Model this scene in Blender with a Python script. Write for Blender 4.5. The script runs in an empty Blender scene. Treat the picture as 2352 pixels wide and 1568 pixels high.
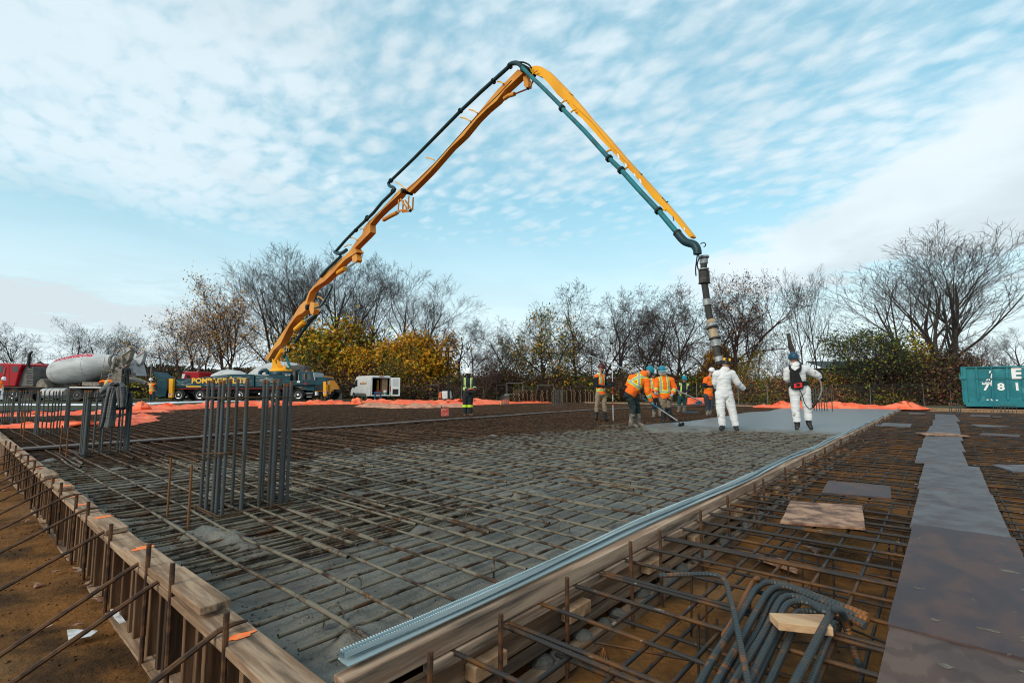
import bpy, bmesh, math, random
import numpy as np
from mathutils import Vector, Matrix, Euler, noise
R = math.radians
random.seed(7); rng = np.random.default_rng(7)
SC = bpy.context.scene
COL = SC.collection
PI = math.pi

# ---------------------------------------------------------------- camera
# world: mat axes. +Y runs along the bulkhead, -X along the left form; top of formwork z = 0
CAM_H = 1.05
F, CX, CY, HY = 1130.0, 1176.0, 784.0, 893.0            # measured on the photograph at 2352 px width
PITCH = math.atan((HY - CY) / F); YAW = math.atan(989 / math.hypot(F, HY - CY))
cam_d = bpy.data.cameras.new('camera'); cam = bpy.data.objects.new('camera', cam_d); COL.objects.link(cam)
cam.location = (0, 0, CAM_H); cam.rotation_euler = (PI / 2 + PITCH, 0, YAW)
cam_d.sensor_width = 36; cam_d.lens = 36 * F / 2352; cam_d.clip_start = 0.05; cam_d.clip_end = 3000
SC.camera = cam
HD = Vector((-math.sin(YAW), math.cos(YAW), 0)); RT = Vector((math.cos(YAW), math.sin(YAW), 0)); UP = Vector((0, 0, 1))
EYE = Vector((0, 0, CAM_H)); FH = math.hypot(F, HY - CY)

def ray(x, y):
    a = (x - CX) / F; b = -(y - CY) / F
    return HD * (math.cos(PITCH) - b * math.sin(PITCH)) + RT * a + UP * (math.sin(PITCH) + b * math.cos(PITCH))
def G(x, y, z=0.0):                     # measured point on the level z
    r = ray(x, y); return EYE + r * ((z - CAM_H) / r.z)
def DP(x, y, d):                        # measured point at the distance d
    r = ray(x, y); return EYE + r * (d / (r.dot(HD)))
def onY(x, y, Y0):
    r = ray(x, y); return EYE + r * (Y0 / r.y)
def onX(x, y, X0):
    r = ray(x, y); return EYE + r * (X0 / r.x)
def base(x, d, z=0.0):                  # ground point at bearing of column x and distance d
    return EYE.xy.to_3d() + HD * d + RT * ((x - CX) / FH * d) + UP * z
CAMROT = YAW                             # z rotation of a frame whose +Y looks away from the camera

# ---------------------------------------------------------------- world and sun
SUN_EL, SUN_AZ = R(30), None
sun_dir = (-HD * 0.75 - RT * 0.66).normalized() * math.cos(SUN_EL) + UP * math.sin(SUN_EL)   # towards the sun
W = bpy.data.worlds.new('World'); SC.world = W; W.use_nodes = True
nt = W.node_tree; nt.nodes.clear(); N = nt.nodes.new; L = nt.links.new
out = N('ShaderNodeOutputWorld'); bg = N('ShaderNodeBackground'); L(bg.outputs[0], out.inputs[0])
sky = N('ShaderNodeTexSky'); sky.sky_type = 'NISHITA'; sky.sun_disc = False
sky.sun_elevation = SUN_EL; sky.sun_rotation = math.atan2(sun_dir.x, sun_dir.y); sky.ozone_density = 2.0; sky.air_density = 1.0; sky.dust_density = 0.6
SKY_STRENGTH = 0.10
bg.inputs[1].default_value = SKY_STRENGTH
tc = N('ShaderNodeTexCoord'); sep = N('ShaderNodeSeparateXYZ'); L(tc.outputs['Generated'], sep.inputs[0])
def mth(op, a, b=None, c=None, clamp=False):
    n = N('ShaderNodeMath'); n.operation = op; n.use_clamp = clamp
    for i, v in enumerate((a, b, c)):
        if v is None: continue
        if isinstance(v, (int, float)): n.inputs[i].default_value = v
        else: L(v, n.inputs[i])
    return n.outputs[0]
def mrange(v, a, b, c=0.0, d=1.0, t='SMOOTHSTEP'):
    n = N('ShaderNodeMapRange'); n.interpolation_type = t
    L(v, n.inputs[0])
    for i, q in zip((1, 2, 3, 4), (a, b, c, d)): n.inputs[i].default_value = q
    return n.outputs[0]
zc = mth('MAXIMUM', sep.outputs[2], 0.0); zz = mth('ADD', zc, 0.10)
vx = mth('DIVIDE', sep.outputs[0], zz); vy = mth('DIVIDE', sep.outputs[1], zz)
cmb = N('ShaderNodeCombineXYZ'); L(vx, cmb.inputs[0]); L(vy, cmb.inputs[1])
def wnoise(scale, detail, rough, loc=(0, 0, 0), sc=(1, 1, 1), dist=0.0, rot=0.0):
    mp = N('ShaderNodeMapping'); mp.inputs['Location'].default_value = loc; mp.inputs['Scale'].default_value = sc
    mp.inputs['Rotation'].default_value = (0, 0, rot); L(cmb.outputs[0], mp.inputs[0])
    n = N('ShaderNodeTexNoise'); n.inputs['Scale'].default_value = scale; n.inputs['Detail'].default_value = detail
    n.inputs['Roughness'].default_value = rough; n.inputs['Distortion'].default_value = dist; L(mp.outputs[0], n.inputs[0])
    return n.outputs[0]
# directions: azimuth from the heading (radians, right positive) and elevation
def dotv(v):
    n = N('ShaderNodeVectorMath'); n.operation = 'DOT_PRODUCT'; L(tc.outputs['Generated'], n.inputs[0]); n.inputs[1].default_value = v; return n.outputs['Value']
az = mth('ARCTAN2', dotv(RT), dotv(HD)); el = mth('ARCSINE', sep.outputs[2])
# rippled high cloud field (cells) gated by broad patches, plus banks low over the horizon
cells = wnoise(11, 4, 0.52, (3.1, 1.7, 0), (1, 1.5, 1), 0.5, R(25))
fine = wnoise(26, 3, 0.5, (1.1, 4.7, 0), (1, 1.3, 1), 0.3, R(10))
mpv = N('ShaderNodeMapping'); mpv.inputs['Scale'].default_value = (1, 1.4, 1); mpv.inputs['Rotation'].default_value = (0, 0, R(25)); L(cmb.outputs[0], mpv.inputs[0])
dis = N('ShaderNodeTexNoise'); dis.inputs['Scale'].default_value = 5; L(mpv.outputs[0], dis.inputs[0]); dv_ = N('ShaderNodeVectorMath'); dv_.operation = 'MULTIPLY_ADD'; L(dis.outputs[1], dv_.inputs[0]); dv_.inputs[1].default_value = (.13, .13, 0); L(mpv.outputs[0], dv_.inputs[2])
vor = N('ShaderNodeTexVoronoi'); vor.feature = 'SMOOTH_F1'; vor.inputs['Scale'].default_value = 10; vor.inputs['Smoothness'].default_value = .5; L(dv_.outputs[0], vor.inputs['Vector'])
puff = mrange(vor.outputs['Distance'], .15, .75, .85, .15)
broad = wnoise(1.1, 4, 0.5, (0.4, 5.2, 0), (1, 1, 1), 0.3)
wob = mth('MULTIPLY', mth('SUBTRACT', wnoise(1.3, 6, 0.6, (5, 1, 0), (1, 1, 1), .2), .5), .26)
d_ = lambda v: v * PI / 180
lefty = mth('MULTIPLY', mrange(az, d_(-6), d_(-40), 0, .24), mrange(el, d_(10), d_(22)))
gate = mth('ADD', mth('MULTIPLY', mth('SUBTRACT', broad, 0.5), .75), mth('MULTIPLY', lefty, 1.15))
m_cells = mrange(mth('ADD', mth('ADD', mth('ADD', mth('MULTIPLY', cells, .50), mth('MULTIPLY', fine, .20)), mth('MULTIPLY', puff, .34)), gate), 0.26, 0.84)
elw = mth('ADD', el, wob)
bankr = mth('MULTIPLY', mth('MULTIPLY', mrange(elw, d_(7.5), d_(11.5)), mrange(mth('SUBTRACT', elw, mth('MULTIPLY', az, .36)), d_(8.5), d_(5.0))), mrange(az, d_(2), d_(26)))
bankl = mth('MULTIPLY', mth('MULTIPLY', mrange(elw, d_(3.5), d_(5.5)), mrange(elw, d_(10.0), d_(8.0))), mrange(az, d_(-24), d_(-34)))
low = mrange(el, d_(1), d_(24), 0.92, 0.0)
hole = mrange(mth('ADD', el, mth('MULTIPLY', wob, .6)), d_(14), d_(21), .35, 1.0)
m_all = mth('MULTIPLY', mth('MULTIPLY', m_cells, 0.80), hole); m_all = mth('MAXIMUM', m_all, low); m_all = mth('MAXIMUM', m_all, mth('MULTIPLY', mth('MAXIMUM', bankr, bankl), .95))
tint = N('ShaderNodeMix'); tint.data_type = 'RGBA'; tint.blend_type = 'MULTIPLY'; tint.inputs[0].default_value = 1.0
L(sky.outputs[0], tint.inputs[6]); tint.inputs[7].default_value = (2.0, 2.40, 1.85, 1)
shade = wnoise(1.7, 5, 0.5, (2, 9, 0), (1, 0.6, 1))
bk = mth('MAXIMUM', mth('MULTIPLY', bankl, .75), mth('MULTIPLY', mth('MULTIPLY', bankr, mrange(mth('SUBTRACT', elw, mth('MULTIPLY', az, .36)), d_(4), d_(-3))), .8))
ccol = N('ShaderNodeMix'); ccol.data_type = 'RGBA'; L(mth('MAXIMUM', mrange(shade, 0.60, 0.38, 0, .35), bk), ccol.inputs[0])
ccol.inputs[6].default_value = (7.9, 8.9, 9.4, 1); ccol.inputs[7].default_value = (6.0, 6.8, 7.2, 1)
clear = N('ShaderNodeMix'); clear.data_type = 'RGBA'; clear.inputs[0].default_value = .55; L(tint.outputs[2], clear.inputs[6]); clear.inputs[7].default_value = (3.1, 6.3, 7.9, 1)
mix = N('ShaderNodeMix'); mix.data_type = 'RGBA'; L(m_all, mix.inputs[0]); L(clear.outputs[2], mix.inputs[6]); L(ccol.outputs[2], mix.inputs[7])
L(mix.outputs[2], bg.inputs[0])
sd = bpy.data.lights.new('sun', 'SUN'); sun = bpy.data.objects.new('sun', sd); COL.objects.link(sun)
sd.energy = 2.4; sd.angle = R(26); sd.color = (1.0, 0.90, 0.76)
sun.rotation_euler = sun_dir.to_track_quat('Z', 'Y').to_euler(); sun.location = (0, 0, 60)
SC.view_settings.view_transform = 'Standard'; SC.view_settings.look = 'None'; SC.view_settings.exposure = 0.14; SC.view_settings.gamma = 1.0
SC.cycles.filter_width = 1.05; SC.cycles.max_bounces = 6; SC.cycles.transparent_max_bounces = 8

# ---------------------------------------------------------------- materials
MATS = {}
def mat(name, col, rough=0.7, metal=0.0, col2=None, scale=6.0, lo=0.42, hi=0.6, detail=5, bump=0.0, bscale=None, col3=None, s3=2.0, lo3=0.55, hi3=0.65, spec=0.22, rough2=None, coat=0.0, stretch=(1, 1, 1), bdist=0.01, sss=False):
    if name in MATS: return MATS[name]
    m = bpy.data.materials.new(name); m.use_nodes = True; t = m.node_tree; t.nodes.clear(); n = t.nodes.new; l = t.links.new
    o = n('ShaderNodeOutputMaterial'); b = n('ShaderNodeBsdfPrincipled'); l(b.outputs[0], o.inputs[0])
    b.inputs['Roughness'].default_value = rough; b.inputs['Metallic'].default_value = metal
    b.inputs['Base Color'].default_value = (*col, 1); b.inputs['Specular IOR Level'].default_value = spec
    if coat: b.inputs['Coat Weight'].default_value = coat
    tcn = n('ShaderNodeTexCoord'); mp = n('ShaderNodeMapping'); mp.inputs['Scale'].default_value = stretch; l(tcn.outputs['Object'], mp.inputs[0])
    def ns(s, d=detail, off=0.0):
        q = n('ShaderNodeTexNoise'); q.noise_dimensions = '4D'; q.inputs['W'].default_value = off
        q.inputs['Scale'].default_value = s; q.inputs['Detail'].default_value = d; q.inputs['Roughness'].default_value = 0.6; l(mp.outputs[0], q.inputs['Vector']); return q.outputs[0]
    def ramp(v, a, c):
        q = n('ShaderNodeMapRange'); q.interpolation_type = 'SMOOTHSTEP'; l(v, q.inputs[0]); q.inputs[1].default_value = a; q.inputs[2].default_value = c; return q.outputs[0]
    colout = None
    if col2:
        f = ramp(ns(scale), lo, hi)
        mx = n('ShaderNodeMix'); mx.data_type = 'RGBA'; l(f, mx.inputs[0]); mx.inputs[6].default_value = (*col, 1); mx.inputs[7].default_value = (*col2, 1); colout = mx.outputs[2]
        if rough2 is not None:
            mr = n('ShaderNodeMix'); l(f, mr.inputs[0]); mr.inputs[2].default_value = rough; mr.inputs[3].default_value = rough2; l(mr.outputs[0], b.inputs['Roughness'])
    if col3:
        f = ramp(ns(s3, off=3.3), lo3, hi3)
        mx = n('ShaderNodeMix'); mx.data_type = 'RGBA'; l(f, mx.inputs[0])
        if colout: l(colout, mx.inputs[6])
        else: mx.inputs[6].default_value = (*col, 1)
        mx.inputs[7].default_value = (*col3, 1); colout = mx.outputs[2]
    if colout: l(colout, b.inputs['Base Color'])
    if bump:
        bn = n('ShaderNodeBump'); bn.inputs['Strength'].default_value = bump; bn.inputs['Distance'].default_value = bdist
        l(ns(bscale or scale * 3, 6, 9.1), bn.inputs['Height']); l(bn.outputs[0], b.inputs['Normal'])
    MATS[name] = m; m['bsdf'] = b.name
    return m

def pos_mask(m, builder):
    """let builder(nodes, links, newnode, bsdf) extend a material"""
    t = m.node_tree; builder(t, t.nodes.new, t.links.new, t.nodes[m['bsdf']]); return m

# ---------------------------------------------------------------- mesh helpers
def link_mesh(name, v, f, mats=None, mi=None, parent=None, smooth=False, loc=None):
    me = bpy.data.meshes.new(name)
    v = np.asarray(v, dtype=np.float32).reshape(-1, 3)
    if isinstance(f, np.ndarray) and f.ndim == 2:
        nf, k = f.shape
        me.vertices.add(len(v)); me.vertices.foreach_set('co', v.ravel())
        me.loops.add(nf * k); me.loops.foreach_set('vertex_index', f.astype(np.int32).ravel())
        me.polygons.add(nf); me.polygons.foreach_set('loop_start', np.arange(0, nf * k, k, dtype=np.int32)); me.polygons.foreach_set('loop_total', np.full(nf, k, dtype=np.int32))
        me.update(calc_edges=True)
    else:
        me.from_pydata([tuple(map(float, q)) for q in v], [], [tuple(q) for q in f])
    if mats is not None:
        for q in (mats if isinstance(mats, (list, tuple)) else [mats]): me.materials.append(q)
    if mi is not None: me.polygons.foreach_set('material_index', np.asarray(mi, dtype=np.int32))
    if smooth: me.polygons.foreach_set('use_smooth', np.ones(len(me.polygons), dtype=bool))
    me.update()
    o = bpy.data.objects.new(name, me); COL.objects.link(o)
    if parent is not None: o.parent = parent
    if loc is not None: o.location = loc
    return o

class MB:
    def __init__(s): s.v = []; s.f = []; s.mi = []; s.m = 0; s.T = None
    def add(s, vs, fs):
        n = len(s.v)
        for q in vs:
            q = Vector(q)
            if s.T is not None: q = s.T @ q
            s.v.append(q)
        for q in fs: s.f.append([n + i for i in q]); s.mi.append(s.m)
        return s
    def box(s, c, d, rot=None):
        c = Vector(c); x, y, z = (q / 2 for q in d); vs = []
        for a, b, e in ((-x, -y, -z), (x, -y, -z), (x, y, -z), (-x, y, -z), (-x, -y, z), (x, -y, z), (x, y, z), (-x, y, z)):
            p = Vector((a, b, e))
            if rot is not None: p = rot @ p
            vs.append(c + p)
        return s.add(vs, ((0, 3, 2, 1), (4, 5, 6, 7), (0, 1, 5, 4), (1, 2, 6, 5), (2, 3, 7, 6), (3, 0, 4, 7)))
    def beam(s, a, b, w, h, up=UP):
        a = Vector(a); b = Vector(b); d = (b - a); ln = d.length; d.normalize()
        x = d.cross(up)
        if x.length < 1e-4: x = d.cross(Vector((1, 0, 0)))
        x.normalize(); u = x.cross(d)
        return s.box((a + b) / 2, (w, ln, h), Matrix((x, d, u)).transposed())
    def tube(s, pts, r, n=8, cap=True, ribs=None):
        pts = [Vector(p) for p in pts]; k = len(pts); rr = r if isinstance(r, (list, tuple)) else [r] * k
        vs = []; fs = []; t = (pts[1] - pts[0]).normalized()
        ref = Vector((0, 0, 1)) if abs(t.z) < 0.9 else Vector((1, 0, 0)); u = t.cross(ref).normalized()
        for i in range(k):
            t = (pts[min(i + 1, k - 1)] - pts[max(i - 1, 0)]).normalized()
            u = (u - t * u.dot(t)).normalized(); w = t.cross(u)
            for j in range(n):
                a = 2 * PI * j / n; vs.append(pts[i] + (u * math.cos(a) + w * math.sin(a)) * rr[i])
        for i in range(k - 1):
            for j in range(n): fs.append((i * n + j, i * n + (j + 1) % n, (i + 1) * n + (j + 1) % n, (i + 1) * n + j))
        if cap: fs.append(tuple(range(n - 1, -1, -1))); fs.append(tuple((k - 1) * n + j for j in range(n)))
        return s.add(vs, fs)
    def cyl(s, a, b, r, n=16, r2=None): return s.tube([a, b], [r, r if r2 is None else r2], n)
    def lathe(s, a, b, prof, n=24, cap=True):            # prof: list of (t, r) along a->b
        a = Vector(a); b = Vector(b); ax = (b - a); t = ax.normalized()
        ref = Vector((0, 0, 1)) if abs(t.z) < 0.9 else Vector((1, 0, 0)); u = t.cross(ref).normalized(); w = t.cross(u); vs = []; fs = []
        for q, r in prof:
            for j in range(n):
                g = 2 * PI * j / n; vs.append(a + ax * q + (u * math.cos(g) + w * math.sin(g)) * r)
        k = len(prof)
        for i in range(k - 1):
            for j in range(n): fs.append((i * n + j, i * n + (j + 1) % n, (i + 1) * n + (j + 1) % n, (i + 1) * n + j))
        if cap: fs.append(tuple(range(n - 1, -1, -1))); fs.append(tuple((k - 1) * n + j for j in range(n)))
        return s.add(vs, fs)
    def prism(s, poly, off):
        poly = [Vector(p) for p in poly]; off = Vector(off); n = len(poly)
        nrm = Vector((0, 0, 0))
        for i in range(n): nrm += poly[i].cross(poly[(i + 1) % n])
        vs = poly + [p + off for p in poly]
        fs = [tuple(range(n)), tuple(range(2 * n - 1, n - 1, -1))] + [((i + 1) % n, i, n + i, n + (i + 1) % n) for i in range(n)]
        if nrm.dot(off) > 0: fs = [tuple(reversed(q)) for q in fs]
        return s.add(vs, fs)
    def build(s, name, mats, parent=None, smooth=False, bevel=0.0, loc=None):
        o = link_mesh(name, [tuple(q) for q in s.v], s.f, mats, s.mi, parent, False, loc)
        if smooth: smooth_by_angle(o.data, 40)
        if bevel:
            b = o.modifiers.new('b', 'BEVEL'); b.width = bevel; b.segments = 2; b.limit_method = 'ANGLE'; b.angle_limit = R(50)
        return o
def smooth_by_angle(me, deg):
    me.polygons.foreach_set('use_smooth', np.ones(len(me.polygons), dtype=bool))
    bm = bmesh.new(); bm.from_mesh(me); lim = R(deg)
    for e in bm.edges:
        if len(e.link_faces) == 2 and e.calc_face_angle(0) > lim: e.smooth = False
    bm.to_mesh(me); bm.free()
def tag(o, label=None, cat=None, group=None, kind=None):
    if label: o['label'] = label
    if cat: o['category'] = cat
    if group: o['group'] = group
    if kind: o['kind'] = kind
    return o
def empty(name, loc, rz=0.0, label=None, cat=None, group=None):
    o = bpy.data.objects.new(name, None); COL.objects.link(o); o.location = loc; o.rotation_euler = (0, 0, rz); o.empty_display_size = 0.1
    o['_m'] = 1; del o['_m']
    return tag(o, label, cat, group)
def copy_tree(o, parent=None):
    c = o.copy(); COL.objects.link(c); c.parent = parent
    for ch in list(o.children): copy_tree(ch, c)
    return c
def inv(o):                       # world matrix of an unparented empty
    return Matrix.Translation(o.location) @ o.rotation_euler.to_matrix().to_4x4()
def text_mesh(name, s, size, bold=0.0, extrude=0.004, align='CENTER', spacing=1.0):
    c = bpy.data.curves.new(name, 'FONT'); c.body = s; c.size = size; c.offset = bold; c.extrude = extrude; c.align_x = align; c.space_character = spacing; c.resolution_u = 3
    o = bpy.data.objects.new(name, c); COL.objects.link(o)
    dg = bpy.context.evaluated_depsgraph_get(); me = bpy.data.meshes.new_from_object(o.evaluated_get(dg)); bpy.data.objects.remove(o); bpy.data.curves.remove(c)
    return me
def sm(a, b, x):
    t = np.clip((np.asarray(x, float) - a) / (b - a), 0, 1); return t * t * (3 - 2 * t)
def vnoise(x, y, s, seed=0):
    """cheap smooth value noise on arrays, range 0..1"""
    x = np.asarray(x, float) * s + seed * 17.3; y = np.asarray(y, float) * s + seed * 9.7
    xi = np.floor(x).astype(np.int64); yi = np.floor(y).astype(np.int64); fx = x - xi; fy = y - yi; fx = fx * fx * (3 - 2 * fx); fy = fy * fy * (3 - 2 * fy)
    def h(a, b):
        q = (a * 374761393 + b * 668265263 + seed * 1442695041) & 0x7fffffff; q = ((q ^ (q >> 13)) * 1274126177) & 0x7fffffff; return ((q ^ (q >> 16)) & 0xffff) / 65535.0
    return (h(xi, yi) * (1 - fx) + h(xi + 1, yi) * fx) * (1 - fy) + (h(xi, yi + 1) * (1 - fx) + h(xi + 1, yi + 1) * fx) * fy
def fbm(x, y, s, seed=0, o=4):
    t = 0; a = 0.5; 
    for k in range(o): t = t + a * vnoise(x, y, s * 2 ** k, seed + k); a *= 0.5
    return t / (1 - 0.5 ** o)
# ---------------------------------------------------------------- ground
FAR_Y = 33.6; LEFT_X = -37.0; FORM_Y = 0.98; BULK_X = -1.77
def ground_z(x, y):
    x = np.asarray(x, float); y = np.asarray(y, float)
    dep = x * HD.x + y * HD.y; lat = (x * RT.x + y * RT.y) / np.maximum(dep, 1.0)
    px = CX + lat * FH
    pit = (y < FAR_Y + 0.05) & (x > LEFT_X)
    left = sm(1150, 700, px)
    outz = -0.02 - 0.33 * (sm(56, 66, dep) * left + sm(30, 41, dep) * (1 - left))
    n = (fbm(x, y, 0.35, 3) - 0.5) * 0.10 + (fbm(x, y, 2.5, 5, 3) - 0.5) * 0.05
    z = np.where(pit, -0.50 + n * 1.3, outz + n * 0.5)
    return z
def axis(parts):
    a = []
    for s, e, st in parts: a += list(np.arange(s, e, st))
    return np.array(sorted(set(np.round(a, 4))))
gx = axis([(-900, -120, 60), (-120, -38, 4), (-38, -37.05, 0.9), (-36.95, -12, 0.8), (-12, -1, 0.13), (-1, 4, 0.2), (4, 40, 2), (40, 120, 10), (120, 901, 60)]); gx = np.sort(np.append(gx, [LEFT_X - 0.01, LEFT_X + 0.01]))
gy = axis([(-300, -20, 40), (-20, -3, 2), (-3, 8, 0.13), (8, 33, 0.8), (34.2, 60, 2), (60, 120, 5), (120, 901, 60)]); gy = np.sort(np.append(gy, [FAR_Y + 0.04, FAR_Y + 0.06]))
X, Y = np.meshgrid(gx, gy); Z = ground_z(X, Y)
nx, ny = len(gx), len(gy); idx = np.arange(nx * ny).reshape(ny, nx)
quads = np.stack([idx[:-1, :-1], idx[:-1, 1:], idx[1:, 1:], idx[1:, :-1]], -1).reshape(-1, 4)
m_ground = mat('ground_soil', (0.185, 0.082, 0.024), 0.95, col2=(0.05, 0.027, 0.013), scale=2.6, lo=0.38, hi=0.66, bump=1.0, bscale=18, spec=.1, col3=(0.21, 0.12, 0.055), s3=0.9, lo3=0.52, hi3=0.75, bdist=0.025)
def gmask(t, n, l, b):
    src = b.inputs['Base Color'].links[0].from_socket
    geo = n('ShaderNodeNewGeometry'); s = n('ShaderNodeSeparateXYZ'); l(geo.outputs['Position'], s.inputs[0])
    mr = n('ShaderNodeMapRange'); l(s.outputs[2], mr.inputs[0]); mr.inputs[1].default_value = -0.40; mr.inputs[2].default_value = -0.34
    nz = n('ShaderNodeTexNoise'); nz.inputs['Scale'].default_value = 0.5; nz.inputs['Detail'].default_value = 8; l(geo.outputs['Position'], nz.inputs['Vector'])
    gr = n('ShaderNodeMix'); gr.data_type = 'RGBA'; l(nz.outputs[0], gr.inputs[0]); gr.inputs[6].default_value = (0.075, 0.062, 0.05, 1); gr.inputs[7].default_value = (0.06, 0.075, 0.025, 1)
    mx = n('ShaderNodeMix'); mx.data_type = 'RGBA'; l(mr.outputs[0], mx.inputs[0]); l(src, mx.inputs[6]); l(gr.outputs[2], mx.inputs[7]); l(mx.outputs[2], b.inputs['Base Color'])
pos_mask(m_ground, gmask)
g = link_mesh('ground', np.stack([X, Y, Z], -1), quads, m_ground, smooth=True); tag(g, kind='structure')

# ---------------------------------------------------------------- fresh concrete
def pour_edge(y): return -8.7 - 3.4 * np.exp(-((y - 1.0) / 2.0) ** 2) + 2.4 * np.clip((y - 9) / 5, 0, 1) + (fbm(y * 0 + 3.1, y, 0.35, 4) - 0.5) * 2.5 - 2.0 * np.exp(-((y - 2.3) / 1.5) ** 2) * 0
def slab_mask(x, y):
    front = 13.6 + (fbm(x, y * 0, 0.5, 8) - 0.5) * 2.4 - 1.5 * np.exp(-((x + 5.3) / 1.0) ** 2)
    side = -6.9 + (fbm(x * 0, y, 0.4, 2) - 0.5) * 0.9
    return sm(-0.25, 0.5, y - front) * sm(-0.2, 0.35, x - side)
def conc_z(x, y):
    n = (fbm(x, y, 1.4, 11) - 0.5) * 0.028 + (fbm(x, y, 9.0, 12, 4) - 0.5) * 0.042
    lumps = np.clip(fbm(x, y, 3.2, 21, 3) - 0.60, 0, 1) * 0.28
    z = -0.115 + n + lumps * 0.9
    z = z - 0.45 * sm(0.0, 1.6, pour_edge(y) - x)
    s = slab_mask(x, y); mound = 0.05 * np.exp(-((x + 5.1) / 1.3) ** 2 - ((y - 12.6) / 1.1) ** 2)
    z = z * (1 - s) + s * (-0.012 + n * 0.12) + mound
    z = z + 0.085 * np.exp(-((x + 4.15) / 0.42) ** 2 - ((y - 1.50) / 0.12) ** 2) * fbm(x, y, 14, 31, 3) * 1.2 + 0.03 * np.exp(-((x + 3.9) / 0.5) ** 2 - ((y - 1.6) / 0.25) ** 2) * fbm(x, y, 8, 33, 3)
    return z
cxs = axis([(-15, -12, .25), (-12, -6, 0.09), (-6, -1.86, 0.035)]); cxs = np.append(cxs, [-1.84]); cys = np.append([1.0], axis([(1.03, 4, 0.035), (4, 9, 0.06), (9, 18, 0.12), (18, 33.5, 0.5)]))
X, Y = np.meshgrid(cxs, cys); Z = conc_z(X, Y); nx, ny = len(cxs), len(cys); idx = np.arange(nx * ny).reshape(ny, nx)
quads = np.stack([idx[:-1, :-1], idx[:-1, 1:], idx[1:, 1:], idx[1:, :-1]], -1).reshape(-1, 4)
zq = Z.ravel()[quads].max(1); quads = quads[zq > -0.52]
m_conc = mat('fresh_concrete', (0.092, 0.084, 0.068), 0.6, col2=(0.150, 0.138, 0.112), scale=3.0, bump=1.0, bscale=45, bdist=0.02, rough2=0.5, detail=8, spec=0.5, col3=(0.042, 0.040, 0.036), s3=5.5, lo3=0.58, hi3=0.7)
def cm(t, n, l, b):
    at = n('ShaderNodeAttribute'); at.attribute_name = 'slab'
    src = b.inputs['Base Color'].links[0].from_socket
    nz = n('ShaderNodeTexNoise'); nz.inputs['Scale'].default_value = 0.8; nz.inputs['Detail'].default_value = 6
    cr = n('ShaderNodeMix'); cr.data_type = 'RGBA'; l(nz.outputs[0], cr.inputs[0]); cr.inputs[6].default_value = (0.12, 0.128, 0.13, 1); cr.inputs[7].default_value = (0.19, 0.20, 0.20, 1)
    mx = n('ShaderNodeMix'); mx.data_type = 'RGBA'; l(at.outputs['Fac'], mx.inputs[0]); l(src, mx.inputs[6]); l(cr.outputs[2], mx.inputs[7]); l(mx.outputs[2], b.inputs['Base Color'])
    rs = n('ShaderNodeMapRange'); l(at.outputs['Fac'], rs.inputs[0]); rs.inputs[3].default_value = 0.55; rs.inputs[4].default_value = 0.38; l(rs.outputs[0], b.inputs['Roughness'])
    bn = b.inputs['Normal'].links[0].from_node; bs = n('ShaderNodeMapRange'); l(at.outputs['Fac'], bs.inputs[0]); bs.inputs[3].default_value = 1.0; bs.inputs[4].default_value = 0.12; l(bs.outputs[0], bn.inputs['Strength'])
pos_mask(m_conc, cm)
c = link_mesh('fresh_concrete', np.stack([X, Y, Z], -1), quads, m_conc, smooth=True)
at = c.data.attributes.new('slab', 'FLOAT', 'POINT'); at.data.foreach_set('value', (slab_mask(X, Y) * sm(13.8, 15.0, Y)).ravel().astype(np.float32)); tag(c, kind='structure')

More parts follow.
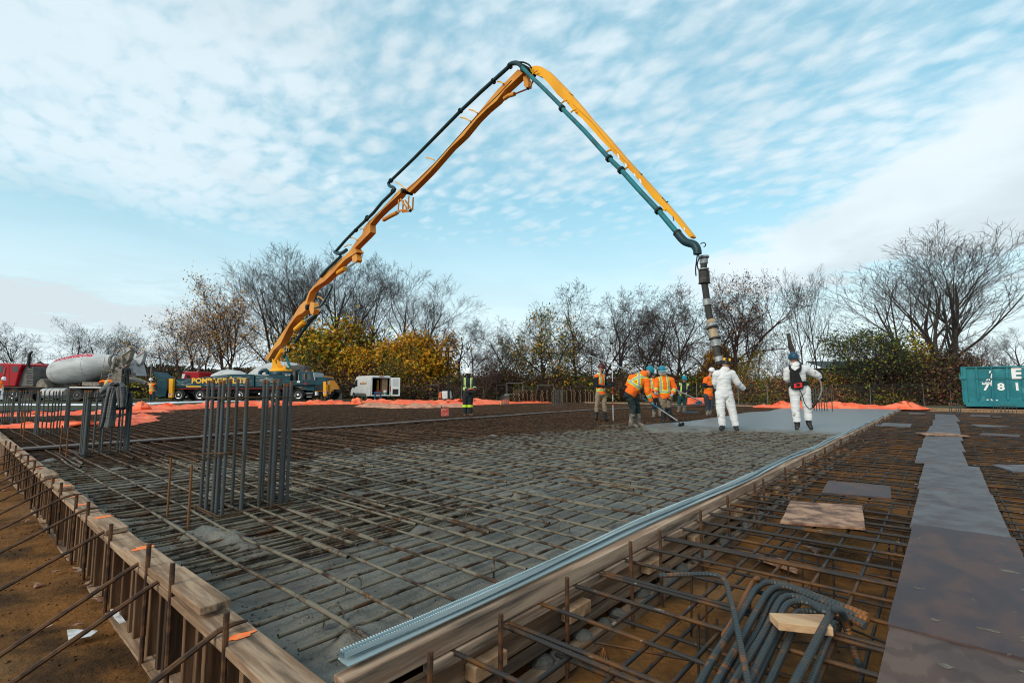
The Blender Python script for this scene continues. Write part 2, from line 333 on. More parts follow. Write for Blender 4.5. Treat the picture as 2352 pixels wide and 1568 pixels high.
# ---------------------------------------------------------------- reinforcing mats
m_bar_l = mat('rebar_splashed', (0.090, 0.046, 0.022), 0.72, metal=0.15, col2=(0.030, 0.021, 0.016), scale=7, lo=0.4, hi=0.6, col3=(0.2, 0.12, 0.06), s3=23, lo3=0.6, hi3=0.68, bump=0.5, bscale=90, bdist=0.004)
def splash(t, n, l, b):
    src = b.inputs['Base Color'].links[0].from_socket; geo = n('ShaderNodeNewGeometry'); s = n('ShaderNodeSeparateXYZ'); l(geo.outputs['Position'], s.inputs[0])
    nz = n('ShaderNodeTexNoise'); nz.inputs['Scale'].default_value = 0.6; nz.inputs['Detail'].default_value = 3; l(geo.outputs['Position'], nz.inputs['Vector'])
    def mm(op, a, c, cl=False):
        q = n('ShaderNodeMath'); q.operation = op; q.use_clamp = cl
        for i, v in enumerate((a, c)):
            if isinstance(v, (int, float)): q.inputs[i].default_value = v
            else: l(v, q.inputs[i])
        return q.outputs[0]
    e = mm('ADD', mm('MULTIPLY', mm('ADD', mm('ADD', s.outputs[0], 9.3), mm('MAXIMUM', mm('MULTIPLY', mm('SUBTRACT', 3.6, s.outputs[1]), 1.1), 0.0)), 0.45), mm('MULTIPLY', mm('SUBTRACT', nz.outputs[0], 0.5), 2.0))
    e2 = mm('MULTIPLY', mm('SUBTRACT', 17.0, s.outputs[1]), 0.25)
    reg = mm('MINIMUM', mm('MAXIMUM', e, 0.0), mm('MAXIMUM', e2, 0.0)); reg = mm('MINIMUM', reg, 1.0)
    n2 = n('ShaderNodeTexNoise'); n2.inputs['Scale'].default_value = 4.5; n2.inputs['Detail'].default_value = 7; n2.inputs['Roughness'].default_value = 0.7; l(geo.outputs['Position'], n2.inputs['Vector'])
    th = n('ShaderNodeMapRange'); l(mm('ADD', n2.outputs[0], mm('MULTIPLY', reg, 0.31)), th.inputs[0]); th.inputs[1].default_value = 0.74; th.inputs[2].default_value = 0.82
    col = n('ShaderNodeMix'); col.data_type = 'RGBA'; l(n2.outputs[0], col.inputs[0]); col.inputs[6].default_value = (0.060, 0.053, 0.040, 1); col.inputs[7].default_value = (0.23, 0.205, 0.155, 1)
    mx = n('ShaderNodeMix'); mx.data_type = 'RGBA'; l(mm('MULTIPLY', th.outputs[0], 0.92), mx.inputs[0]); l(src, mx.inputs[6]); l(col.outputs[2], mx.inputs[7]); l(mx.outputs[2], b.inputs['Base Color'])
pos_mask(m_bar_l, splash)
m_bar_r = mat('rebar_rusty', (0.034, 0.031, 0.030), 0.6, metal=0.35, col2=(0.115, 0.052, 0.018), scale=3.5, lo=0.47, hi=0.62, col3=(0.2, 0.16, 0.12), s3=19, lo3=0.64, hi3=0.7, bump=0.4, bscale=120, bdist=0.003)

def bar_arrays(p0, p1, r, segs, n, jit, wav, ribs=0.0, crust=0.0):
    """one long bar from p0 to p1 with slight sag and waver: returns verts, quads"""
    p0 = np.array(p0, float); p1 = np.array(p1, float); d = p1 - p0; ln = np.linalg.norm(d); d /= ln
    u = np.cross(d, [0, 0, 1.0]); u /= np.linalg.norm(u); w = np.cross(u, d)
    t = np.linspace(0, 1, segs + 1)
    ph = rng.random(4) * 6.28
    lat = jit * (np.sin(t * ln * wav + ph[0]) * 0.6 + np.sin(t * ln * wav * 2.3 + ph[1]) * 0.4); ver = jit * 0.5 * np.sin(t * ln * wav * 1.7 + ph[2])
    c = p0 + np.outer(t * ln, d) + np.outer(lat, u) + np.outer(ver, w)
    rr = np.full(segs + 1, r)
    if crust: xx = t * ln; rr = r * (1 + crust * (np.clip(fbm(xx, xx * 0 + p0[1] * 7 + p0[0] * 3, 1.3, 41, 3) - .42, 0, 1) * 2.2 + .28 * vnoise(xx, xx * 0 + p0[1], 28, 43)))
    if ribs: rr = r * (1 + ribs * (np.arange(segs + 1) % 2))
    a = np.arange(n) * 2 * PI / n + rng.random() * 2
    ring = np.outer(np.cos(a), u) + np.outer(np.sin(a), w)
    v = c[:, None, :] + ring[None] * rr[:, None, None]
    i = np.arange(segs)[:, None] * n; j = np.arange(n)[None]
    q = np.stack([i + j, i + (j + 1) % n, i + n + (j + 1) % n, i + n + j], -1).reshape(-1, 4)
    return v.reshape(-1, 3), q
def merge(lst):
    V = []; Q = []; k = 0
    for v, q in lst: V.append(v); Q.append(q + k); k += len(v)
    return np.concatenate(V), np.concatenate(Q)
# left (pour) bay: bars along Y every 0.2 m, bars along X on top every ~0.33 m
left_mat = tag(empty('rebar_mat', (-10, 10, -0.5)), 'wide tied reinforcing mat being covered with concrete left of the timber bulkhead', 'rebar mat')
right_mat = tag(empty('rebar_mat', (0, 5, -0.5)), 'rusty two-layer reinforcing mat over bare brown soil right of the timber bulkhead', 'rebar mat')
def off(v, e): return v - np.array(e.location)
rest = []; nbar = 0
def put(v, q, root, m, first):
    o = link_mesh('rebar', off(v, root), q, m, smooth=True, parent=root); return o
jobs = []
x = -1.98; k = 0
while x > LEFT_X + 0.3:
    y0 = 1.02 + random.random() * 0.1; jobs.append(('Y', x, y0, k)); k += 1
    dense = (-12.5 < x < -3.3 and (fbm(np.array(x), np.array(0.0), 0.9, 6) > 0.42))
    x -= (0.20 + random.uniform(-0.02, 0.02))
for i, (_, x, y0, k) in enumerate(jobs):
    y1 = FAR_Y - 0.05
    near = x > -9
    v, q = bar_arrays((x, y0, -0.068), (x + random.uniform(-0.06, 0.06), y1, -0.068), 0.0078, 900 if near else 60, 6 if near else 4, 0.008, 1.7, 0, .8 if near else 0)
    if i < 52: put(v, q, left_mat, m_bar_l, 0)
    else: rest.append((v, q))
y = 1.30; i = 0
while y < FAR_Y - 0.2:
    x1 = -1.93 - random.random() * 0.05; sl = random.uniform(-0.05, 0.05)
    v, q = bar_arrays((x1, y, -0.043), (LEFT_X + 0.5, y + sl * 4, -0.043), 0.0078, 1300 if y < 8 else 80, 6 if y < 8 else 4, 0.012, 1.3, 0, .75 if y < 8 else .0)
    if i < 40: put(v, q, left_mat, m_bar_l, 0)
    else: rest.append((v, q))
    y += (0.27 if y < 3 else 0.34) + random.uniform(-0.035, 0.035); i += 1
# laps and column-strip bars: short extra bars
for s in range(70):
    X0 = random.uniform(-11, -2.4); Y0 = random.uniform(1.3, 9); ln = random.uniform(0.8, 2.6)
    rest.append(bar_arrays((X0, Y0, -0.043), (X0 - ln, Y0 + random.uniform(-.03, .03), -0.043), 0.0090, int(ln * 40), 6, 0.006, 1.3, 0, 1.0))
for s in range(46):                                        # tight bars through the column line
    X0 = -3.35 - s * 0.085 - random.random() * 0.02
    rest.append(bar_arrays((X0, 1.02 + random.random() * 0.25, -0.092), (X0, 3.3 + random.random() * 0.8, -0.092), 0.012, 20, 6, 0.008, 1.5))
for s in range(60):
    X0 = -8.0 - s * 0.075
    rest.append(bar_arrays((X0, 1.02, -0.09), (X0, 3.6 + random.random() * 0.8, -0.09), 0.012, 16, 5, 0.008, 1.5))
for s in range(90):
    X0 = -9.5 - s * 0.26; rest.append(bar_arrays((X0, 1.1, -0.36), (X0, FAR_Y - 0.2, -0.36), 0.011, 20, 4, 0.01, 1.2))
for s in range(60):
    Y0 = 1.4 + s * 0.5; rest.append(bar_arrays((-8.6, Y0, -0.34), (LEFT_X + 0.5, Y0, -0.34), 0.011, 20, 4, 0.01, 1.2))
v, q = merge(rest); o = link_mesh('rebar', off(v, left_mat), q, m_bar_l, smooth=True, parent=left_mat); tag(o, 'remaining bars of the mat, farther bars and short lap bars', kind='stuff')
# small bar chairs (bent supports) poking up near the front
mb = MB()
for cxy in ((-2.62, 1.62), (-2.2, 2.35), (-3.3, 3.2), (-2.4, 3.4), (-2.1, 4.3), (-3.9, 4.9), (-2.9, 5.6), (-5.2, 3.4), (-2.35, 1.35)):
    x0, y0 = cxy; a = random.random() * 3
    dx, dy = math.cos(a) * 0.05, math.sin(a) * 0.05
    mb.tube([(x0 - dx, y0 - dy, -0.16), (x0 - dx * 0.9, y0 - dy * 0.9, -0.05), (x0 - dx * 0.4, y0 - dy * 0.4, -0.02), (x0 + dx * 0.4, y0 + dy * 0.4, -0.02), (x0 + dx * 0.9, y0 + dy * 0.9, -0.05), (x0 + dx, y0 + dy, -0.16)], 0.006, 6)
mb.T = Matrix.Translation(-left_mat.location)
v = [(Vector(p) - left_mat.location) for p in mb.v]; mb.v = v
tag(mb.build('bar_chairs', m_bar_l, left_mat, smooth=True), kind='stuff')
# right bay: top and bottom layers
rest = []
RX0, RX1 = BULK_X + 0.06, 22.0
def rbar(p0, p1, r, near, part):
    ln = (Vector(p1) - Vector(p0)).length
    if near: v, q = bar_arrays(p0, p1, r, int(ln / 0.011), 6, 0.006, 1.4, 0.16)
    else: v, q = bar_arrays(p0, p1, r, int(ln * 3) + 4, 4, 0.010, 1.3)
    if part: put(v, q, right_mat, m_bar_r, 0)
    else: rest.append((v, q))
xs = [-1.31, -1.09, -0.89, -0.66, -0.455, -0.24, -0.03, 0.18, 0.40, 0.62, 0.85]
xs = xs + [xs[-1] + 0.21 * (k + 1) + random.uniform(-.02, .02) for k in range(95)]
for i, x in enumerate(xs):
    if x < 0.0:
        v, q = bar_arrays((x, 0.9, -0.118), (x + random.uniform(-.02, .02), FAR_Y - .1, -0.118), 0.0105, 420, 6, 0.007, 0.9); put(v, q, right_mat, m_bar_r, 0)
    else: rbar((x, max(0.8, x * 0.8), -0.118), (x, FAR_Y - .1, -0.118), 0.0105, False, i < 40)
for i in range(50):
    x = -1.25 + i * 0.42; rbar((x, max(0.8, x * .8), -0.40), (x + .05, FAR_Y - .2, -0.40), 0.0105, False, False)
xs_t = [x for x in xs if x < 0]; ys_t = []
y = 1.55; i = 0
while y < FAR_Y - 0.15:
    sl = 0.04 if i % 3 else 0.12
    x0 = BULK_X + random.uniform(-0.02, 0.05)
    near = y < 5.5
    if near: ys_t.append(y)
    if near:
        rbar((x0, y, -0.098), (1.8, y + sl, -0.098), 0.0105, True, True)
        if i % 3 == 1: rbar((x0, y + 0.035, -0.099), (1.4, y + sl + 0.05, -0.099), 0.0105, True, False)
    else: rbar((x0, y, -0.098), (RX1, y + sl, -0.098), 0.0105, False, i < 55)
    if y > 2.0 and i % 2 == 0: rbar((x0 + 0.1, y + 0.1, -0.38), (2.5 if near else RX1, y + 0.13, -0.38), 0.0105, near, False)
    y += 0.30 if y < 12 else 0.30; y += random.uniform(-.05, .05); i += 1
for (a, b) in (((-1.25, 1.9, -0.40), (-0.3, 2.9, -0.44)), ((-1.4, 2.2, -0.2), (-0.6, 2.6, -0.24)), ((-1.0, 3.5, -0.24), (-0.1, 3.2, -0.25)), ((-0.9, 3.0, -0.3), (0.2, 3.5, -0.28))):
    rbar(a, b, 0.007, False, False)
for (x0, y0) in ((-1.02, 2.6), (-0.9, 3.05), (-0.55, 2.1), (-0.93, 4.1), (-0.75, 4.15), (-1.25, 3.1), (-0.4, 4.9)):
    for e in (0, 0.09): rest.append(bar_arrays((x0 + e, y0, -0.45), (x0 + e + 0.01, y0 + 0.01, -0.09), 0.007, 3, 5, 0, 1))
v, q = merge(rest); o = link_mesh('rebar', off(v, right_mat), q, m_bar_r, smooth=True, parent=right_mat); tag(o, 'remaining bars, the lower layer and the farther bars of the mat', kind='stuff')

mb = MB()
for x in xs_t:
    for y_ in ys_t:
        if random.random() < .55:
            a = random.random() * 3; c_ = Vector((x, y_, -.095)); mb.tube([c_ + Vector((-.016, -.012, .0)), c_ + Vector((0, 0, .016)), c_ + Vector((.016, .012, 0)), c_ + Vector((.02, .016, -.03)), c_ + Vector((.03 * math.cos(a), .03 * math.sin(a), -.055))], .0016, 4)
mb.v = [v_ - right_mat.location for v_ in mb.v]; tag(mb.build('tie_wire', m_bar_r, right_mat), kind='stuff')
# ---------------------------------------------------------------- timber
def wood(name, c1, c2, c3=None, axis_='Y', rough=0.8, ws=9.0, s3=3.0):
    st = {'X': (0.12, 1.6, 1.6), 'Y': (1.6, 0.12, 1.6), 'Z': (1.6, 1.6, 0.12)}[axis_]
    return mat(name, c1, rough, col2=c2, scale=ws, lo=0.40, hi=0.62, detail=10, bump=0.5, bscale=ws * 3, bdist=0.005, col3=c3, s3=s3, lo3=0.52, hi3=0.66, stretch=st)
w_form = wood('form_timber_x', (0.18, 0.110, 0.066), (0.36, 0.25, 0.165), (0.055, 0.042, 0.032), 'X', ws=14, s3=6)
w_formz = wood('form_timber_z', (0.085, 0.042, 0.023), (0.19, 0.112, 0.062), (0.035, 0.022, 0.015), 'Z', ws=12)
w_bulk = wood('bulkhead_timber', (0.24, 0.150, 0.098), (0.42, 0.30, 0.21), (0.085, 0.065, 0.05), 'Y', ws=13, s3=6)
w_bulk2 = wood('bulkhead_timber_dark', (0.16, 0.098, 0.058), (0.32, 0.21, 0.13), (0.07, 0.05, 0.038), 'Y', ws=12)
w_fresh = wood('fresh_timber', (0.36, 0.20, 0.105), (0.50, 0.33, 0.19), (0.22, 0.12, 0.07), 'X')
m_paint = mat('orange_paint', (0.9, 0.16, 0.03), 0.7, col2=(0.8, 0.24, 0.08), scale=30)
m_stake = mat('stake_steel', (0.05, 0.03, 0.022), 0.7, metal=0.3, col2=(0.12, 0.06, 0.03), scale=12, col3=(0.2, 0.17, 0.14), s3=9, lo3=0.62, hi3=0.68, bump=0.3, bscale=80, bdist=0.003)
form = tag(empty('formwork_wall', (-2, FORM_Y, -0.5)), 'long low timber edge form with studs and flat top planks at the left of the mat', 'formwork')
def fb(name, fn, m, bev=0.004):
    mb = MB(); fn(mb); mb.v = [p - form.location for p in mb.v]; return mb.build(name, m, form, bevel=bev)
FX0, FX1 = -1.15, -37.0
# sheathing in boards, each about 0.3 m wide, and studs
x = FX0; i = 0
xs = []
while x > -16:
    w = random.uniform(0.26, 0.34); xs.append((x, w)); x -= w
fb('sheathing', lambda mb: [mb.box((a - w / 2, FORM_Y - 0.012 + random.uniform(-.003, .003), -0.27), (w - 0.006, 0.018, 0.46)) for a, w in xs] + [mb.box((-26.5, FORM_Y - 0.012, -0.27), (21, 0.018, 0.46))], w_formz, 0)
for i, (a, w) in enumerate(xs[:42]):
    for e in ((0.0, 0.11) if i % 2 else (0.0,)):
        xx = a - w / 2 - e
        fb('stud', lambda mb: mb.box((xx, FORM_Y - 0.066, -0.262), (0.038, 0.087, 0.435), Matrix.Rotation(random.uniform(-.03, .03), 3, 'Y')), w_formz)
# bottom plate, top plates in lengths with joints, loose top planks
x = FX0; k = 0
while x > -36:
    ln = random.uniform(1.8, 2.6); dz = random.uniform(-.003, .003)
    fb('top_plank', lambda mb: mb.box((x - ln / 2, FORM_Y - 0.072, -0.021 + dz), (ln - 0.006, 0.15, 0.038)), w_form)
    fb('bottom_plank', lambda mb: mb.box((x - ln / 2, FORM_Y - 0.075, -0.499), (ln - 0.006, 0.14, 0.038)), w_form)
    x -= ln
for a, b, dz in ((-3.05, -4.05, 0.020), (-2.62, -3.30, 0.0385), (-4.62, -5.25, 0.020), (-6.9, -7.35, 0.022), (-8.0, -8.6, 0.022)):
    fb('top_plank', lambda mb: mb.box(((a + b) / 2, FORM_Y - 0.080, dz - 0.001), (abs(a - b), 0.135, 0.037), Matrix.Rotation(0.015, 3, 'Z')), w_form, 0.006)
for xm in (-2.33, -3.30, -3.92, -5.1, -6.0, -6.5, -7.0, -7.8, -9.2, -10.4, -11.8, -13.2):
    z0 = 0.0
    for a, b, dz in ((-3.05, -4.05, 0.038), (-2.62, -3.30, 0.0575), (-4.62, -5.25, 0.038), (-6.9, -7.35, 0.04), (-8.0, -8.6, 0.04)):
        if b < xm < a: z0 = max(z0, dz)
    def pm(mb):
        pts = []; n = 14
        for j in range(n):
            an = 2 * PI * j / n; rr = 1 + random.uniform(-.35, .35); pts.append((xm + 0.028 * math.cos(an) * rr * (1.4 if z0 else 1), FORM_Y - 0.072 + 0.06 * math.sin(an) * min(rr, 1.1), z0 + 0.0012))
        mb.prism(pts, (0, 0, 0.0008))
    fb('paint_mark', pm, m_paint, 0)
# stakes and braces
ords = ['first', 'second', 'third', 'fourth', 'fifth', 'sixth', 'seventh', 'eighth', 'ninth', 'tenth', 'eleventh', 'twelfth', 'thirteenth', 'fourteenth', 'fifteenth', 'sixteenth', 'seventeenth', 'eighteenth', 'nineteenth', 'twentieth', 'twenty-first', 'twenty-second', 'twenty-third', 'twenty-fourth', 'twenty-fifth', 'twenty-sixth', 'twenty-seventh']
SX = [(-2.29, .13), (-3.03, .16), (-3.49, .17), (-4.45, .11), (-5.28, .14), (-5.84, .12), (-6.69, .12), (-7.26, .11), (-8.25, .04), (-8.93, .13), (-9.68, .13), (-10.6, .07), (-11.53, .13), (-12.5, .12), (-13.45, .07)]
for i, (x, z) in enumerate(SX):
    mb = MB(); lx = random.uniform(-.015, .015); mb.tube([(0.0 - lx, 0, -0.12), (lx, 0.0, z + 0.5)], 0.0125, 8)
    o = mb.build('form_stake', m_stake, smooth=True, loc=(x, 0.835, -0.5)); tag(o, 'rusty round steel stake, %s from the camera along the left edge form' % ords[i], 'stake', 'steel stakes along the left edge form')
BX = [-2.4, -3.26, -3.67, -4.66, -5.58, -6.42, -7.17, -7.81, -8.5, -9.1, -9.9, -10.8, -11.7]
for i, x in enumerate(BX):
    dx = random.uniform(-.05, .03); Y1 = 0.84 - 1.05 + random.uniform(-.1, .1)
    mb = MB(); p = [Vector((0, 0.12, -0.0)), Vector((0, 0.06, 0.005)), Vector((0, 0.0, -0.005)), Vector((0, -0.06, -0.035)), Vector((dx, Y1 - 0.84, -0.53))]
    p = [q + Vector((0, 0, 0.025)) for q in p]
    mb.tube([p[0], p[1], p[2]], [0.006, 0.011, 0.012], 6); mb.tube([p[2], p[3], p[4]], [0.0115, 0.0125, 0.0125], 6)
    for q in range(len(mb.v)): mb.v[q].x *= 1.0
    o = mb.build('brace_bar', m_stake, smooth=False, loc=(x, 0.84, 0.0)); tag(o, '%s brown steel brace from the camera, sloping from the left edge form to the soil' % ords[i], 'brace', 'sloping braces of the left edge form')
# nails
# small litter on the soil
def lumps(name, n, fn, m, size, label):
    V_ = []; Q_ = []
    for k in range(n):
        p, s_ = fn(); s_ *= random.uniform(.4, 1.3) * size; b0 = len(V_)
        for j in range(6):
            d_ = [(1, 0, 0), (0, 1, 0), (-1, 0, 0), (0, -1, 0), (0, 0, 1), (0, 0, -1)][j]; V_.append(tuple(p[i] + d_[i] * s_ * random.uniform(.6, 1.3) * (.7 if i == 2 else 1) for i in range(3)))
        for a, b in ((0, 1), (1, 2), (2, 3), (3, 0)): Q_ += [(b0 + a, b0 + b, b0 + 4), (b0 + b, b0 + a, b0 + 5)]
    o = link_mesh(name, V_, Q_, m, smooth=True); return tag(o, label, kind='stuff')
def onsoil(x0, x1, y0, y1):
    x = random.uniform(x0, x1); y = random.uniform(y0, y1); return (x, y, float(ground_z(np.array(x), np.array(y)))), 1
lumps('soil_clods', 900, lambda: onsoil(-8, -1.5, -.6, .88), m_ground, .013, 'clods of brown soil beside the left form')
lumps('soil_clods', 1100, lambda: onsoil(-1.6, 1.0, 1.2, 8), m_ground, .013, 'clods of brown soil under the open bay')
def onconc():
    x = random.uniform(-6, -1.9); y = 1.1 + 6 * random.random() ** 1.5; return (x, y, float(conc_z(np.array(x), np.array(y)))), 1
lumps('concrete_crumbs', 1600, onconc, m_conc, .010, 'stones and crumbs of fresh concrete between the bars')
m_white = mat('torn_white_sheet', (0.62, 0.65, 0.68), 0.6, col2=(0.42, 0.42, 0.4), scale=18)
m_leaf = mat('fallen_leaf', (0.30, 0.20, 0.14), 0.8, col2=(0.16, 0.05, 0.03), scale=6)
def flat_poly(name, pts, m, label, cat, z=0.0, thick=0.004, group=None):
    c = sum((Vector(p) for p in pts), Vector()) / len(pts)
    mb = MB(); mb.prism([Vector(p) - c for p in pts], (0, 0, thick)); o = mb.build(name, m, loc=c); return tag(o, label, cat, group)
z1 = lambda x, y: (.375 * x, 980 + .375 * y)
def gpoly(zf, pts, z): return [G(*zf(*p), z) for p in pts]
flat_poly('torn_sheet', gpoly(z1, ((675, 1120), (715, 1115), (770, 1195), (735, 1205), (700, 1170)), -0.44), m_white, 'larger torn piece of white sheet on the wet soil beside the form foot', 'litter')
flat_poly('torn_sheet', gpoly(z1, ((410, 1245), (450, 1240), (600, 1250), (560, 1280), (420, 1308)), -0.44), m_white, 'long torn piece of white sheet lying out on the soil left of the other piece', 'litter')
for i, (a, b) in enumerate(((230, 965), (605, 1052), (790, 1110), (475, 1205), (270, 1228), (520, 963), (170, 572), (20, 385), (250, 592), (350, 880), (470, 870), (250, 540))):
    c0 = G(*z1(a, b), -0.455); mb = MB()
    n = 9; pts = []
    for j in range(n):
        an = 2 * PI * j / n; rr = 0.028 * (1 + 0.5 * math.sin(an * 2.5 + i)); pts.append((rr * math.cos(an) * 1.3, rr * math.sin(an), 0.006 * math.sin(an * 2)))
    mb.prism(pts, (0, 0, 0.002)); o = mb.build('fallen_leaf', m_leaf, loc=c0); o.rotation_euler = (0.1, 0.1, i); tag(o, 'small curled fallen leaf on the brown soil left of the edge form', 'leaf', 'fallen leaves on the soil by the edge form')

# ---------------------------------------------------------------- bulkhead between the bays
bulk = tag(empty('timber_bulkhead', (BULK_X, 15, -0.5)), 'long stacked timber bulkhead with galvanised strip dividing the pour from the open bay', 'bulkhead')
def bb(name, fn, m, bev=0.004):
    mb = MB(); fn(mb); mb.v = [p - bulk.location for p in mb.v]; return mb.build(name, m, bulk, bevel=bev)
y = 1.02; k = 0
BX0 = BULK_X
lens = []
while y < FAR_Y - 0.1:
    ln = min(random.uniform(2.2, 3.4), FAR_Y - y); lens.append((y, ln)); y += ln
for (y, ln) in lens:
    dx = random.uniform(-.006, .006)
    bb('top_plank', lambda mb: mb.box((BX0 + 0.035 + dx, y + ln / 2, -0.046), (0.075, ln - 0.008, 0.088)), w_bulk, 0.006)
    bb('second_plank', lambda mb: mb.box((BX0 + 0.055 - dx, y + ln / 2 + 0.4, -0.123), (0.060, ln - 0.008, 0.055)), w_bulk, 0.005)
    bb('lower_plank', lambda mb: mb.box((BX0 + 0.005 + dx, y + ln / 2 - 0.3, -0.24), (0.038, ln - 0.01, 0.135), Matrix.Rotation(-0.06, 3, 'Y')), w_bulk2, 0.004)
    bb('rail_plank', lambda mb: mb.box((BX0 + 0.045 - dx, y + ln / 2 + 0.2, -0.335), (0.050, ln - 0.01, 0.040)), w_bulk2, 0.004)
    bb('bottom_plank', lambda mb: mb.box((BX0 + 0.085 + dx, y + ln / 2, -0.455), (0.09, ln - 0.01, 0.085)), w_bulk2, 0.006)
for i in range(16):
    yy = 1.7 + i * 0.95 + random.uniform(-.2, .2)
    bb('spacer_block', lambda mb: mb.box((BX0 + 0.06, yy, -0.245), (0.07, 0.22, 0.07)), w_fresh, 0.004)
# mortar that has leaked through, as part of the bulkhead foot
mb = MB()
for i in range(60):
    yy = 1.3 + i * 0.22 + random.uniform(-.1, .1); s = random.uniform(.03, .07)
    mb.lathe((BX0 + 0.03 + random.uniform(0, .05), yy, -0.43), (BX0 + 0.035 + random.uniform(0, .05), yy, -0.43 + s * 1.1), [(0, s * 1.3), (.5, s * 1.25), (.85, s * .8), (1, .01)], 9)
mb.v = [p - bulk.location for p in mb.v]; tag(mb.build('leaked_mortar', m_conc, bulk, smooth=True), kind='stuff')
# wavy galvanised strip bundle on the top
m_galv = mat('galvanised', (0.36, 0.47, 0.50), 0.38, metal=0.35, col2=(0.52, 0.62, 0.64), scale=4, detail=3, bump=0.1, bscale=60, bdist=0.002, stretch=(4, .2, 4))
def galv():
    mb = MB(); ys = [1.06 + 0.12 * i for i in range(int((FAR_Y - 1.1) / 0.12))]
    for k in range(3):
        pts = []
        prof = [(-0.010, 0.0), (0.0, 0.010), (0.0, 0.0)]
        vs = []; fs = []
        for i, yy in enumerate(ys):
            wob = 0.030 * math.sin(yy * 1.35) * math.exp(-((yy - 6) / 9) ** 2) + 0.008 * math.sin(yy * 3.1 + k)
            zb = 0.018 + 0.004 * k + 0.011 * abs(math.sin(yy * 0.9 + 0.5)) + 0.005 * math.sin(yy * 2.2 + k * 0.4)
            x0 = BX0 - 0.045 + 0.015 * k + wob * (0.6 + 0.1 * k)
            for (a, c) in ((0.0, 0.0), (0.003, 0.021), (0.013, 0.027), (0.0155, 0.006), (0.0125, 0.005), (0.010, 0.024), (0.005, 0.018), (0.003, 0.0)):
                vs.append((x0 + a, yy, zb + c))
        n = 8
        for i in range(len(ys) - 1):
            for j in range(n): fs.append((i * n + j, (i + 1) * n + j, (i + 1) * n + (j + 1) % n, i * n + (j + 1) % n))
        mb.add(vs, fs)
    # continuous web under the ribs
    vs = []; fs = []
    for i, yy in enumerate(ys):
        wob = 0.030 * math.sin(yy * 1.35) * math.exp(-((yy - 6) / 9) ** 2)
        zb = 0.010 + 0.011 * abs(math.sin(yy * 0.9 + 0.5))
        for (a, c) in ((-0.050, 0.004), (0.022, 0.000), (0.022, 0.004), (-0.050, 0.008)): vs.append((BX0 + a + wob * .7, yy, zb + c))
    for i in range(len(ys) - 1):
        for j in range(4): fs.append((i * 4 + j, (i + 1) * 4 + j, (i + 1) * 4 + (j + 1) % 4, i * 4 + (j + 1) % 4))
    mb.add(vs, fs)
    for yy in [1.07 + 0.013 * i for i in range(420)]:           # the toothed rows of the near length
        wob = 0.030 * math.sin(yy * 1.35) * math.exp(-((yy - 6) / 9) ** 2); zb = 0.018 + 0.011 * abs(math.sin(yy * 0.9 + 0.5)) + 0.005 * math.sin(yy * 2.2)
        for k in (0, 2): mb.box((BX0 - 0.041 + 0.017 * k + wob * .6, yy, zb + 0.026), (0.012, 0.005, 0.003))
    return mb
mb = galv(); cc = Vector((BX0, 15, 0)); mb.v = [p - cc for p in mb.v]; o = mb.build('galvanised_strip', m_galv, loc=cc); tag(o, 'bundle of thin wavy galvanised metal strips lying along the top of the timber bulkhead', 'metal strip')
# bulkhead stakes: measured foot positions
mr = mat('stake_rust', (0.11, 0.05, 0.025), 0.8, metal=0.2, col2=(0.05, 0.03, 0.02), scale=14, col3=(0.2, 0.1, 0.05), s3=30, lo3=0.6, hi3=0.7)
ys = [1.36, 1.78, 2.32, 3.05, 3.15 + .35, 4.3, 5.0, 5.9, 6.25, 7.3, 8.4, 9.3, 10.2, 11.2, 12.0, 13.3, 14.5, 15.5, 17, 18.5, 20, 21.5, 23, 25, 27, 29, 31]
for i, yy in enumerate(ys):
    mb = MB(); t = random.uniform(-.02, .02); top = random.uniform(-.01, .05)
    mb.tube([(t, -t, -0.06), (0, 0, 0.5 + top)], 0.0125 if yy < 8 else 0.014, 8)
    o = mb.build('bulkhead_stake', mr, smooth=True, loc=(BX0 + 0.150, yy, -0.5))
    tag(o, 'rusty steel stake against the right face of the bulkhead, %s from its near end' % ords[i], 'stake', 'steel stakes along the timber bulkhead')
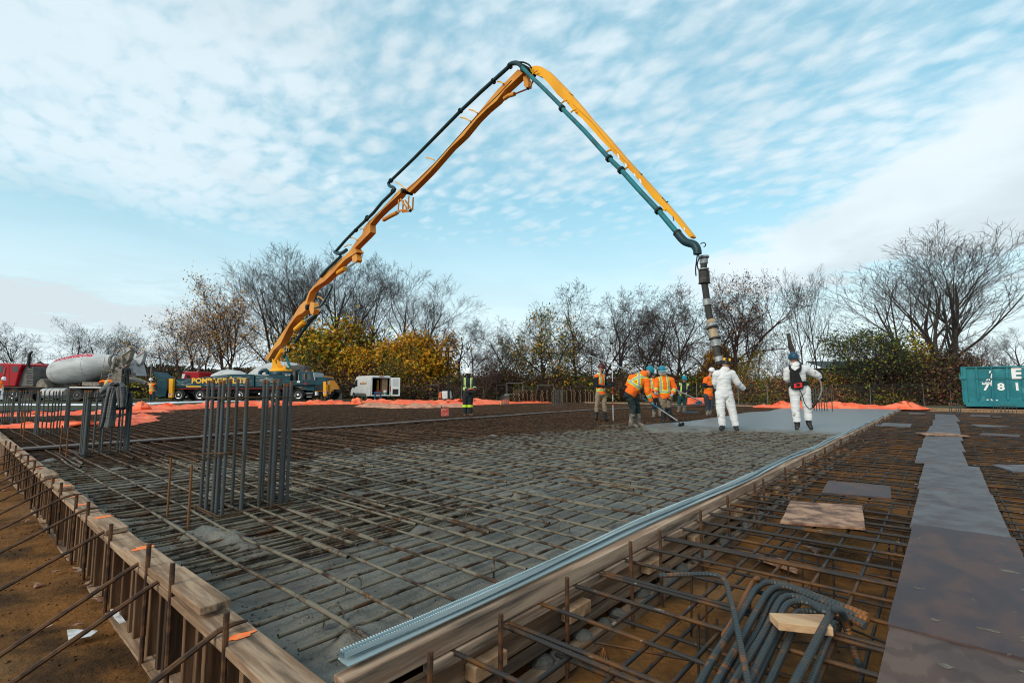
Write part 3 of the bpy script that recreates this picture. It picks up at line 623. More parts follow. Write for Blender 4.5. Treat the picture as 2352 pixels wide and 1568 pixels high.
# ---------------------------------------------------------------- plywood walkway and loose boards
z5 = lambda x, y: (1837.5 + .4139 * x, 918.75 + .4139 * y)
z4b = lambda x, y: (1470 + .336 * x, 1041.25 + .336 * y)
w_ply = mat('plywood_stained', (0.040, 0.027, 0.030), 0.55, col2=(0.085, 0.050, 0.044), scale=3.2, lo=0.40, hi=0.62, detail=9, bump=0.25, bscale=40, bdist=0.003, col3=(0.17, 0.145, 0.115), s3=11.0, lo3=0.65, hi3=0.70, stretch=(1.4, .8, 1), rough2=0.66, spec=0.3)
w_ply2 = mat('plywood_grey', (0.098, 0.096, 0.100), 0.55, col2=(0.055, 0.040, 0.045), scale=3.4, lo=0.38, hi=0.66, detail=9, bump=0.3, bscale=30, bdist=0.003, col3=(0.12, 0.075, 0.068), s3=3, lo3=0.55, hi3=0.7, spec=0.35)
def grain(m):
    def fn(t, n, l, b):
        src = b.inputs['Base Color'].links[0].from_socket
        tcn = n('ShaderNodeTexCoord'); mp = n('ShaderNodeMapping'); mp.inputs['Scale'].default_value = (1.5, 0.45, 1); l(tcn.outputs['Object'], mp.inputs[0])
        w = n('ShaderNodeTexWave'); w.wave_type = 'RINGS'; w.inputs['Scale'].default_value = 2.6; w.inputs['Distortion'].default_value = 16; w.inputs['Detail'].default_value = 5; w.inputs['Detail Scale'].default_value = 0.55; w.inputs['Detail Roughness'].default_value = .6; l(mp.outputs[0], w.inputs['Vector'])
        mr = n('ShaderNodeMapRange'); l(w.outputs['Fac'], mr.inputs[0]); mr.inputs[1].default_value = 0.55; mr.inputs[2].default_value = 0.85; mr.inputs[4].default_value = 0.5
        mx = n('ShaderNodeMix'); mx.data_type = 'RGBA'; mx.blend_type = 'MULTIPLY'; l(mr.outputs[0], mx.inputs[0]); l(src, mx.inputs[6]); mx.inputs[7].default_value = (0.45, 0.36, 0.34, 1); l(mx.outputs[2], b.inputs['Base Color'])
    return pos_mask(m, fn)
w_plyg = mat('plywood_grained', (0.060, 0.038, 0.032), 0.55, col2=(0.115, 0.068, 0.050), scale=2.0, lo=0.35, hi=0.66, detail=9, bump=0.2, bscale=40, bdist=0.003, col3=(0.17, 0.14, 0.11), s3=12.0, lo3=0.66, hi3=0.71, spec=0.3); grain(w_plyg)
w_plyl = mat('plywood_light', (0.36, 0.21, 0.13), 0.65, col2=(0.12, 0.062, 0.042), scale=5.0, lo=0.42, hi=0.62, detail=9, bump=0.2, bscale=40, bdist=0.003); grain(w_plyl)
sheet_m = [w_plyg, w_ply, w_ply2, w_ply2, w_ply2, w_ply2, w_ply2, w_ply2, w_ply2, w_ply2, w_ply2]
ysh = [1.35, 3.05, 5.29, 7.39, 9.8, 12.18, 14.6, 17.2, 19.9, 23.4, 29.3]
xl = [-.265, -.26, -.27, -.28, -.40, -.385, -.38, -.36, -.32, -.30]; xr = [.33, .33, .325, .32, .20, .23, .27, .29, .29, .36]
def board(name, c, w, l, rz, m, label, th=0.018, tilt=(0, 0), holes=0, cat='plywood sheet', group=None):
    mb = MB(); a = w / 2; b = l / 2
    n = 10; pts = []
    j = lambda: random.uniform(-.006, .006)
    for k in range(n): pts.append((-a + 2 * a * k / n, -b + j(), 0))
    for k in range(n): pts.append((a + j() * .5, -b + 2 * b * k / n, 0))
    for k in range(n): pts.append((a - 2 * a * k / n, b + j(), 0))
    for k in range(n): pts.append((-a + j() * .5, b - 2 * b * k / n, 0))
    mb.prism(pts, (0, 0, th)); o = mb.build(name, m, loc=c); o.rotation_euler = (tilt[0], tilt[1], rz); return tag(o, label, cat, group)
names = ['brown swirly-grained plywood sheet nearest the camera in the walkway', 'long dark stained plywood sheet, second of the walkway from the camera', 'bluish grey plywood sheet, third of the walkway', 'pitted grey plywood sheet, fourth of the walkway, where it turns narrower', 'grey plywood sheet, fifth of the walkway, jutting left', 'pale grey plywood sheet, sixth of the walkway', 'grey plywood sheet under the split board across the walkway', 'grey plywood sheet, eighth of the walkway', 'purplish plywood sheet, ninth of the walkway', 'last purplish plywood sheet of the walkway, by the far edge']
for i in range(10):
    y0, y1 = ysh[i], ysh[i + 1]; lift = [0.0, 0.012, 0.0, 0.006, 0.014, 0.0, 0.01, 0.0, 0.012, 0.0][i]
    board('plywood_sheet', ((xl[i] + xr[i]) / 2, (y0 + y1) / 2, -0.086 + lift), xr[i] - xl[i], y1 - y0 + 0.06, random.uniform(-.012, .012), sheet_m[i], names[i], tilt=(random.uniform(-.002, .002), random.uniform(-.006, .006)), group='plywood sheets of the walkway over the mat')
m_blue = mat('blue_chalk', (0.05, 0.35, 0.55), 0.8)
mb = MB()
for (a, b, c, d) in ((0, 0, .035, 0), (.035, 0, .04, .05), (0, .03, .04, .03), (0, 0, -.005, .05), (.05, .0, .085, .004), (.085, .004, .08, .05), (.05, .03, .08, .03), (-.02, -.01, -.03, .02), (.02, .06, .06, .065)):
    mb.beam((a, b, 0), (c, d, 0), .006, .001)
sh = [o for o in COL.objects if o.get('label') == names[0]][0]
sc = mb.build('scribble', m_blue, sh); sc.location = (0.13, -0.20, 0.0195) ; sc.rotation_euler = (0, 0, 0.2)
m_splat = mat('mortar_splash', (.15, .135, .11), .85, col2=(.10, .085, .07), scale=20)
def splats(o, n, hx, hy, zt_, big=.05):
    for k in range(n):
        cx0, cy0 = random.uniform(-hx, hx), random.uniform(-hy, hy); rr0 = big * random.uniform(.12, 1) ** 1.6; nn = 9; ph = random.random() * 6; el_ = random.uniform(.3, .8)
        pts = [(cx0 + rr0 * math.cos(2 * PI * j / nn + ph) * random.uniform(.55, 1.3), cy0 + el_ * rr0 * math.sin(2 * PI * j / nn + ph) * random.uniform(.55, 1.3), zt_ + .0006) for j in range(nn)]
        mb = MB(); mb.prism(pts, (0, 0, .0012)); mb.build('mortar_splash', m_splat, o)
for q in [o for o in COL.objects if o.get('group') == 'plywood sheets of the walkway over the mat'][:5]: splats(q, 10, .28, (1.0 if q.location.y > 3 else .75), .018)
def quad_board(corners, z, m, label, th=0.018, name='loose_board', cat='board', group=None):
    P = [G(x, y, z) for x, y in corners]; c = sum(P, Vector()) / 4; c.z = z
    pts = []
    for i in range(4):
        a, b = P[i], P[(i + 1) % 4]
        for k in range(6): q = a.lerp(b, k / 6); pts.append(Vector((q.x - c.x + random.uniform(-.003, .003), q.y - c.y + random.uniform(-.003, .003), 0)))
    mb = MB(); mb.prism(pts, (0, 0, th)); o = mb.build(name, m, loc=c - UP * th); return tag(o, label, cat, group)
quad_board([(1815, 1150), (1980, 1160), (1988, 1212), (1793, 1197)], -0.065, w_plyl, 'light brown grained plywood offcut lying on the bars of the open bay')
quad_board([(1903, 1103), (2044, 1115), (2048, 1143), (1887, 1130)], -0.065, w_ply, 'dark purple plywood offcut behind the light one in the open bay')
quad_board([z5(462, 124), z5(620, 131), z5(612, 147), z5(445, 140)], -0.05, w_ply2, 'grey plywood offcut beside the bulkhead, left of the walkway', th=.03)
quad_board([z5(420, 134), z5(470, 134), z5(465, 141), z5(412, 140)], -0.07, w_ply2, 'short dark scrap board tucked under the grey offcut by the bulkhead')
quad_board([z5(600, 68), z5(700, 72), z5(690, 78), z5(605, 75)], -0.05, w_ply2, 'small grey board near the far end of the bulkhead')
quad_board([z5(640, 178), z5(790, 178), z5(942, 196), z5(700, 192)], -0.03, w_plyl, 'long split tan board lying across the walkway', th=.02)
quad_board([z5(940, 135), z5(1010, 134), z5(1172, 146), z5(1000, 147)], -0.07, w_ply2, 'pale pointed plywood sheet right of the walkway, farther one', th=.02)
quad_board([z5(1010, 180), z5(1225, 191), z5(1215, 204), z5(995, 191)], -0.07, w_ply, 'purplish plank right of the walkway', th=.02)
quad_board([z5(1060, 356), z5(1330, 358), z5(1330, 400), z5(1180, 393)], -0.07, w_ply2, 'grey plywood sheet at the right edge beside the walkway', th=.02)
quad_board([z5(945, 82), z5(1058, 84), z5(1056, 90), z5(948, 87)], -0.06, w_ply2, 'small dark plank at the far right of the open bay, left one', th=.02)
quad_board([z5(1065, 88), z5(1122, 90), z5(1118, 95), z5(1070, 94)], -0.06, w_ply, 'small dark plank at the far right of the open bay, right one', th=.02)
for p, lab in ((((700, 690), (935, 700), (1080, 800), (1075, 822), (930, 770)), 'pale broken lath lying on the soil under the mat'), (((850, 698), (890, 702), (955, 745), (940, 760)), 'short pale wood splinter on the soil under the mat'), (((1105, 622), (1180, 618), (1240, 660), (1200, 680)), 'grey wood scrap on the soil below the light plywood offcut')):
    flat_poly('wood_scrap', gpoly(z4b, p, -0.46), w_plyl if 'lath' not in lab else w_plyl, lab, 'wood scrap', thick=.012)
# plank laid over the far mat (long foot plank)
PA = G(50, 1030, -0.01); PB = G(1350, 941, -0.01); dd = (PB - PA); nseg = 7
ordp = ords
m_plk = mat('weathered_plank', (0.10, 0.088, 0.085), 0.6, col2=(0.15, 0.105, 0.08), scale=3, bump=0.3, bscale=20, bdist=.004, stretch=(1, 1, 1))
L_ = dd.length; ang = math.atan2(dd.y, dd.x)
for i in range(nseg):
    a = PA + dd * (i / nseg); b = PA + dd * ((i + 1) / nseg); mb = MB(); c = (a + b) / 2
    mb.box((0, 0, 0), (L_ / nseg + .05, 0.26, 0.032), Matrix.Rotation(random.uniform(-.01, .01), 3, 'X')); o = mb.build('foot_plank', m_plk, bevel=.004, loc=(c.x, c.y, -0.013 + (i % 2) * 0.010)); o.rotation_euler = (0, 0, ang + random.uniform(-.01, .01))
    tag(o, 'weathered flat plank of the long line across the mat, %s from the left form' % ords[i], 'plank', 'planks laid end to end across the mat')
e = G(1345, 941, -0.01); f = G(1760, 925, -0.01)
mb = MB(); c = (e + f) / 2; d2 = f - e; mb.box((0, 0, 0), (d2.length, .25, .03)); o = mb.build('foot_plank', m_plk, loc=(c.x, c.y, -0.012)); o.rotation_euler = (0, 0, math.atan2(d2.y, d2.x)); tag(o, 'far end plank of the long line, behind the workers', 'plank', 'planks laid end to end across the mat')
# far edge form
mb = MB()
mb.box((0, 0, 0), (26, .05, .10)); o = mb.build('far_edge_form', w_bulk, loc=(BULK_X - 13 - 5, FAR_Y + .02, -0.03)); tag(o, 'thin timber edge form along the far side of the mat behind the workers', 'formwork')
mb = MB(); mb.box((0, 0, 0), (25, .05, .26)); o = mb.build('far_edge_form', w_bulk2, loc=(BULK_X + 12.7, FAR_Y + .02, -0.10)); tag(o, 'dark timber edge form along the far side of the open bay before the container', 'formwork')
mb2 = MB(); mb2.box((0, 0, 0), (25, .09, .035)); o2 = mb2.build('cap_plank', w_fresh, o); o2.location = (0, 0, .1485)

# ---------------------------------------------------------------- column cages
m_bar_c = mat('rebar_column', (0.080, 0.090, 0.094), 0.55, metal=0.45, col2=(0.085, 0.078, 0.066), scale=4, lo=0.48, hi=0.62, col3=(0.16, 0.075, 0.03), s3=6, lo3=0.66, hi3=0.74)
m_tip = mat('rust_tip', (0.16, 0.07, 0.03), 0.85)
m_hoop = mat('rust_hoop', (0.11, 0.062, 0.03), 0.75, metal=.2, col2=(0.06, 0.04, 0.025), scale=12)
def ribbed(a, b, r, name, m, parent, step=0.011, n=7, depth=0.16):
    a = Vector(a); b = Vector(b); ln = (b - a).length; v, q = bar_arrays(a, b, r, max(8, int(ln / step)), n, 0.0, 1, depth)
    return link_mesh(name, v, q, m, smooth=False, parent=parent)
def cage(name, loc, bars, zbot, hoops, label, r=0.0142, lean=0.0, ribs=True, group=None, chair=None):
    e = tag(empty(name, loc), label, 'rebar cage', group)
    for (x, y, h) in bars:
        a = Vector((x - loc[0], y - loc[1], zbot)); b = a + Vector((random.uniform(-.012, .012), random.uniform(-.012, .012), h - zbot))
        o = ribbed(a, b, r, 'rebar', m_bar_c, e, 0.016 if ribs else 0.3, 7 if ribs else 6, 0.26 if ribs else 0)
        mb = MB(); mb.cyl(b - Vector((0, 0, .01)), b + Vector((0, 0, .03)), r * 1.06, 8); mb.build('rusty_tip', m_tip, o)
    for (pts, z, rr) in hoops:
        mb = MB(); P = [Vector((x - loc[0], y - loc[1], z + dz)) for x, y, dz in pts]; mb.tube(P, rr, 6); mb.build('tie_hoop', m_hoop, e, smooth=True)
    return e
zr = lambda x, y: (367.5 + .2343 * x, 857.5 + .2343 * y)       # zoom of the main cage
foot = [(390, 1360, 115), (445, 1385, 95), (508, 1395, 105), (545, 1405, 105), (598, 1420, 80), (570, 1350, 105), (705, 1310, 75), (790, 1400, 75), (800, 1330, 80), (965, 1350, 90), (995, 1260, 100), (1060, 1300, 95), (1085, 1350, 95), (1110, 1310, 80), (1170, 1330, 75), (1190, 1300, 115), (1243, 1300, 115)]
tops = [(475, 100), (510, 90), (555, 105), (600, 100), (665, 85), (615, 130), (790, 70), (850, 75), (915, 95), (945, 90), (1062, 95), (1120, 90), (1115, 150), (1170, 70), (1212, 125), (1168, 130), (1270, 110)]
bars = []
for (fx, fy, _), (tx, ty) in zip(foot, tops):
    P = G(*zr(fx, fy), -0.09); r1 = ray(*zr(tx, ty)); t = math.hypot(P.x, P.y) / math.hypot(r1.x, r1.y); h = CAM_H + r1.z * t
    bars.append((P.x, P.y, min(h, 1.12)))
cx_ = sum(b[0] for b in bars) / len(bars); cy_ = sum(b[1] for b in bars) / len(bars)
def rect(x0, x1, y0, y1, z, ov=0.06, s=0.0): return ([(x0 - ov, y0, 0), (x1 + ov, y0, s), (x1, y1, s), (x0, y1, 0), (x0, y0 - ov * .3, 0)], z, 0.0065)
X0, X1 = min(b[0] for b in bars), max(b[0] for b in bars); Y0, Y1 = min(b[1] for b in bars), max(b[1] for b in bars)
main_cage = cage('column_cage', (cx_, cy_, 0), bars, -0.42, [rect(X0 - .02, X1 + .02, Y0 - .02, Y1 + .02, 0.97), rect(X0 - .02, X1 + .02, Y0 - .02, Y1 + .02, -0.035), rect(X0 - .02, X1 + .02, Y0 - .02, Y1 + .02, -0.055)], 'nearest cage of thick ribbed column bars, in front of the pump truck')
# three-sided link beside the main cage with two rusty uprights
A = G(*zr(70, 1400), -.08); B_ = G(*zr(272, 1520), -.08)
def hz(P, px): r1 = ray(*zr(*px)); t = math.hypot(P.x, P.y) / math.hypot(r1.x, r1.y); return CAM_H + r1.z * t
for P, tp, lb in ((A, (112, 735), 'left'), (B_, (315, 800), 'right')):
    mb = MB(); h = hz(P, tp); o = None
    v, q = bar_arrays((0, 0, -0.25), (0.005, 0, h), 0.0085, 110, 6, 0, 1, .15); o = link_mesh('rusty_upright', v, q, m_tip, loc=P); tag(o, 'thin rusty upright bar standing left of the nearest column cage, the %s of the pair' % lb, 'bar', 'pair of rusty uprights by the nearest cage')
hA = hz(A, (100, 790)); p3 = G(*zr(400, 1300), -.08)
mb = MB(); hm = (hA + hz(B_, (310, 870))) / 2
q1 = Vector((A.x, A.y, hm)); q2 = Vector((B_.x, B_.y, hm)); q0 = G(*zr(430, 1330), -.08); q0.z = hm + .015
qe = Vector((X1 - .1, (Y0 + Y1) / 2, hm + .06))
mb.tube([q1 + Vector((.5, .35, 0.03)), q1, q2 + Vector((-.02, 0, 0)), q2 + Vector((.05, 0.01, 0)), qe], 0.0075, 6); mb.v = [p - q1 for p in mb.v]
tag(mb.build('tie_bar', m_hoop, smooth=True, loc=q1), 'bent horizontal tie bar linking the rusty uprights to the nearest cage', 'bar')
# second cage (carries the shirt)
zq = lambda x, y: (.15625 * x, 857.5 + .15625 * y)
def bars_px(lst, zf=zq, zt=None):
    out_ = []
    for fx, fy, ty in lst:
        P = G(*zf(fx, fy), -0.09); tx = fx + (1176 - zf(fx, fy)[0]) * 0.028 / 0.15625 * (fy - ty) / 900; r1 = ray(*zf(tx, ty)); t = math.hypot(P.x, P.y) / math.hypot(r1.x, r1.y); out_.append((P.x, P.y, CAM_H + r1.z * t))
    return out_
b2 = bars_px([(1175, 1230, 170), (1195, 1235, 180), (1215, 1240, 170), (1235, 1240, 185), (1255, 1235, 175), (1270, 1225, 180), (1360, 1170, 200), (1450, 1210, 260), (1490, 1180, 260), (1605, 1195, 270), (1710, 1200, 270), (1765, 1160, 280), (1815, 1185, 300), (1835, 1190, 300), (1855, 1190, 300), (1875, 1185, 300)])
c2 = Vector((sum(b[0] for b in b2) / len(b2), sum(b[1] for b in b2) / len(b2), 0))
b2 = [(x, y, min(max(h, .85), 1.0)) for x, y, h in b2]
xa, xb = min(b[0] for b in b2), max(b[0] for b in b2); ya, yb = min(b[1] for b in b2), max(b[1] for b in b2)
cage2 = cage('column_cage', tuple(c2), b2, -.42, [rect(xa - .02, xb + .02, ya, yb, 0.90), rect(xa - .02, xb + .02, ya, yb, -0.03)], 'second column cage of ribbed bars, with a plaid shirt hung on it', r=.0145)
b3 = bars_px([(500, 915, 185), (515, 920, 190), (530, 925, 190), (548, 925, 190), (610, 900, 190), (665, 910, 190), (735, 905, 190), (775, 905, 190), (825, 900, 190), (865, 895, 190), (940, 890, 180), (955, 900, 185), (970, 900, 180), (985, 890, 185), (995, 885, 185)])
b3 = [(x, y, min(max(h, .8), .97)) for x, y, h in b3]; c3 = Vector((sum(b[0] for b in b3) / len(b3), sum(b[1] for b in b3) / len(b3), 0)); xa, xb = min(b[0] for b in b3), max(b[0] for b in b3); ya, yb = min(b[1] for b in b3), max(b[1] for b in b3)
cage('column_cage', tuple(c3), b3, -.42, [rect(xa - .02, xb + .02, ya, yb, 0.87), rect(xa - .02, xb + .02, ya, yb, .27)], 'third column cage from the right, in front of the white mixer drum', r=.0150, ribs=False)
b4 = bars_px([(150, 735, 195), (165, 740, 195), (178, 740, 195), (245, 735, 200), (260, 740, 200), (275, 735, 200), (60, 720, 200), (20, 740, 200), (-40, 730, 200), (300, 700, 200), (345, 720, 200), (395, 715, 200), (440, 725, 200), (95, 700, 210), (125, 700, 210), (350, 690, 210)])
b4 = [(x, y, min(max(h, .8), .97)) for x, y, h in b4]; c4 = Vector((sum(b[0] for b in b4) / len(b4), sum(b[1] for b in b4) / len(b4), 0)); xa, xb = min(b[0] for b in b4), max(b[0] for b in b4); ya, yb = min(b[1] for b in b4), max(b[1] for b in b4)
cage('column_cage', tuple(c4), b4, -.42, [rect(xa, xb, ya, yb, 0.86), rect(xa, xb, ya, yb, .35)], 'farthest left column cage, in front of the red truck cab', r=.0165, ribs=False)
for (fx, fy, ty, nm) in ((875, 1215, 690, 'left'), (965, 1275, 720, 'right')):
    P = G(*zq(fx, fy), -.08); r1 = ray(*zq(fx + 40, ty)); t = math.hypot(P.x, P.y) / math.hypot(r1.x, r1.y); h = CAM_H + r1.z * t
    mb = MB(); mb.tube([(0, 0, -.2), (.01, 0, h)], .010, 6); tag(mb.build('rusty_upright', m_tip, smooth=True, loc=P), 'rusty upright bar left of the cage with the shirt, the %s one' % nm, 'bar', 'pair of rusty uprights by the shirt cage')
for (fx, fy, ty, nm) in ((300, 930, 480, 'left'), (338, 960, 500, 'right')):
    P = G(*zq(fx, fy), -.08); r1 = ray(*zq(fx + 20, ty)); t = math.hypot(P.x, P.y) / math.hypot(r1.x, r1.y); h = CAM_H + r1.z * t
    mb = MB(); mb.tube([(0, 0, -.2), (.01, 0, h)], .012, 6); tag(mb.build('rusty_upright', m_tip, smooth=True, loc=P), 'thin rusty upright in front of the farthest left cage, the %s one' % nm, 'bar', 'pair of rusty uprights by the farthest left cage')
def simple_cage(x0, x1, yb_, yt, d, n, label, r=.02):
    P0 = base(x0, d); P1 = base(x1, d); zb = CAM_H - (yb_ - HY) * d / FH; zt = CAM_H - (yt - HY) * d / FH; c = (P0 + P1) / 2
    e = tag(empty('column_cage', (c.x, c.y, zb)), label, 'rebar cage')
    for k in range(n):
        q = P0.lerp(P1, k / (n - 1)) - c + HD * (0.4 * (k % 2)); mb = MB(); mb.tube([(q.x, q.y, -.3), (q.x, q.y, zt - zb + random.uniform(-.05, .05))], r, 6); mb.build('rebar', m_bar_c, e, smooth=True)
    q0 = P0 - c; q1 = P1 - c; mb = MB(); mb.tube([q0 + UP * (zt - zb) * .8, q1 + UP * (zt - zb) * .8], .012, 5); mb.build('tie_hoop', m_hoop, e)
simple_cage(1271, 1294, 922, 894, 32, 12, 'column bars standing at the far edge before the pallet stacks')
simple_cage(1873, 1909, 936, 891, 24, 7, 'column bars standing beyond the fresh slab right of the backpack worker', .022)
simple_cage(2192, 2202, 939, 925, 22.5, 5, 'short cluster of column bars at the far end of the walkway', .02)
simple_cage(2293, 2330, 944, 929, 22.5, 9, 'short column bars at the far edge before the container', .012)
simple_cage(1151, 1168, 922, 906, 33, 8, 'short grey starter bars with a yellow tag at the far edge')

# ---------------------------------------------------------------- plaid shirt on the cage
m_shirt = mat('plaid_flannel', (0.055, 0.058, 0.062), 0.95)
def plaid(t, n, l, b):
    uv = n('ShaderNodeAttribute'); uv.attribute_name = 'cloth'; s = n('ShaderNodeSeparateXYZ'); l(uv.outputs['Vector'], s.inputs[0])
    def stripes(sock, fr, w, ph):
        a = n('ShaderNodeMath'); a.operation = 'MULTIPLY_ADD'; l(sock, a.inputs[0]); a.inputs[1].default_value = fr; a.inputs[2].default_value = ph
        f = n('ShaderNodeMath'); f.operation = 'FRACT'; l(a.outputs[0], f.inputs[0]); c = n('ShaderNodeMath'); c.operation = 'LESS_THAN'; l(f.outputs[0], c.inputs[0]); c.inputs[1].default_value = w; return c.outputs[0]
    def addc(x, y):
        a = n('ShaderNodeMath'); a.operation = 'ADD'; l(x, a.inputs[0]); l(y, a.inputs[1]); return a.outputs[0]
    light = addc(stripes(s.outputs[0], 14, .12, 0), stripes(s.outputs[1], 14, .12, 0)); lt = n('ShaderNodeMath'); lt.operation = 'MULTIPLY'; l(light, lt.inputs[0]); lt.inputs[1].default_value = .5
    dk = addc(stripes(s.outputs[0], 14, .45, .3), stripes(s.outputs[1], 14, .45, .3)); dt = n('ShaderNodeMath'); dt.operation = 'MULTIPLY'; l(dk, dt.inputs[0]); dt.inputs[1].default_value = .5
    m1 = n('ShaderNodeMix'); m1.data_type = 'RGBA'; l(dt.outputs[0], m1.inputs[0]); m1.inputs[6].default_value = (.10, .105, .108, 1); m1.inputs[7].default_value = (.028, .035, .042, 1)
    m2 = n('ShaderNodeMix'); m2.data_type = 'RGBA'; l(lt.outputs[0], m2.inputs[0]); l(m1.outputs[2], m2.inputs[6]); m2.inputs[7].default_value = (.30, .29, .29, 1); l(m2.outputs[2], b.inputs['Base Color'])
pos_mask(m_shirt, plaid)
m_shdark = mat('dark_lining', (0.025, 0.033, 0.038), 0.95)
dsh = (c2.dot(HD)) - 0.12
def cloth(name, left, right, m, d, parent=None, nz=0.035, seed=0, nu=16, sag=0.0):
    """sheet between two image-measured edges (top to bottom), real size at the cage, with folds"""
    rows = len(left); vs = []; at = []; M_ = 26
    for i in range(M_ + 1):
        t = i / M_ * (rows - 1); k = min(int(t), rows - 2); f = t - k
        lx = left[k][0] * (1 - f) + left[k + 1][0] * f; ly = left[k][1] * (1 - f) + left[k + 1][1] * f; ld = left[k][2] * (1 - f) + left[k + 1][2] * f
        rx = right[k][0] * (1 - f) + right[k + 1][0] * f; ry = right[k][1] * (1 - f) + right[k + 1][1] * f; rd = right[k][2] * (1 - f) + right[k + 1][2] * f
        for j in range(nu + 1):
            u = j / nu; bul = math.sin(u * PI)
            dep = d + ld * (1 - u) + rd * u - 0.10 * bul + nz * (math.sin(u * 13 + seed + t * .5) * (.4 + .6 * i / M_) + .5 * math.sin(u * 27 + t * 1.3 + seed))
            p = DP(*zq(lx * (1 - u) + rx * u, ly * (1 - u) + ry * u - 10 * bul * (1 - i / M_)), dep); vs.append(p); at.append((u * abs(rx - lx) / 420, i / M_ * (left[-1][1] - left[0][1]) / 420, 0))
    c = sum(vs, Vector()) / len(vs); W_ = nu + 1
    fs = [(i * W_ + j, i * W_ + j + 1, (i + 1) * W_ + j + 1, (i + 1) * W_ + j) for i in range(M_) for j in range(nu)]
    pl = Vector((0, 0, 0)) if parent is None else parent.location
    o = link_mesh(name, [p - (c if parent is None else pl) for p in vs], fs, m, smooth=True, parent=parent, loc=c if parent is None else None)
    a = o.data.attributes.new('cloth', 'FLOAT_VECTOR', 'POINT'); a.data.foreach_set('vector', np.array(at, dtype=np.float32).ravel())
    sd_ = o.modifiers.new('s', 'SOLIDIFY'); sd_.thickness = .008; return o
shirt = cloth('shirt', [(1600, 150, .25), (1560, 230, 0), (1530, 350, 0), (1500, 520, 0), (1470, 680, 0), (1440, 810, 0)], [(1760, 130, .25), (1740, 230, 0), (1705, 360, 0), (1700, 520, 0), (1700, 680, .05), (1690, 785, .05)], m_shirt, dsh, seed=1)
tag(shirt, 'dark plaid flannel shirt slung over the bars of the second column cage', 'shirt')
cloth('sleeve', [(1690, 135, .15), (1700, 200, 0), (1715, 300, 0), (1730, 400, 0), (1745, 500, 0)], [(1800, 140, .15), (1855, 190, 0), (1868, 300, 0), (1865, 400, 0), (1850, 500, 0)], m_shirt, dsh - .12, parent=shirt, seed=3, nu=12)
cloth('sleeve', [(1600, 140, .3), (1540, 170, .2), (1490, 210, .1), (1460, 250, .1)], [(1700, 130, .3), (1660, 260, .2), (1580, 330, .1), (1530, 370, .1)], m_shirt, dsh - .05, parent=shirt, seed=6, nu=12)
cloth('collar', [(1560, 190, 0), (1600, 150, -.05), (1640, 135, -.05)], [(1700, 200, 0), (1740, 160, -.08), (1760, 135, 0)], m_shirt, dsh - .1, parent=shirt, seed=2, nu=8)
jk = cloth('dark_jacket', [(1780, 230, .1), (1800, 260, 0), (1720, 480, 0), (1710, 540, 0)], [(1850, 270, .1), (1930, 290, 0), (1942, 440, 0), (1900, 520, 0)], m_shdark, dsh + .12, seed=5); tag(jk, 'dark garment hanging under the plaid shirt on the cage', 'jacket')

# ---------------------------------------------------------------- bent bars heaped on the open bay
m_heavy = mat('rebar_heavy', (0.045, 0.058, 0.064), 0.5, metal=0.45, col2=(0.065, 0.062, 0.056), scale=5, lo=0.45, hi=0.6, col3=(0.24, 0.095, 0.03), s3=5.5, lo3=.53, hi3=.62, bump=.2, bscale=70, bdist=.002)
def resample(P, step):
    # catmull-rom then even steps
    Q = [P[0] + (P[0] - P[1])] + P + [P[-1] + (P[-1] - P[-2])]; out_ = []
    for i in range(1, len(Q) - 2):
        for k in range(40):
            t = k / 40; a, b, c, d = Q[i - 1], Q[i], Q[i + 1], Q[i + 2]
            out_.append(0.5 * ((2 * b) + (c - a) * t + (2 * a - 5 * b + 4 * c - d) * t * t + (-a + 3 * b - 3 * c + d) * t ** 3))
    out_.append(P[-1]); res = [out_[0]]; acc = 0
    for i in range(1, len(out_)):
        s = (out_[i] - out_[i - 1]).length
        while acc + s >= step:
            t = (step - acc) / s; out_[i - 1] = out_[i - 1].lerp(out_[i], t); res.append(out_[i - 1].copy()); s = (out_[i] - out_[i - 1]).length; acc = 0
        acc += s
    return res
def bent(pts, z, r, m, label, zf=z4b, name='bent_rebar', step=.0105, n=9, group='bent reinforcing bars heaped on the open bay', depth=.20):
    P = []
    for q in pts:
        zz_ = q[2] if len(q) > 2 else z
        P.append(G(*zf(q[0], q[1]), zz_))
    P = resample(P, step); c = P[len(P) // 2].copy()
    mb = MB(); rr = []
    for i in range(len(P)): rr.append(r * (1 + (depth if i % 2 else 0)))
    mb.tube([p - c for p in P], rr, n); return tag(mb.build(name, m, loc=c), label, 'bent bar', group)
rb = 0.0140
bent([(130, 832), (300, 826), (420, 822), (500, 826), (555, 846), (590, 890), (606, 950), (640, 1080), (690, 1320), (740, 1568), (770, 1720)], .0, .0115, m_heavy, 'slim bent bar crossing over the left of the heap, its short leg pointing left')
bent([(340, 1700), (500, 1400), (640, 1180), (740, 1005), (790, 925), (850, 885), (920, 880), (1010, 900), (1150, 950), (1400, 1045), (1568, 1112)], -.05, rb, m_heavy, 'outermost left bent bar of the heap, hooked over to the right')
bent([(450, 1720), (560, 1500), (700, 1250), (800, 1070), (860, 965), (920, 915), (1010, 912), (1150, 968), (1330, 1045), (1568, 1140)], -.052, rb, m_heavy, 'second bent bar from the left of the heap, rusty at its bend')
bent([(500, 1720), (580, 1568), (700, 1370), (810, 1190), (880, 1030), (930, 960), (1000, 938), (1090, 950), (1200, 1015), (1400, 1090), (1560, 1150)], -.085, rb, m_heavy, 'third bent bar from the left of the heap')
bent([(560, 1720), (640, 1568), (770, 1350), (870, 1180), (945, 1020), (1000, 975), (1080, 978), (1180, 1020), (1300, 1068), (1550, 1172)], -.05, rb, m_heavy, 'fourth bent bar from the left of the heap')
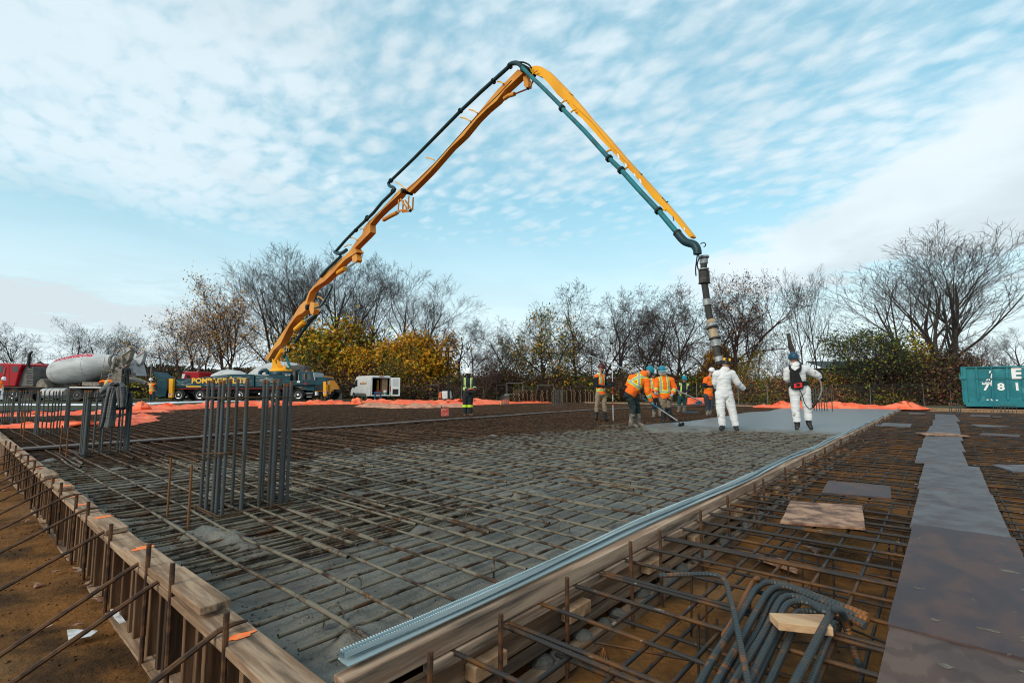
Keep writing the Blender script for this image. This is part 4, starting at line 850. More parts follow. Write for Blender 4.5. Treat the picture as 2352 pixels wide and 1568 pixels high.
bent([(650, 1720), (740, 1568), (840, 1370), (930, 1190), (975, 1070), (1020, 1020), (1090, 1008), (1170, 1028), (1250, 1075), (1400, 1112), (1540, 1185)], -.055, rb, m_heavy, 'fifth bent bar from the left, with the most orange bend')
bent([(700, 1720), (785, 1568), (900, 1330), (990, 1170), (1060, 1090), (1110, 1075), (1190, 1078), (1280, 1095), (1450, 1160)], -.09, rb, m_heavy, 'sixth bent bar, passing under the timber block')
bent([(800, 1720), (885, 1560), (960, 1400), (1040, 1220), (1100, 1120), (1160, 1120)], -.085, rb, m_heavy, 'seventh bar of the heap, straight below the timber block')
bent([(1010, 1690), (1070, 1540), (1160, 1370), (1240, 1210), (1310, 1090), (1345, 1068, .03), (1385, 1090, .0), (1410, 1180, -.09), (1450, 1320, -.16), (1510, 1470, -.2)], -.0, rb * 1.02, m_heavy, 'topmost bent bar lying over the timber block, hooked down at the right')
bent([(1130, 1640), (1200, 1480), (1270, 1300), (1330, 1150)], -.06, .011, m_heavy, 'slim straight bar right of the heap')
bent([(570, 1245), (640, 1130), (720, 970), (770, 880), (800, 850, -.01), (810, 870)], -.05, .011, m_tip, 'short rusty hooked bar left of the heap')
def blk():
    z0 = -.035; P = [G(*z4b(*p), z0) for p in ((885, 1140), (950, 1208), (1325, 1250), (1262, 1150))]
    c = sum(P, Vector()) / 4; mb = MB(); mb.prism([p - c for p in P], (0, 0, .036)); o = mb.build('timber_block', w_fresh, bevel=.003, loc=c); return tag(o, 'pale sawn timber block lying under the topmost bent bar', 'timber block')
blk()
P = G(*z4b(560 / 1.0, 2000), 0)
# plastic bar chair with wire foot on the soil
c0 = G(*(lambda x, y: (980 + .375 * x, 980 + .375 * y))(1085, 1465), -.46); mb = MB()
for k in range(8):
    a = k * PI / 4; mb.tube([(0, 0, .10), (.02 * math.cos(a), .02 * math.sin(a), .05), (.045 * math.cos(a), .045 * math.sin(a), 0)], .0035, 5)
mb.tube([(.02 * math.cos(k * PI / 6), .02 * math.sin(k * PI / 6), .05) for k in range(13)], .003, 5); tag(mb.build('wire_chair', m_heavy, loc=c0), 'small dark wire bar chair on the soil under the mat', 'bar chair')

# ---------------------------------------------------------------- tarps
m_or = mat('orange_tarp', (0.77, 0.105, 0.036), 0.6, col2=(0.85, 0.19, 0.085), scale=1.4, bump=.5, bscale=6, bdist=.03, detail=6)
m_pink = mat('faded_tarp', (0.50, 0.25, 0.17), 0.8, col2=(0.34, 0.17, 0.11), scale=2.4, bump=.5, bscale=6, bdist=.03)
m_wht = mat('white_blanket', (0.68, 0.72, 0.78), 0.6, bump=.3, bscale=3, bdist=.03)
m_dkt = mat('dark_blanket', (0.025, 0.036, 0.042), 0.7, bump=.5, bscale=5, bdist=.03)
def tarp(line, m, label, width=1.8, h=.3, seed=1, z=-.06, cat='tarp', nw=14, name='tarpaulin', step=.16, ruf=1.0):
    """line: (px x, px y of the front edge) on the mat"""
    P = [G(x, y, z) for x, y in line]; path = []
    for a, b in zip(P[:-1], P[1:]):
        k = max(2, int((b - a).length / step)); path += [a.lerp(b, i / k) for i in range(k)]
    path.append(P[-1]); n = len(path); V_ = []; s = 0
    for i, p in enumerate(path):
        t = (path[min(i + 1, n - 1)] - path[max(i - 1, 0)]).normalized(); nr = Vector((-t.y, t.x, 0)); 
        if nr.dot(HD) < 0: nr = -nr
        if i: s += (p - path[i - 1]).length
        endt = min(1, i / 5, (n - 1 - i) / 5) ** .5
        for j in range(nw + 1):
            u = j / nw; hump = (math.sin(PI * u) ** .6)
            f = noise.noise(Vector((s * .55, u * 1.6, seed))) * .5 + abs(noise.noise(Vector((s * 1.9 + u * 2, u * 3.3, seed + 7)))) * .9 + noise.noise(Vector((s * 5, u * 7, seed + 3))) * .22
            hh = h * (.35 + f * ruf) * hump * endt
            fold = .22 * noise.noise(Vector((s * 1.1, u * 2, seed + 20)))
            V_.append(p + nr * (u * width + fold) + UP * (max(hh, 0) + .01) + t * .1 * noise.noise(Vector((s * 2, u * 4, seed + 9))))
    W_ = nw + 1; fs = [(i * W_ + j, (i + 1) * W_ + j, (i + 1) * W_ + j + 1, i * W_ + j + 1) for i in range(n - 1) for j in range(nw)]
    c = path[n // 2].copy(); o = link_mesh(name, [v - c for v in V_], fs, m, smooth=True, loc=c); return tag(o, label, cat)
tarp([(-60, 984), (60, 984), (160, 982), (250, 972), (280, 958)], m_or, 'nearest crumpled orange tarpaulin strip at the far left behind the cages', 1.2, .17, 2, step=.12)
tarp([(-80, 958), (60, 957), (200, 953), (330, 948), (400, 946)], m_or, 'second orange tarpaulin strip at the left, below the dark blanket', 1.9, .19, 5)
tarp([(-80, 944), (100, 943), (220, 941), (340, 938), (420, 933)], m_dkt, 'dark insulating blanket strip lying in front of the white one', 1.7, .10, 8, ruf=.4)
tarp([(-80, 932), (100, 932.5), (220, 932), (340, 929.5), (470, 924), (640, 921)], m_wht, 'long white insulating blanket in front of the mixer truck', 2.2, .20, 9, ruf=.35, name='blanket', cat='blanket')
tarp([(300, 945), (420, 941), (560, 934), (700, 930), (830, 928)], m_or, 'orange tarpaulin heaped along the mat before the pump truck', 3.0, .36, 12)
tarp([(800, 928), (900, 928), (1000, 931), (1110, 930), (1200, 926)], m_or, 'long bright orange tarpaulin before the white van', 4.5, .42, 14)
tarp([(810, 934), (900, 938), (1000, 937), (1090, 935)], m_pink, 'faded pinkish brown tarpaulin in front of the bright orange one', 1.8, .30, 17)
tarp([(1090, 930), (1160, 928), (1230, 926), (1285, 925)], m_or, 'short orange tarpaulin behind the worker in dark overalls', 3.4, .32, 19)
tarp([(1725, 936), (1800, 937.5), (1900, 938), (2000, 939), (2100, 941), (2165, 941)], m_or, 'crumpled orange tarpaulin along the far edge right of the slab', 2.4, .42, 21, z=-.02)
for (x, y, d, s_, lb) in ((328, 0, 25, .36, 'peaked orange tarpaulin bundle on the left tarpaulin before the hopper'), (611, 0, 29, .34, 'rounded orange tarpaulin bundle before the pump truck wheels'), (820, 0, 36, .34, 'orange tarpaulin bundle in front of the white van'), (1052, 0, 39, .26, 'small orange tarpaulin peak by the light tower')):
    p = base(x, d, -.05); mb = MB(); n = 18; vs = []; fs = []
    for i in range(9):
        th = i / 8 * PI / 2
        for j in range(n):
            a = 2 * PI * j / n; q = noise.noise(Vector((math.cos(a) * 1.4, math.sin(a) * 1.4 + x, th * 1.6))); rr = s_ * (1.1 + .55 * q) * math.cos(th) + .02
            vs.append((rr * math.cos(a) * 1.4, rr * math.sin(a), s_ * math.sin(th) * (1.25 + .4 * q)))
    for i in range(8):
        for j in range(n): fs.append((i * n + j, i * n + (j + 1) % n, (i + 1) * n + (j + 1) % n, (i + 1) * n + j))
    mb.add(vs, fs); tag(mb.build('tarpaulin_bundle', m_or, smooth=True, loc=p), lb, 'tarp')

# ---------------------------------------------------------------- fuel can on the plank
p = G(1022, 956, 0.0); m_can = mat('red_can', (0.42, 0.06, 0.05), 0.5, col2=(0.42, 0.15, 0.12), scale=9)
e = tag(empty('fuel_can', p, CAMROT + .2), 'dusty red plastic fuel can standing on the long plank left of the dark-clad worker', 'fuel can')
mb = MB(); mb.box((0, 0, .15), (.30, .18, .30)); mb.build('body', m_can, e, bevel=.035)
mb = MB(); mb.tube([(-.08, 0, .29), (-.06, 0, .36), (.04, 0, .38), (.11, 0, .36), (.12, 0, .29)], .018, 8); mb.build('handle', m_can, e, smooth=True)
mb = MB(); mb.tube([(-.11, 0, .29), (-.13, 0, .36), (-.17, 0, .40)], [.03, .026, .015], 8); mb.build('spout', mat('black_rubber', (0.02, 0.02, 0.02), .6), e, smooth=True)
# ---------------------------------------------------------------- vehicles and plant
m_teal = mat('teal_paint', (0.006, 0.050, 0.072), 0.4, spec=.25, col2=(0.008, 0.036, 0.050), scale=1.5)
m_tealp = mat('teal_pipe', (0.012, 0.16, 0.19), 0.42, col2=(0.02, 0.10, 0.12), scale=3)
m_dpipe = mat('dark_pipe', (0.012, 0.040, 0.050), 0.42)
m_yel = mat('boom_yellow', (0.80, 0.37, 0.014), 0.45, col2=(0.66, 0.28, 0.012), scale=.35, detail=2)
m_yel2 = mat('boom_yellow_dark', (0.62, 0.27, 0.045), 0.5, col2=(0.50, 0.19, 0.025), scale=.5, detail=2, col3=(0.20, 0.09, 0.03), s3=1.2, lo3=.70, hi3=.80)  # darker, duller yellow with sparse brown patches, for the rising boom sections
m_red = mat('red_paint', (0.34, 0.008, 0.016), 0.35, spec=.3)
m_blk = mat('black_parts', (0.014, 0.015, 0.016), 0.6)
m_grey = mat('grey_parts', (0.09, 0.095, 0.10), 0.6, col2=(0.14, 0.13, 0.115), scale=3)
m_mud = mat('muddy_metal', (0.27, 0.235, 0.19), 0.75, col2=(0.16, 0.145, 0.125), scale=3, col3=(.1, .09, .08), s3=7)
m_drum = mat('drum_white', (0.42, 0.44, 0.45), 0.5, col2=(0.34, 0.355, 0.365), scale=.8, col3=(.48, .50, .51), s3=.6, lo3=.5, hi3=.7, stretch=(1, 1, 3))
m_chrome = mat('chrome', (0.7, 0.7, 0.7), 0.22, metal=1.0)
m_tyre = mat('tyre', (0.022, 0.022, 0.023), 0.85)
m_glass = mat('dark_glass', (0.02, 0.028, 0.03), 0.08, spec=.8)
m_lglass = mat('pale_glass', (0.42, 0.47, 0.48), 0.15)
m_rlet = mat('red_lettering', (0.55, 0.015, 0.04), 0.5)
m_ylet = mat('yellow_lettering', (0.75, 0.42, 0.04), 0.5)
m_silver = mat('silver_flame', (0.30, 0.34, 0.34), 0.4)
m_white = mat('van_white', (0.66, 0.68, 0.68), 0.35, coat=.4, col2=(.58, .60, .60), scale=1)
m_lamp_r = mat('lamp_red', (0.5, 0.01, 0.01), 0.3)
m_whitep = mat('white_plain', (0.75, 0.75, 0.75), 0.5)
m_org = mat('orange_paint_truck', (0.78, 0.27, 0.02), 0.35, coat=.4)

class Frame:
    """vehicle frame: x to the right along its side, y away from the camera, z up; built from measured columns/rows at distance d"""
    def __init__(s, px0, d, zg, rz=0.0):
        s.d = d; s.px0 = px0; s.zg = zg; s.o = base(px0, d, zg); s.rz = CAMROT + rz; s.c = math.cos(rz); s.sn = math.sin(rz)
    def T(s, px):
        k = (px - CX) / FH; l0 = (s.px0 - CX) / FH * s.d; return (k * s.d - l0) / (s.c - k * s.sn)
    def X(s, px): return s.T(px)
    def Z(s, py): return CAM_H - s.zg - (py - HY) * s.d / FH
    def P(s, px, py, y=0.0):
        r = ray(px, py); a, b, l0 = r.dot(RT), r.dot(HD), (s.px0 - CX) / FH * s.d; t = (l0 * s.sn - s.d * s.c) / (a * s.sn - b * s.c)
        return Vector(((t * a - l0) / s.c if abs(s.c) > .1 else 0, y, CAM_H - s.zg + t * r.z))
def slab(mb, fr, pts, y0, y1): mb.prism([fr.P(a, b, y0) for a, b in pts], (0, y1 - y0, 0))
def wheel(parent, x, y, z, r, w=.30, rim=m_chrome, name='wheel', face=-1):
    """wheel with tyre and rim; axle along y; face side -1 looks to the camera"""
    mb = MB(); ys = [(-w / 2, r * .80), (-w / 2, r * .93), (-w * .35, r), (w * .35, r), (w / 2, r * .93), (w / 2, r * .8)]
    mb.lathe((0, -w / 2, 0), (0, w / 2, 0), [((a + w / 2) / w, q) for a, q in ys], 28); t = mb.build(name, m_tyre, parent, smooth=True); t.location = (x, y, z)
    mb = MB(); f = face * w / 2
    mb.lathe((0, f * .99, 0), (0, f * 1.04, 0), [(0, r * .60), (1, r * .60), (1, r * .53), (.3, r * .50)], 28, cap=False)
    mb.lathe((0, f * .70, 0), (0, f * .72, 0), [(0, r * .54), (1, r * .50)], 28); mb.lathe((0, f * .7, 0), (0, f * 1.12, 0), [(0, r * .26), (.7, r * .24), (1, r * .12)], 16)
    for k in range(10):
        a = k * PI / 5; mb.cyl((r * .36 * math.cos(a), f * .74, r * .36 * math.sin(a)), (r * .36 * math.cos(a), f * .80, r * .36 * math.sin(a)), r * .035, 6)
    mb.build('rim', rim, t, smooth=True)
    mb = MB()
    for k in range(10):
        a = (k + .5) * PI / 5; mb.cyl((r * .42 * math.cos(a), f * .70, r * .42 * math.sin(a)), (r * .42 * math.cos(a), f * .745, r * .42 * math.sin(a)), r * .045, 8)
    mb.build('hub_hole', m_blk, t); return t
def text_on(parent, s, size, loc, m, bold=.0, ext=.004, align='LEFT', rot=None, name='lettering', sx=1.0, spacing=1.0):
    me = text_mesh(name, s, size, bold, ext, align, spacing); me.materials.append(m); o = bpy.data.objects.new(name, me); COL.objects.link(o); o.parent = parent
    o.rotation_euler = rot or (PI / 2, 0, 0); o.location = loc; o.scale = (sx, 1, 1); return o

# ------------------------------------------------ pump truck
zt = lambda x, y: (367.5 + .1824 * x, 735 + .1824 * y)
fr = Frame(560, 43.5, 0.0, 0.0)
pump = tag(empty('pump_truck', fr.o, fr.rz), 'dark teal concrete pump truck with flames, its long yellow boom arched over the site', 'pump truck')
def P2(px, py, y=0.0): return fr.P(*zt(px, py), y)
def sl2(mb, pts, y0, y1): slab(mb, fr, [zt(*p) for p in pts], y0, y1)
mb = MB(); sl2(mb, [(190, 748), (400, 738), (640, 706), (890, 680), (1150, 682), (1185, 700), (1185, 838), (190, 842)], 0, .45); bed = mb.build('side_panel', m_teal, pump, bevel=.02)
mb = MB(); sl2(mb, [(190, 748), (400, 738), (640, 706), (890, 680), (1150, 682), (1185, 700), (1185, 838), (190, 842)], 1.95, 2.4); mb.build('side_panel', m_teal, pump, bevel=.02)
mb = MB(); sl2(mb, [(190, 770), (1185, 730), (1185, 838), (190, 842)], .45, 1.95); mb.build('deck', m_blk, pump)
mb = MB(); sl2(mb, [(1200, 695), (1535, 690), (1535, 838), (1200, 838)], 0, 2.4); mb.build('locker', m_teal, pump, bevel=.03)
mb = MB(); mb.m = 0; sl2(mb, [(1297, 700), (1301, 700), (1301, 835), (1297, 835)], -.006, .01); mb.build('door_gap', m_blk, pump)
mb = MB(); sl2(mb, [(1537, 662), (1625, 660), (1643, 680), (1643, 812), (1537, 812)], -.05, 2.4); mb.build('side_tank', m_teal, pump, bevel=.04)
text_on(pump, '38 ME', .20, P2(1573, 700, -.06), m_whitep, ext=.002)
# text and flames
text_on(pump, 'POMPAGE ÉLITE', .62, P2(395, 792, -.012), m_ylet, bold=.022, ext=.004, sx=1.10, rot=(PI / 2, 0, 0))
mb = MB(); sl2(mb, [(328, 826), (515, 828), (520, 842), (330, 842)], -.012, .0); mb.build('number_strip', m_ylet, pump)
def flame(pts, r=.018):
    P = [P2(a, b, -.01) for a, b in pts]; P = resample(P, .12); k = len(P); mb.tube(P, [r * (.35 + 1.0 * math.sin(PI * i / (k - 1))) for i in range(k)], 5)
mb = MB()
for pts in ([(200, 760), (250, 785), (300, 778), (350, 762), (390, 755)], [(200, 815), (260, 800), (310, 812), (360, 822)], [(240, 830), (300, 815), (380, 806), (440, 818)], [(640, 735), (700, 722), (760, 735), (820, 722)], [(650, 722), (720, 708), (800, 712), (860, 698), (920, 702)], [(840, 748), (900, 735), (960, 752), (1040, 738), (1100, 748)], [(900, 728), (980, 712), (1060, 728), (1140, 712)], [(960, 795), (1030, 780), (1100, 792), (1170, 776)], [(880, 820), (960, 808), (1060, 822), (1170, 806)], [(700, 832), (760, 818), (830, 824)], [(1060, 770), (1120, 758), (1175, 768)], [(560, 820), (620, 808), (690, 818)], [(1000, 765), (1060, 752), (1110, 762)]): flame(pts)
for pts in ([(1205, 712), (1260, 722), (1300, 712), (1340, 715), (1380, 735)], [(1205, 752), (1270, 768), (1330, 750), (1390, 755), (1440, 770)], [(1205, 800), (1280, 785), (1340, 800), (1400, 782), (1480, 778)], [(1205, 770), (1290, 752), (1370, 738), (1430, 748), (1500, 745)], [(1210, 732), (1300, 740), (1380, 722), (1440, 735)], [(1220, 822), (1300, 810), (1380, 822), (1450, 808)], [(1260, 790), (1330, 775), (1400, 770), (1440, 785), (1490, 760)]): flame(pts, .02)
for pts in ([(1700, 838), (1760, 850), (1800, 870), (1850, 862)], [(1740, 835), (1790, 845), (1830, 852)]): flame(pts, .012)
mb.build('flame_stripe', m_silver, pump, smooth=True)
# chassis, fenders, lights
mb = MB(); sl2(mb, [(60, 850), (1680, 850), (1680, 915), (60, 920)], .5, 1.9); mb.build('chassis', m_blk, pump)
mb = MB(); sl2(mb, [(190, 846), (1680, 842), (1680, 858), (190, 864)], -.01, .5); mb.build('side_rail', m_blk, pump)
mb = MB(); sl2(mb, [(190, 862), (1650, 858), (1650, 863), (190, 867)], -.02, .0); mb.build('red_stripe', m_lamp_r, pump)
wr = .50
for (wx, wy, side) in ((230, 955, 1), (500, 955, 1), (785, 950, 0), (998, 945, 1), (1440, 958, 1), (1737, 958, 1)):
    p = P2(wx, wy)
    wheel(pump, p.x, .17, wr, wr, .32); t = wheel(pump, p.x, 2.2, wr, wr, .32, face=1)
    mb = MB(); n = 12; pts = [Vector((p.x + .60 * math.cos(PI * k / n + .0), -.02, wr + .60 * math.sin(PI * k / n))) for k in range(n + 1)] + [Vector((p.x + .55 * math.cos(PI * (n - k) / n), -.02, wr + .55 * math.sin(PI * (n - k) / n))) for k in range(n + 1)]
    mb.prism(pts, (0, .5, 0)); mb.build('mudguard', m_blk, pump)
# rear outrigger box, hopper end, tank
mb = MB(); sl2(mb, [(135, 738), (187, 738), (180, 905), (177, 975), (128, 975), (133, 905)], -.25, .05); leg = mb.build('outrigger_leg', m_yel, pump, bevel=.02)
def stripes(parent, x0, x1, y0, y1, yy):
    P0 = P2(x0, y0); P1 = P2(x1, y1); mb = MB(); mb.prism([Vector((P0.x, yy - .004, P0.z)), Vector((P1.x, yy - .004, P0.z)), Vector((P1.x, yy - .004, P1.z)), Vector((P0.x, yy - .004, P1.z))], (0, .003, 0)); mb.build('warning_plate', m_whitep, parent)
    mb = MB(); w = P1.x - P0.x; h = P0.z - P1.z
    for k in range(3):
        xx = P0.x + w * k / 3; mb.prism([Vector((xx, yy - .008, P0.z)), Vector((min(xx + w * .22, P1.x), yy - .008, P0.z)), Vector((min(xx + w * .5, P1.x), yy - .008, P1.z)), Vector((min(xx + w * .28, P1.x), yy - .008, P1.z))], (0, .003, 0))
    mb.build('warning_stripe', m_lamp_r, parent)
stripes(leg, 134, 180, 918, 948, -.25)
mb = MB(); sl2(mb, [(142, 975), (172, 975), (172, 1030), (135, 1030)], -.2, 0); mb.build('outrigger_foot', m_stake, leg)
mb = MB(); sl2(mb, [(60, 738), (130, 728), (130, 850), (60, 850)], .2, 2.2); mb.build('rear_box', m_blk, pump, bevel=.05)
mb = MB(); sl2(mb, [(-60, 760), (-10, 745), (60, 745), (60, 860), (40, 960), (-60, 975), (-110, 950), (-130, 850)], .3, 2.0); mb.build('rear_frame', m_teal, pump, bevel=.03)
mb = MB(); a = P2(-120, 650, 1.0); b = P2(-20, 770, 1.0); mb.prism([P2(-150, 655, .5), P2(-105, 650, .5), P2(20, 735, .5), P2(10, 790, .5), P2(-60, 790, .5)], (0, 1.4, 0)); mb.build('rear_hopper', m_teal, pump, bevel=.03)
for k, px in enumerate((-60, 105)):
    mb = MB(); mb.box(P2(px, 864 if k else 877, -.03), (.07, .05, .07)); mb.build('tail_lamp', m_lamp_r, pump)
# turntable and pedestal
tx = P2(1445, 660); tt = Vector((tx.x, 1.2, 0))
mb = MB(); mb.lathe(tt + UP * P2(0, 692).z, tt + UP * P2(0, 640).z, [(0, .95), (.3, 1.05), (.6, 1.02), (1, 1.0)], 32); mb.build('turntable', m_teal, pump, smooth=True)
mb = MB(); mb.lathe(tt + UP * P2(0, 640).z, tt + UP * P2(0, 612).z, [(0, 1.02), (.35, 1.02), (.36, .92), (1, .85)], 32); mb.build('turntable_ring', m_yel, pump, smooth=True)
mb = MB()
for yy in (.65, 1.55): mb.prism([P2(1362, 478, yy), P2(1395, 495, yy), P2(1430, 560, yy), P2(1455, 600, yy), P2(1500, 600, yy), P2(1520, 540, yy), P2(1545, 612, yy), P2(1345, 615, yy), P2(1368, 570, yy)], (0, .08, 0))
mb.build('pedestal', m_yel, pump, bevel=.02)
mb = MB(); mb.tube([P2(1530, 450, .9), P2(1545, 490, .9), P2(1560, 540, .9), P2(1585, 590, .9), P2(1560, 605, .9), P2(1530, 600, .9)], .11, 10); mb.build('delivery_elbow', m_tealp, pump, smooth=True)
mb = MB(); mb.tube([P2(1215, 680, .6), P2(1220, 650, .6), P2(1255, 628, .6), P2(1290, 626, .6), P2(1312, 645, .6), P2(1312, 680, .6)], .18, 8); mb.build('return_elbow', m_teal, pump, smooth=True)
# engine bay between body and cab
mb = MB(); sl2(mb, [(1650, 660), (1690, 650), (1700, 760), (1650, 765)], .3, 2.0); mb.build('radiator_pack', m_grey, pump, bevel=.02)
mb = MB(); mb.tube([P2(1700, 760, .2), P2(1702, 650, .2), P2(1712, 636, .2), P2(1740, 632, .2)], .11, 10); mb.build('exhaust_stack', m_blk, pump, smooth=True)
# cab
mb = MB(); mb.prism([P2(*p, 0) for p in ((1735, 648), (1760, 643), (1905, 643), (1925, 660), (1942, 755), (1948, 890), (1850, 890), (1800, 850), (1690, 825), (1735, 760))], (0, 2.35, 0)); cab = mb.build('cab', m_teal, pump, bevel=.05)
mb = MB(); sl2(mb, [(1786, 672), (1892, 670), (1905, 752), (1788, 755)], -.012, .0); w_ = mb.build('side_window', m_glass, cab)
mb = MB(); sl2(mb, [(1820, 668), (1838, 668), (1838, 742), (1820, 742)], -.16, -.12); mb.build('mirror', m_grey, cab)
mb = MB(); sl2(mb, [(1925, 658), (1932, 658), (1949, 752), (1938, 752)], .03, 2.3); mb.build('windscreen', m_lglass, cab)
mb = MB(); sl2(mb, [(1740, 762), (1744, 682), (1747, 682), (1747, 762)], -.05, -.03); mb.build('grab_rail', m_chrome, cab)
for px in (1815, 1895): mb = MB(); mb.lathe(P2(px, 644, .5), P2(px, 630, .5), [(0, .09), (.7, .08), (1, .03)], 10); mb.build('beacon', mat('beacon_orange', (.8, .18, .02), .3), cab, smooth=True)
mb = MB(); sl2(mb, [(1940, 715), (2045, 712), (2088, 735), (2088, 752), (1940, 756)], .2, 2.1); mb.build('front_deck', m_teal, pump, bevel=.02)
mb = MB(); sl2(mb, [(1558, 765), (1820, 762), (1822, 818), (1558, 822)], -.20, .02); bm_ = mb.build('outrigger_beam', m_teal, pump, bevel=.02)
mb = MB(); sl2(mb, [(1826, 762), (2108, 752), (2112, 806), (1826, 822)], -.26, -.02); mb.build('outrigger_arm', m_teal, pump, bevel=.02)
for a, b in ((1738, 1775),): mb = MB(); sl2(mb, [(a, 766), (b, 766), (b, 788), (a, 788)], -.21, -.2); mb.build('notice_plate', m_whitep, bm_)
mb = MB(); mb.box(P2(1842, 800, -.265), (.28, .01, .08)); mb.build('red_badge', m_lamp_r, bm_)
for (x0, x1, y0, y1, yy) in ((2070, 2108, 775, 955, -.30), (2013, 2041, 815, 935, 1.9)):
    mb = MB(); sl2(mb, [(x0, y0), (x1, y0), (x1, y1), (x0, y1)], yy, yy + .28); l_ = mb.build('outrigger_leg', m_yel, pump, bevel=.03); stripes(l_, x0, x1, 893, 922, yy)
    mb = MB(); sl2(mb, [(x0 + 12, y1), (x1 - 12, y1), (x1 - 10, 1003), (x0 + 10, 1003)], yy + .04, yy + .2); mb.build('outrigger_foot', m_stake, l_)
mb = MB(); sl2(mb, [(1840, 912), (1928, 912), (1915, 965), (1850, 965)], -.02, .4); mb.build('step_box', m_blk, pump); mb = MB(); sl2(mb, [(1840, 912), (1925, 912), (1925, 918), (1840, 918)], -.05, .0); sl2(mb, [(1850, 962), (1910, 962), (1910, 968), (1850, 968)], -.05, 0); mb.build('step_tread', m_chrome, pump)
mb = MB(); sl2(mb, [(1945, 900), (1965, 900), (1965, 945), (1945, 945)], .1, .5); mb.build('white_box', m_whitep, pump)
# boom: lies in one vertical plane from the turntable to the hose end
PT = base(640, 44.7); PE = base(1653, 13.4); bdir = (PE - PT); bdir.z = 0; bdir.normalize(); bn_ = Vector((bdir.y, -bdir.x, 0))
if bn_.dot(EYE - PT) < 0: bn_ = -bn_                      # plane normal towards the camera
def BP(x, y, o=0.0):
    r = ray(x, y); t = (PT - EYE).dot(bn_) / r.dot(bn_); return EYE + r * t + bn_ * o
Wi = inv(pump).inverted()
def bprism(name, pts, o0, o1, m, parent=None, bevel=.02):
    mb = MB(); mb.prism([Wi @ BP(x, y, o0) for x, y in pts], Wi.to_3x3() @ (bn_ * (o1 - o0))); return mb.build(name, m, parent or pump, bevel=bevel)
def btube(name, pts, r, m, o=0.0, n=10, parent=None, rs=None, smooth_=True, step=None):
    P = [BP(q[0], q[1], o) for q in pts]
    if step: P = resample(P, step)
    mb = MB(); mb.tube([Wi @ p for p in P], r if rs is None else rs, n); return mb.build(name, m, parent or pump, smooth=smooth_)
za = lambda x, y: (588 + .2734 * x, 490 + .2734 * y)      # section 1-3 zoom
zb_ = lambda x, y: (826.9 + .15625 * x, 367.5 + .15625 * y)
zc_ = lambda x, y: (1041.25 + .1953 * x, 122.5 + .1953 * y)
zd = lambda x, y: (1286.25 + .2344 * x, 214.4 + .2344 * y)
ze = lambda x, y: (1500.6 + .2148 * x, 520.6 + .2148 * y)
hw = .30
S1 = [za(*p) for p in ((103, 1222), (195, 1085), (325, 895), (395, 780), (440, 738), (462, 760), (470, 830), (440, 858), (395, 880), (335, 960), (322, 985), (255, 1115), (200, 1165), (150, 1250))]
sh_ = lambda S, n, k=1.0: [p if i < n else (p[0] - 6.0 * k, p[1] - 4.2 * k) for i, p in enumerate(S)]
bprism('boom_section', sh_(S1, 6), hw, -hw, m_yel2)
S2 = [za(*p) for p in ((440, 738), (460, 690), (472, 655), (560, 555), (690, 432), (790, 345), (850, 290), (880, 330), (800, 405), (735, 470), (695, 520), (620, 590), (540, 640), (500, 680), (480, 740), (470, 790))]
bprism('boom_section', sh_(S2, 8, .9), hw * .8, -hw * .8, m_yel2)
S3 = [za(*p) for p in ((800, 330), (868, 232), (915, 180), (930, 125), (975, 68), (1040, 15))] + [zb_(*p) for p in ((180, 915), (330, 762), (500, 585), (640, 430), (700, 470), (640, 560), (560, 640), (420, 760), (300, 880))] + [za(*p) for p in ((1000, 110), (1002, 175), (960, 220), (880, 300), (845, 345))]
bprism('boom_section', sh_(S3, 10, .8), hw * .65, -hw * .65, m_yel2)
S4 = [zb_(*p) for p in ((735, 415), (850, 325), (1000, 180), (1180, 10))] + [zc_(*p) for p in ((140, 930), (400, 625), (560, 435), (700, 300), (790, 210), (830, 215), (855, 250), (780, 320), (640, 450), (540, 580), (420, 680), (300, 800), (150, 985), (0, 1125))] + [zb_(*p) for p in ((1080, 175), (960, 300), (840, 420), (770, 490), (700, 450))]
bprism('boom_section', S4, hw * .55, -hw * .55, m_yel2)
S5 = [zc_(*p) for p in ((920, 190), (955, 168), (1000, 160), (1060, 172), (1130, 215), (1250, 335), (1400, 490))] + [zd(*p) for p in ((100, 0), (220, 135), (320, 260), (480, 435), (640, 625), (800, 800), (1000, 1022), (1160, 1205), (1310, 1392), (1315, 1410), (1290, 1420), (1120, 1215), (930, 1035), (740, 800), (560, 610), (400, 440), (235, 255), (180, 215), (80, 95), (0, 20))] + [zc_(*p) for p in ((1320, 560), (1250, 500), (1150, 375), (1070, 292), (1010, 275), (940, 235))]
bprism('boom_section', S5, hw * .40, -hw * .40, m_yel)
mb = MB(); 
# dark hoses and seams along the sections
btube('hydraulic_line', [zb_(710, 480), zb_(900, 300), zb_(1110, 95)] + [zc_(120, 965), zc_(330, 730), zc_(560, 510), zc_(720, 340)], .018, m_blk, hw * .56)
btube('hydraulic_line', [zb_(360, 770), zb_(500, 640), zb_(640, 510)], .018, m_blk, hw * .68)
btube('hydraulic_line', [zd(150, 120), zd(330, 290), zd(520, 520), zd(700, 720)], .012, m_yel2, hw * .42)
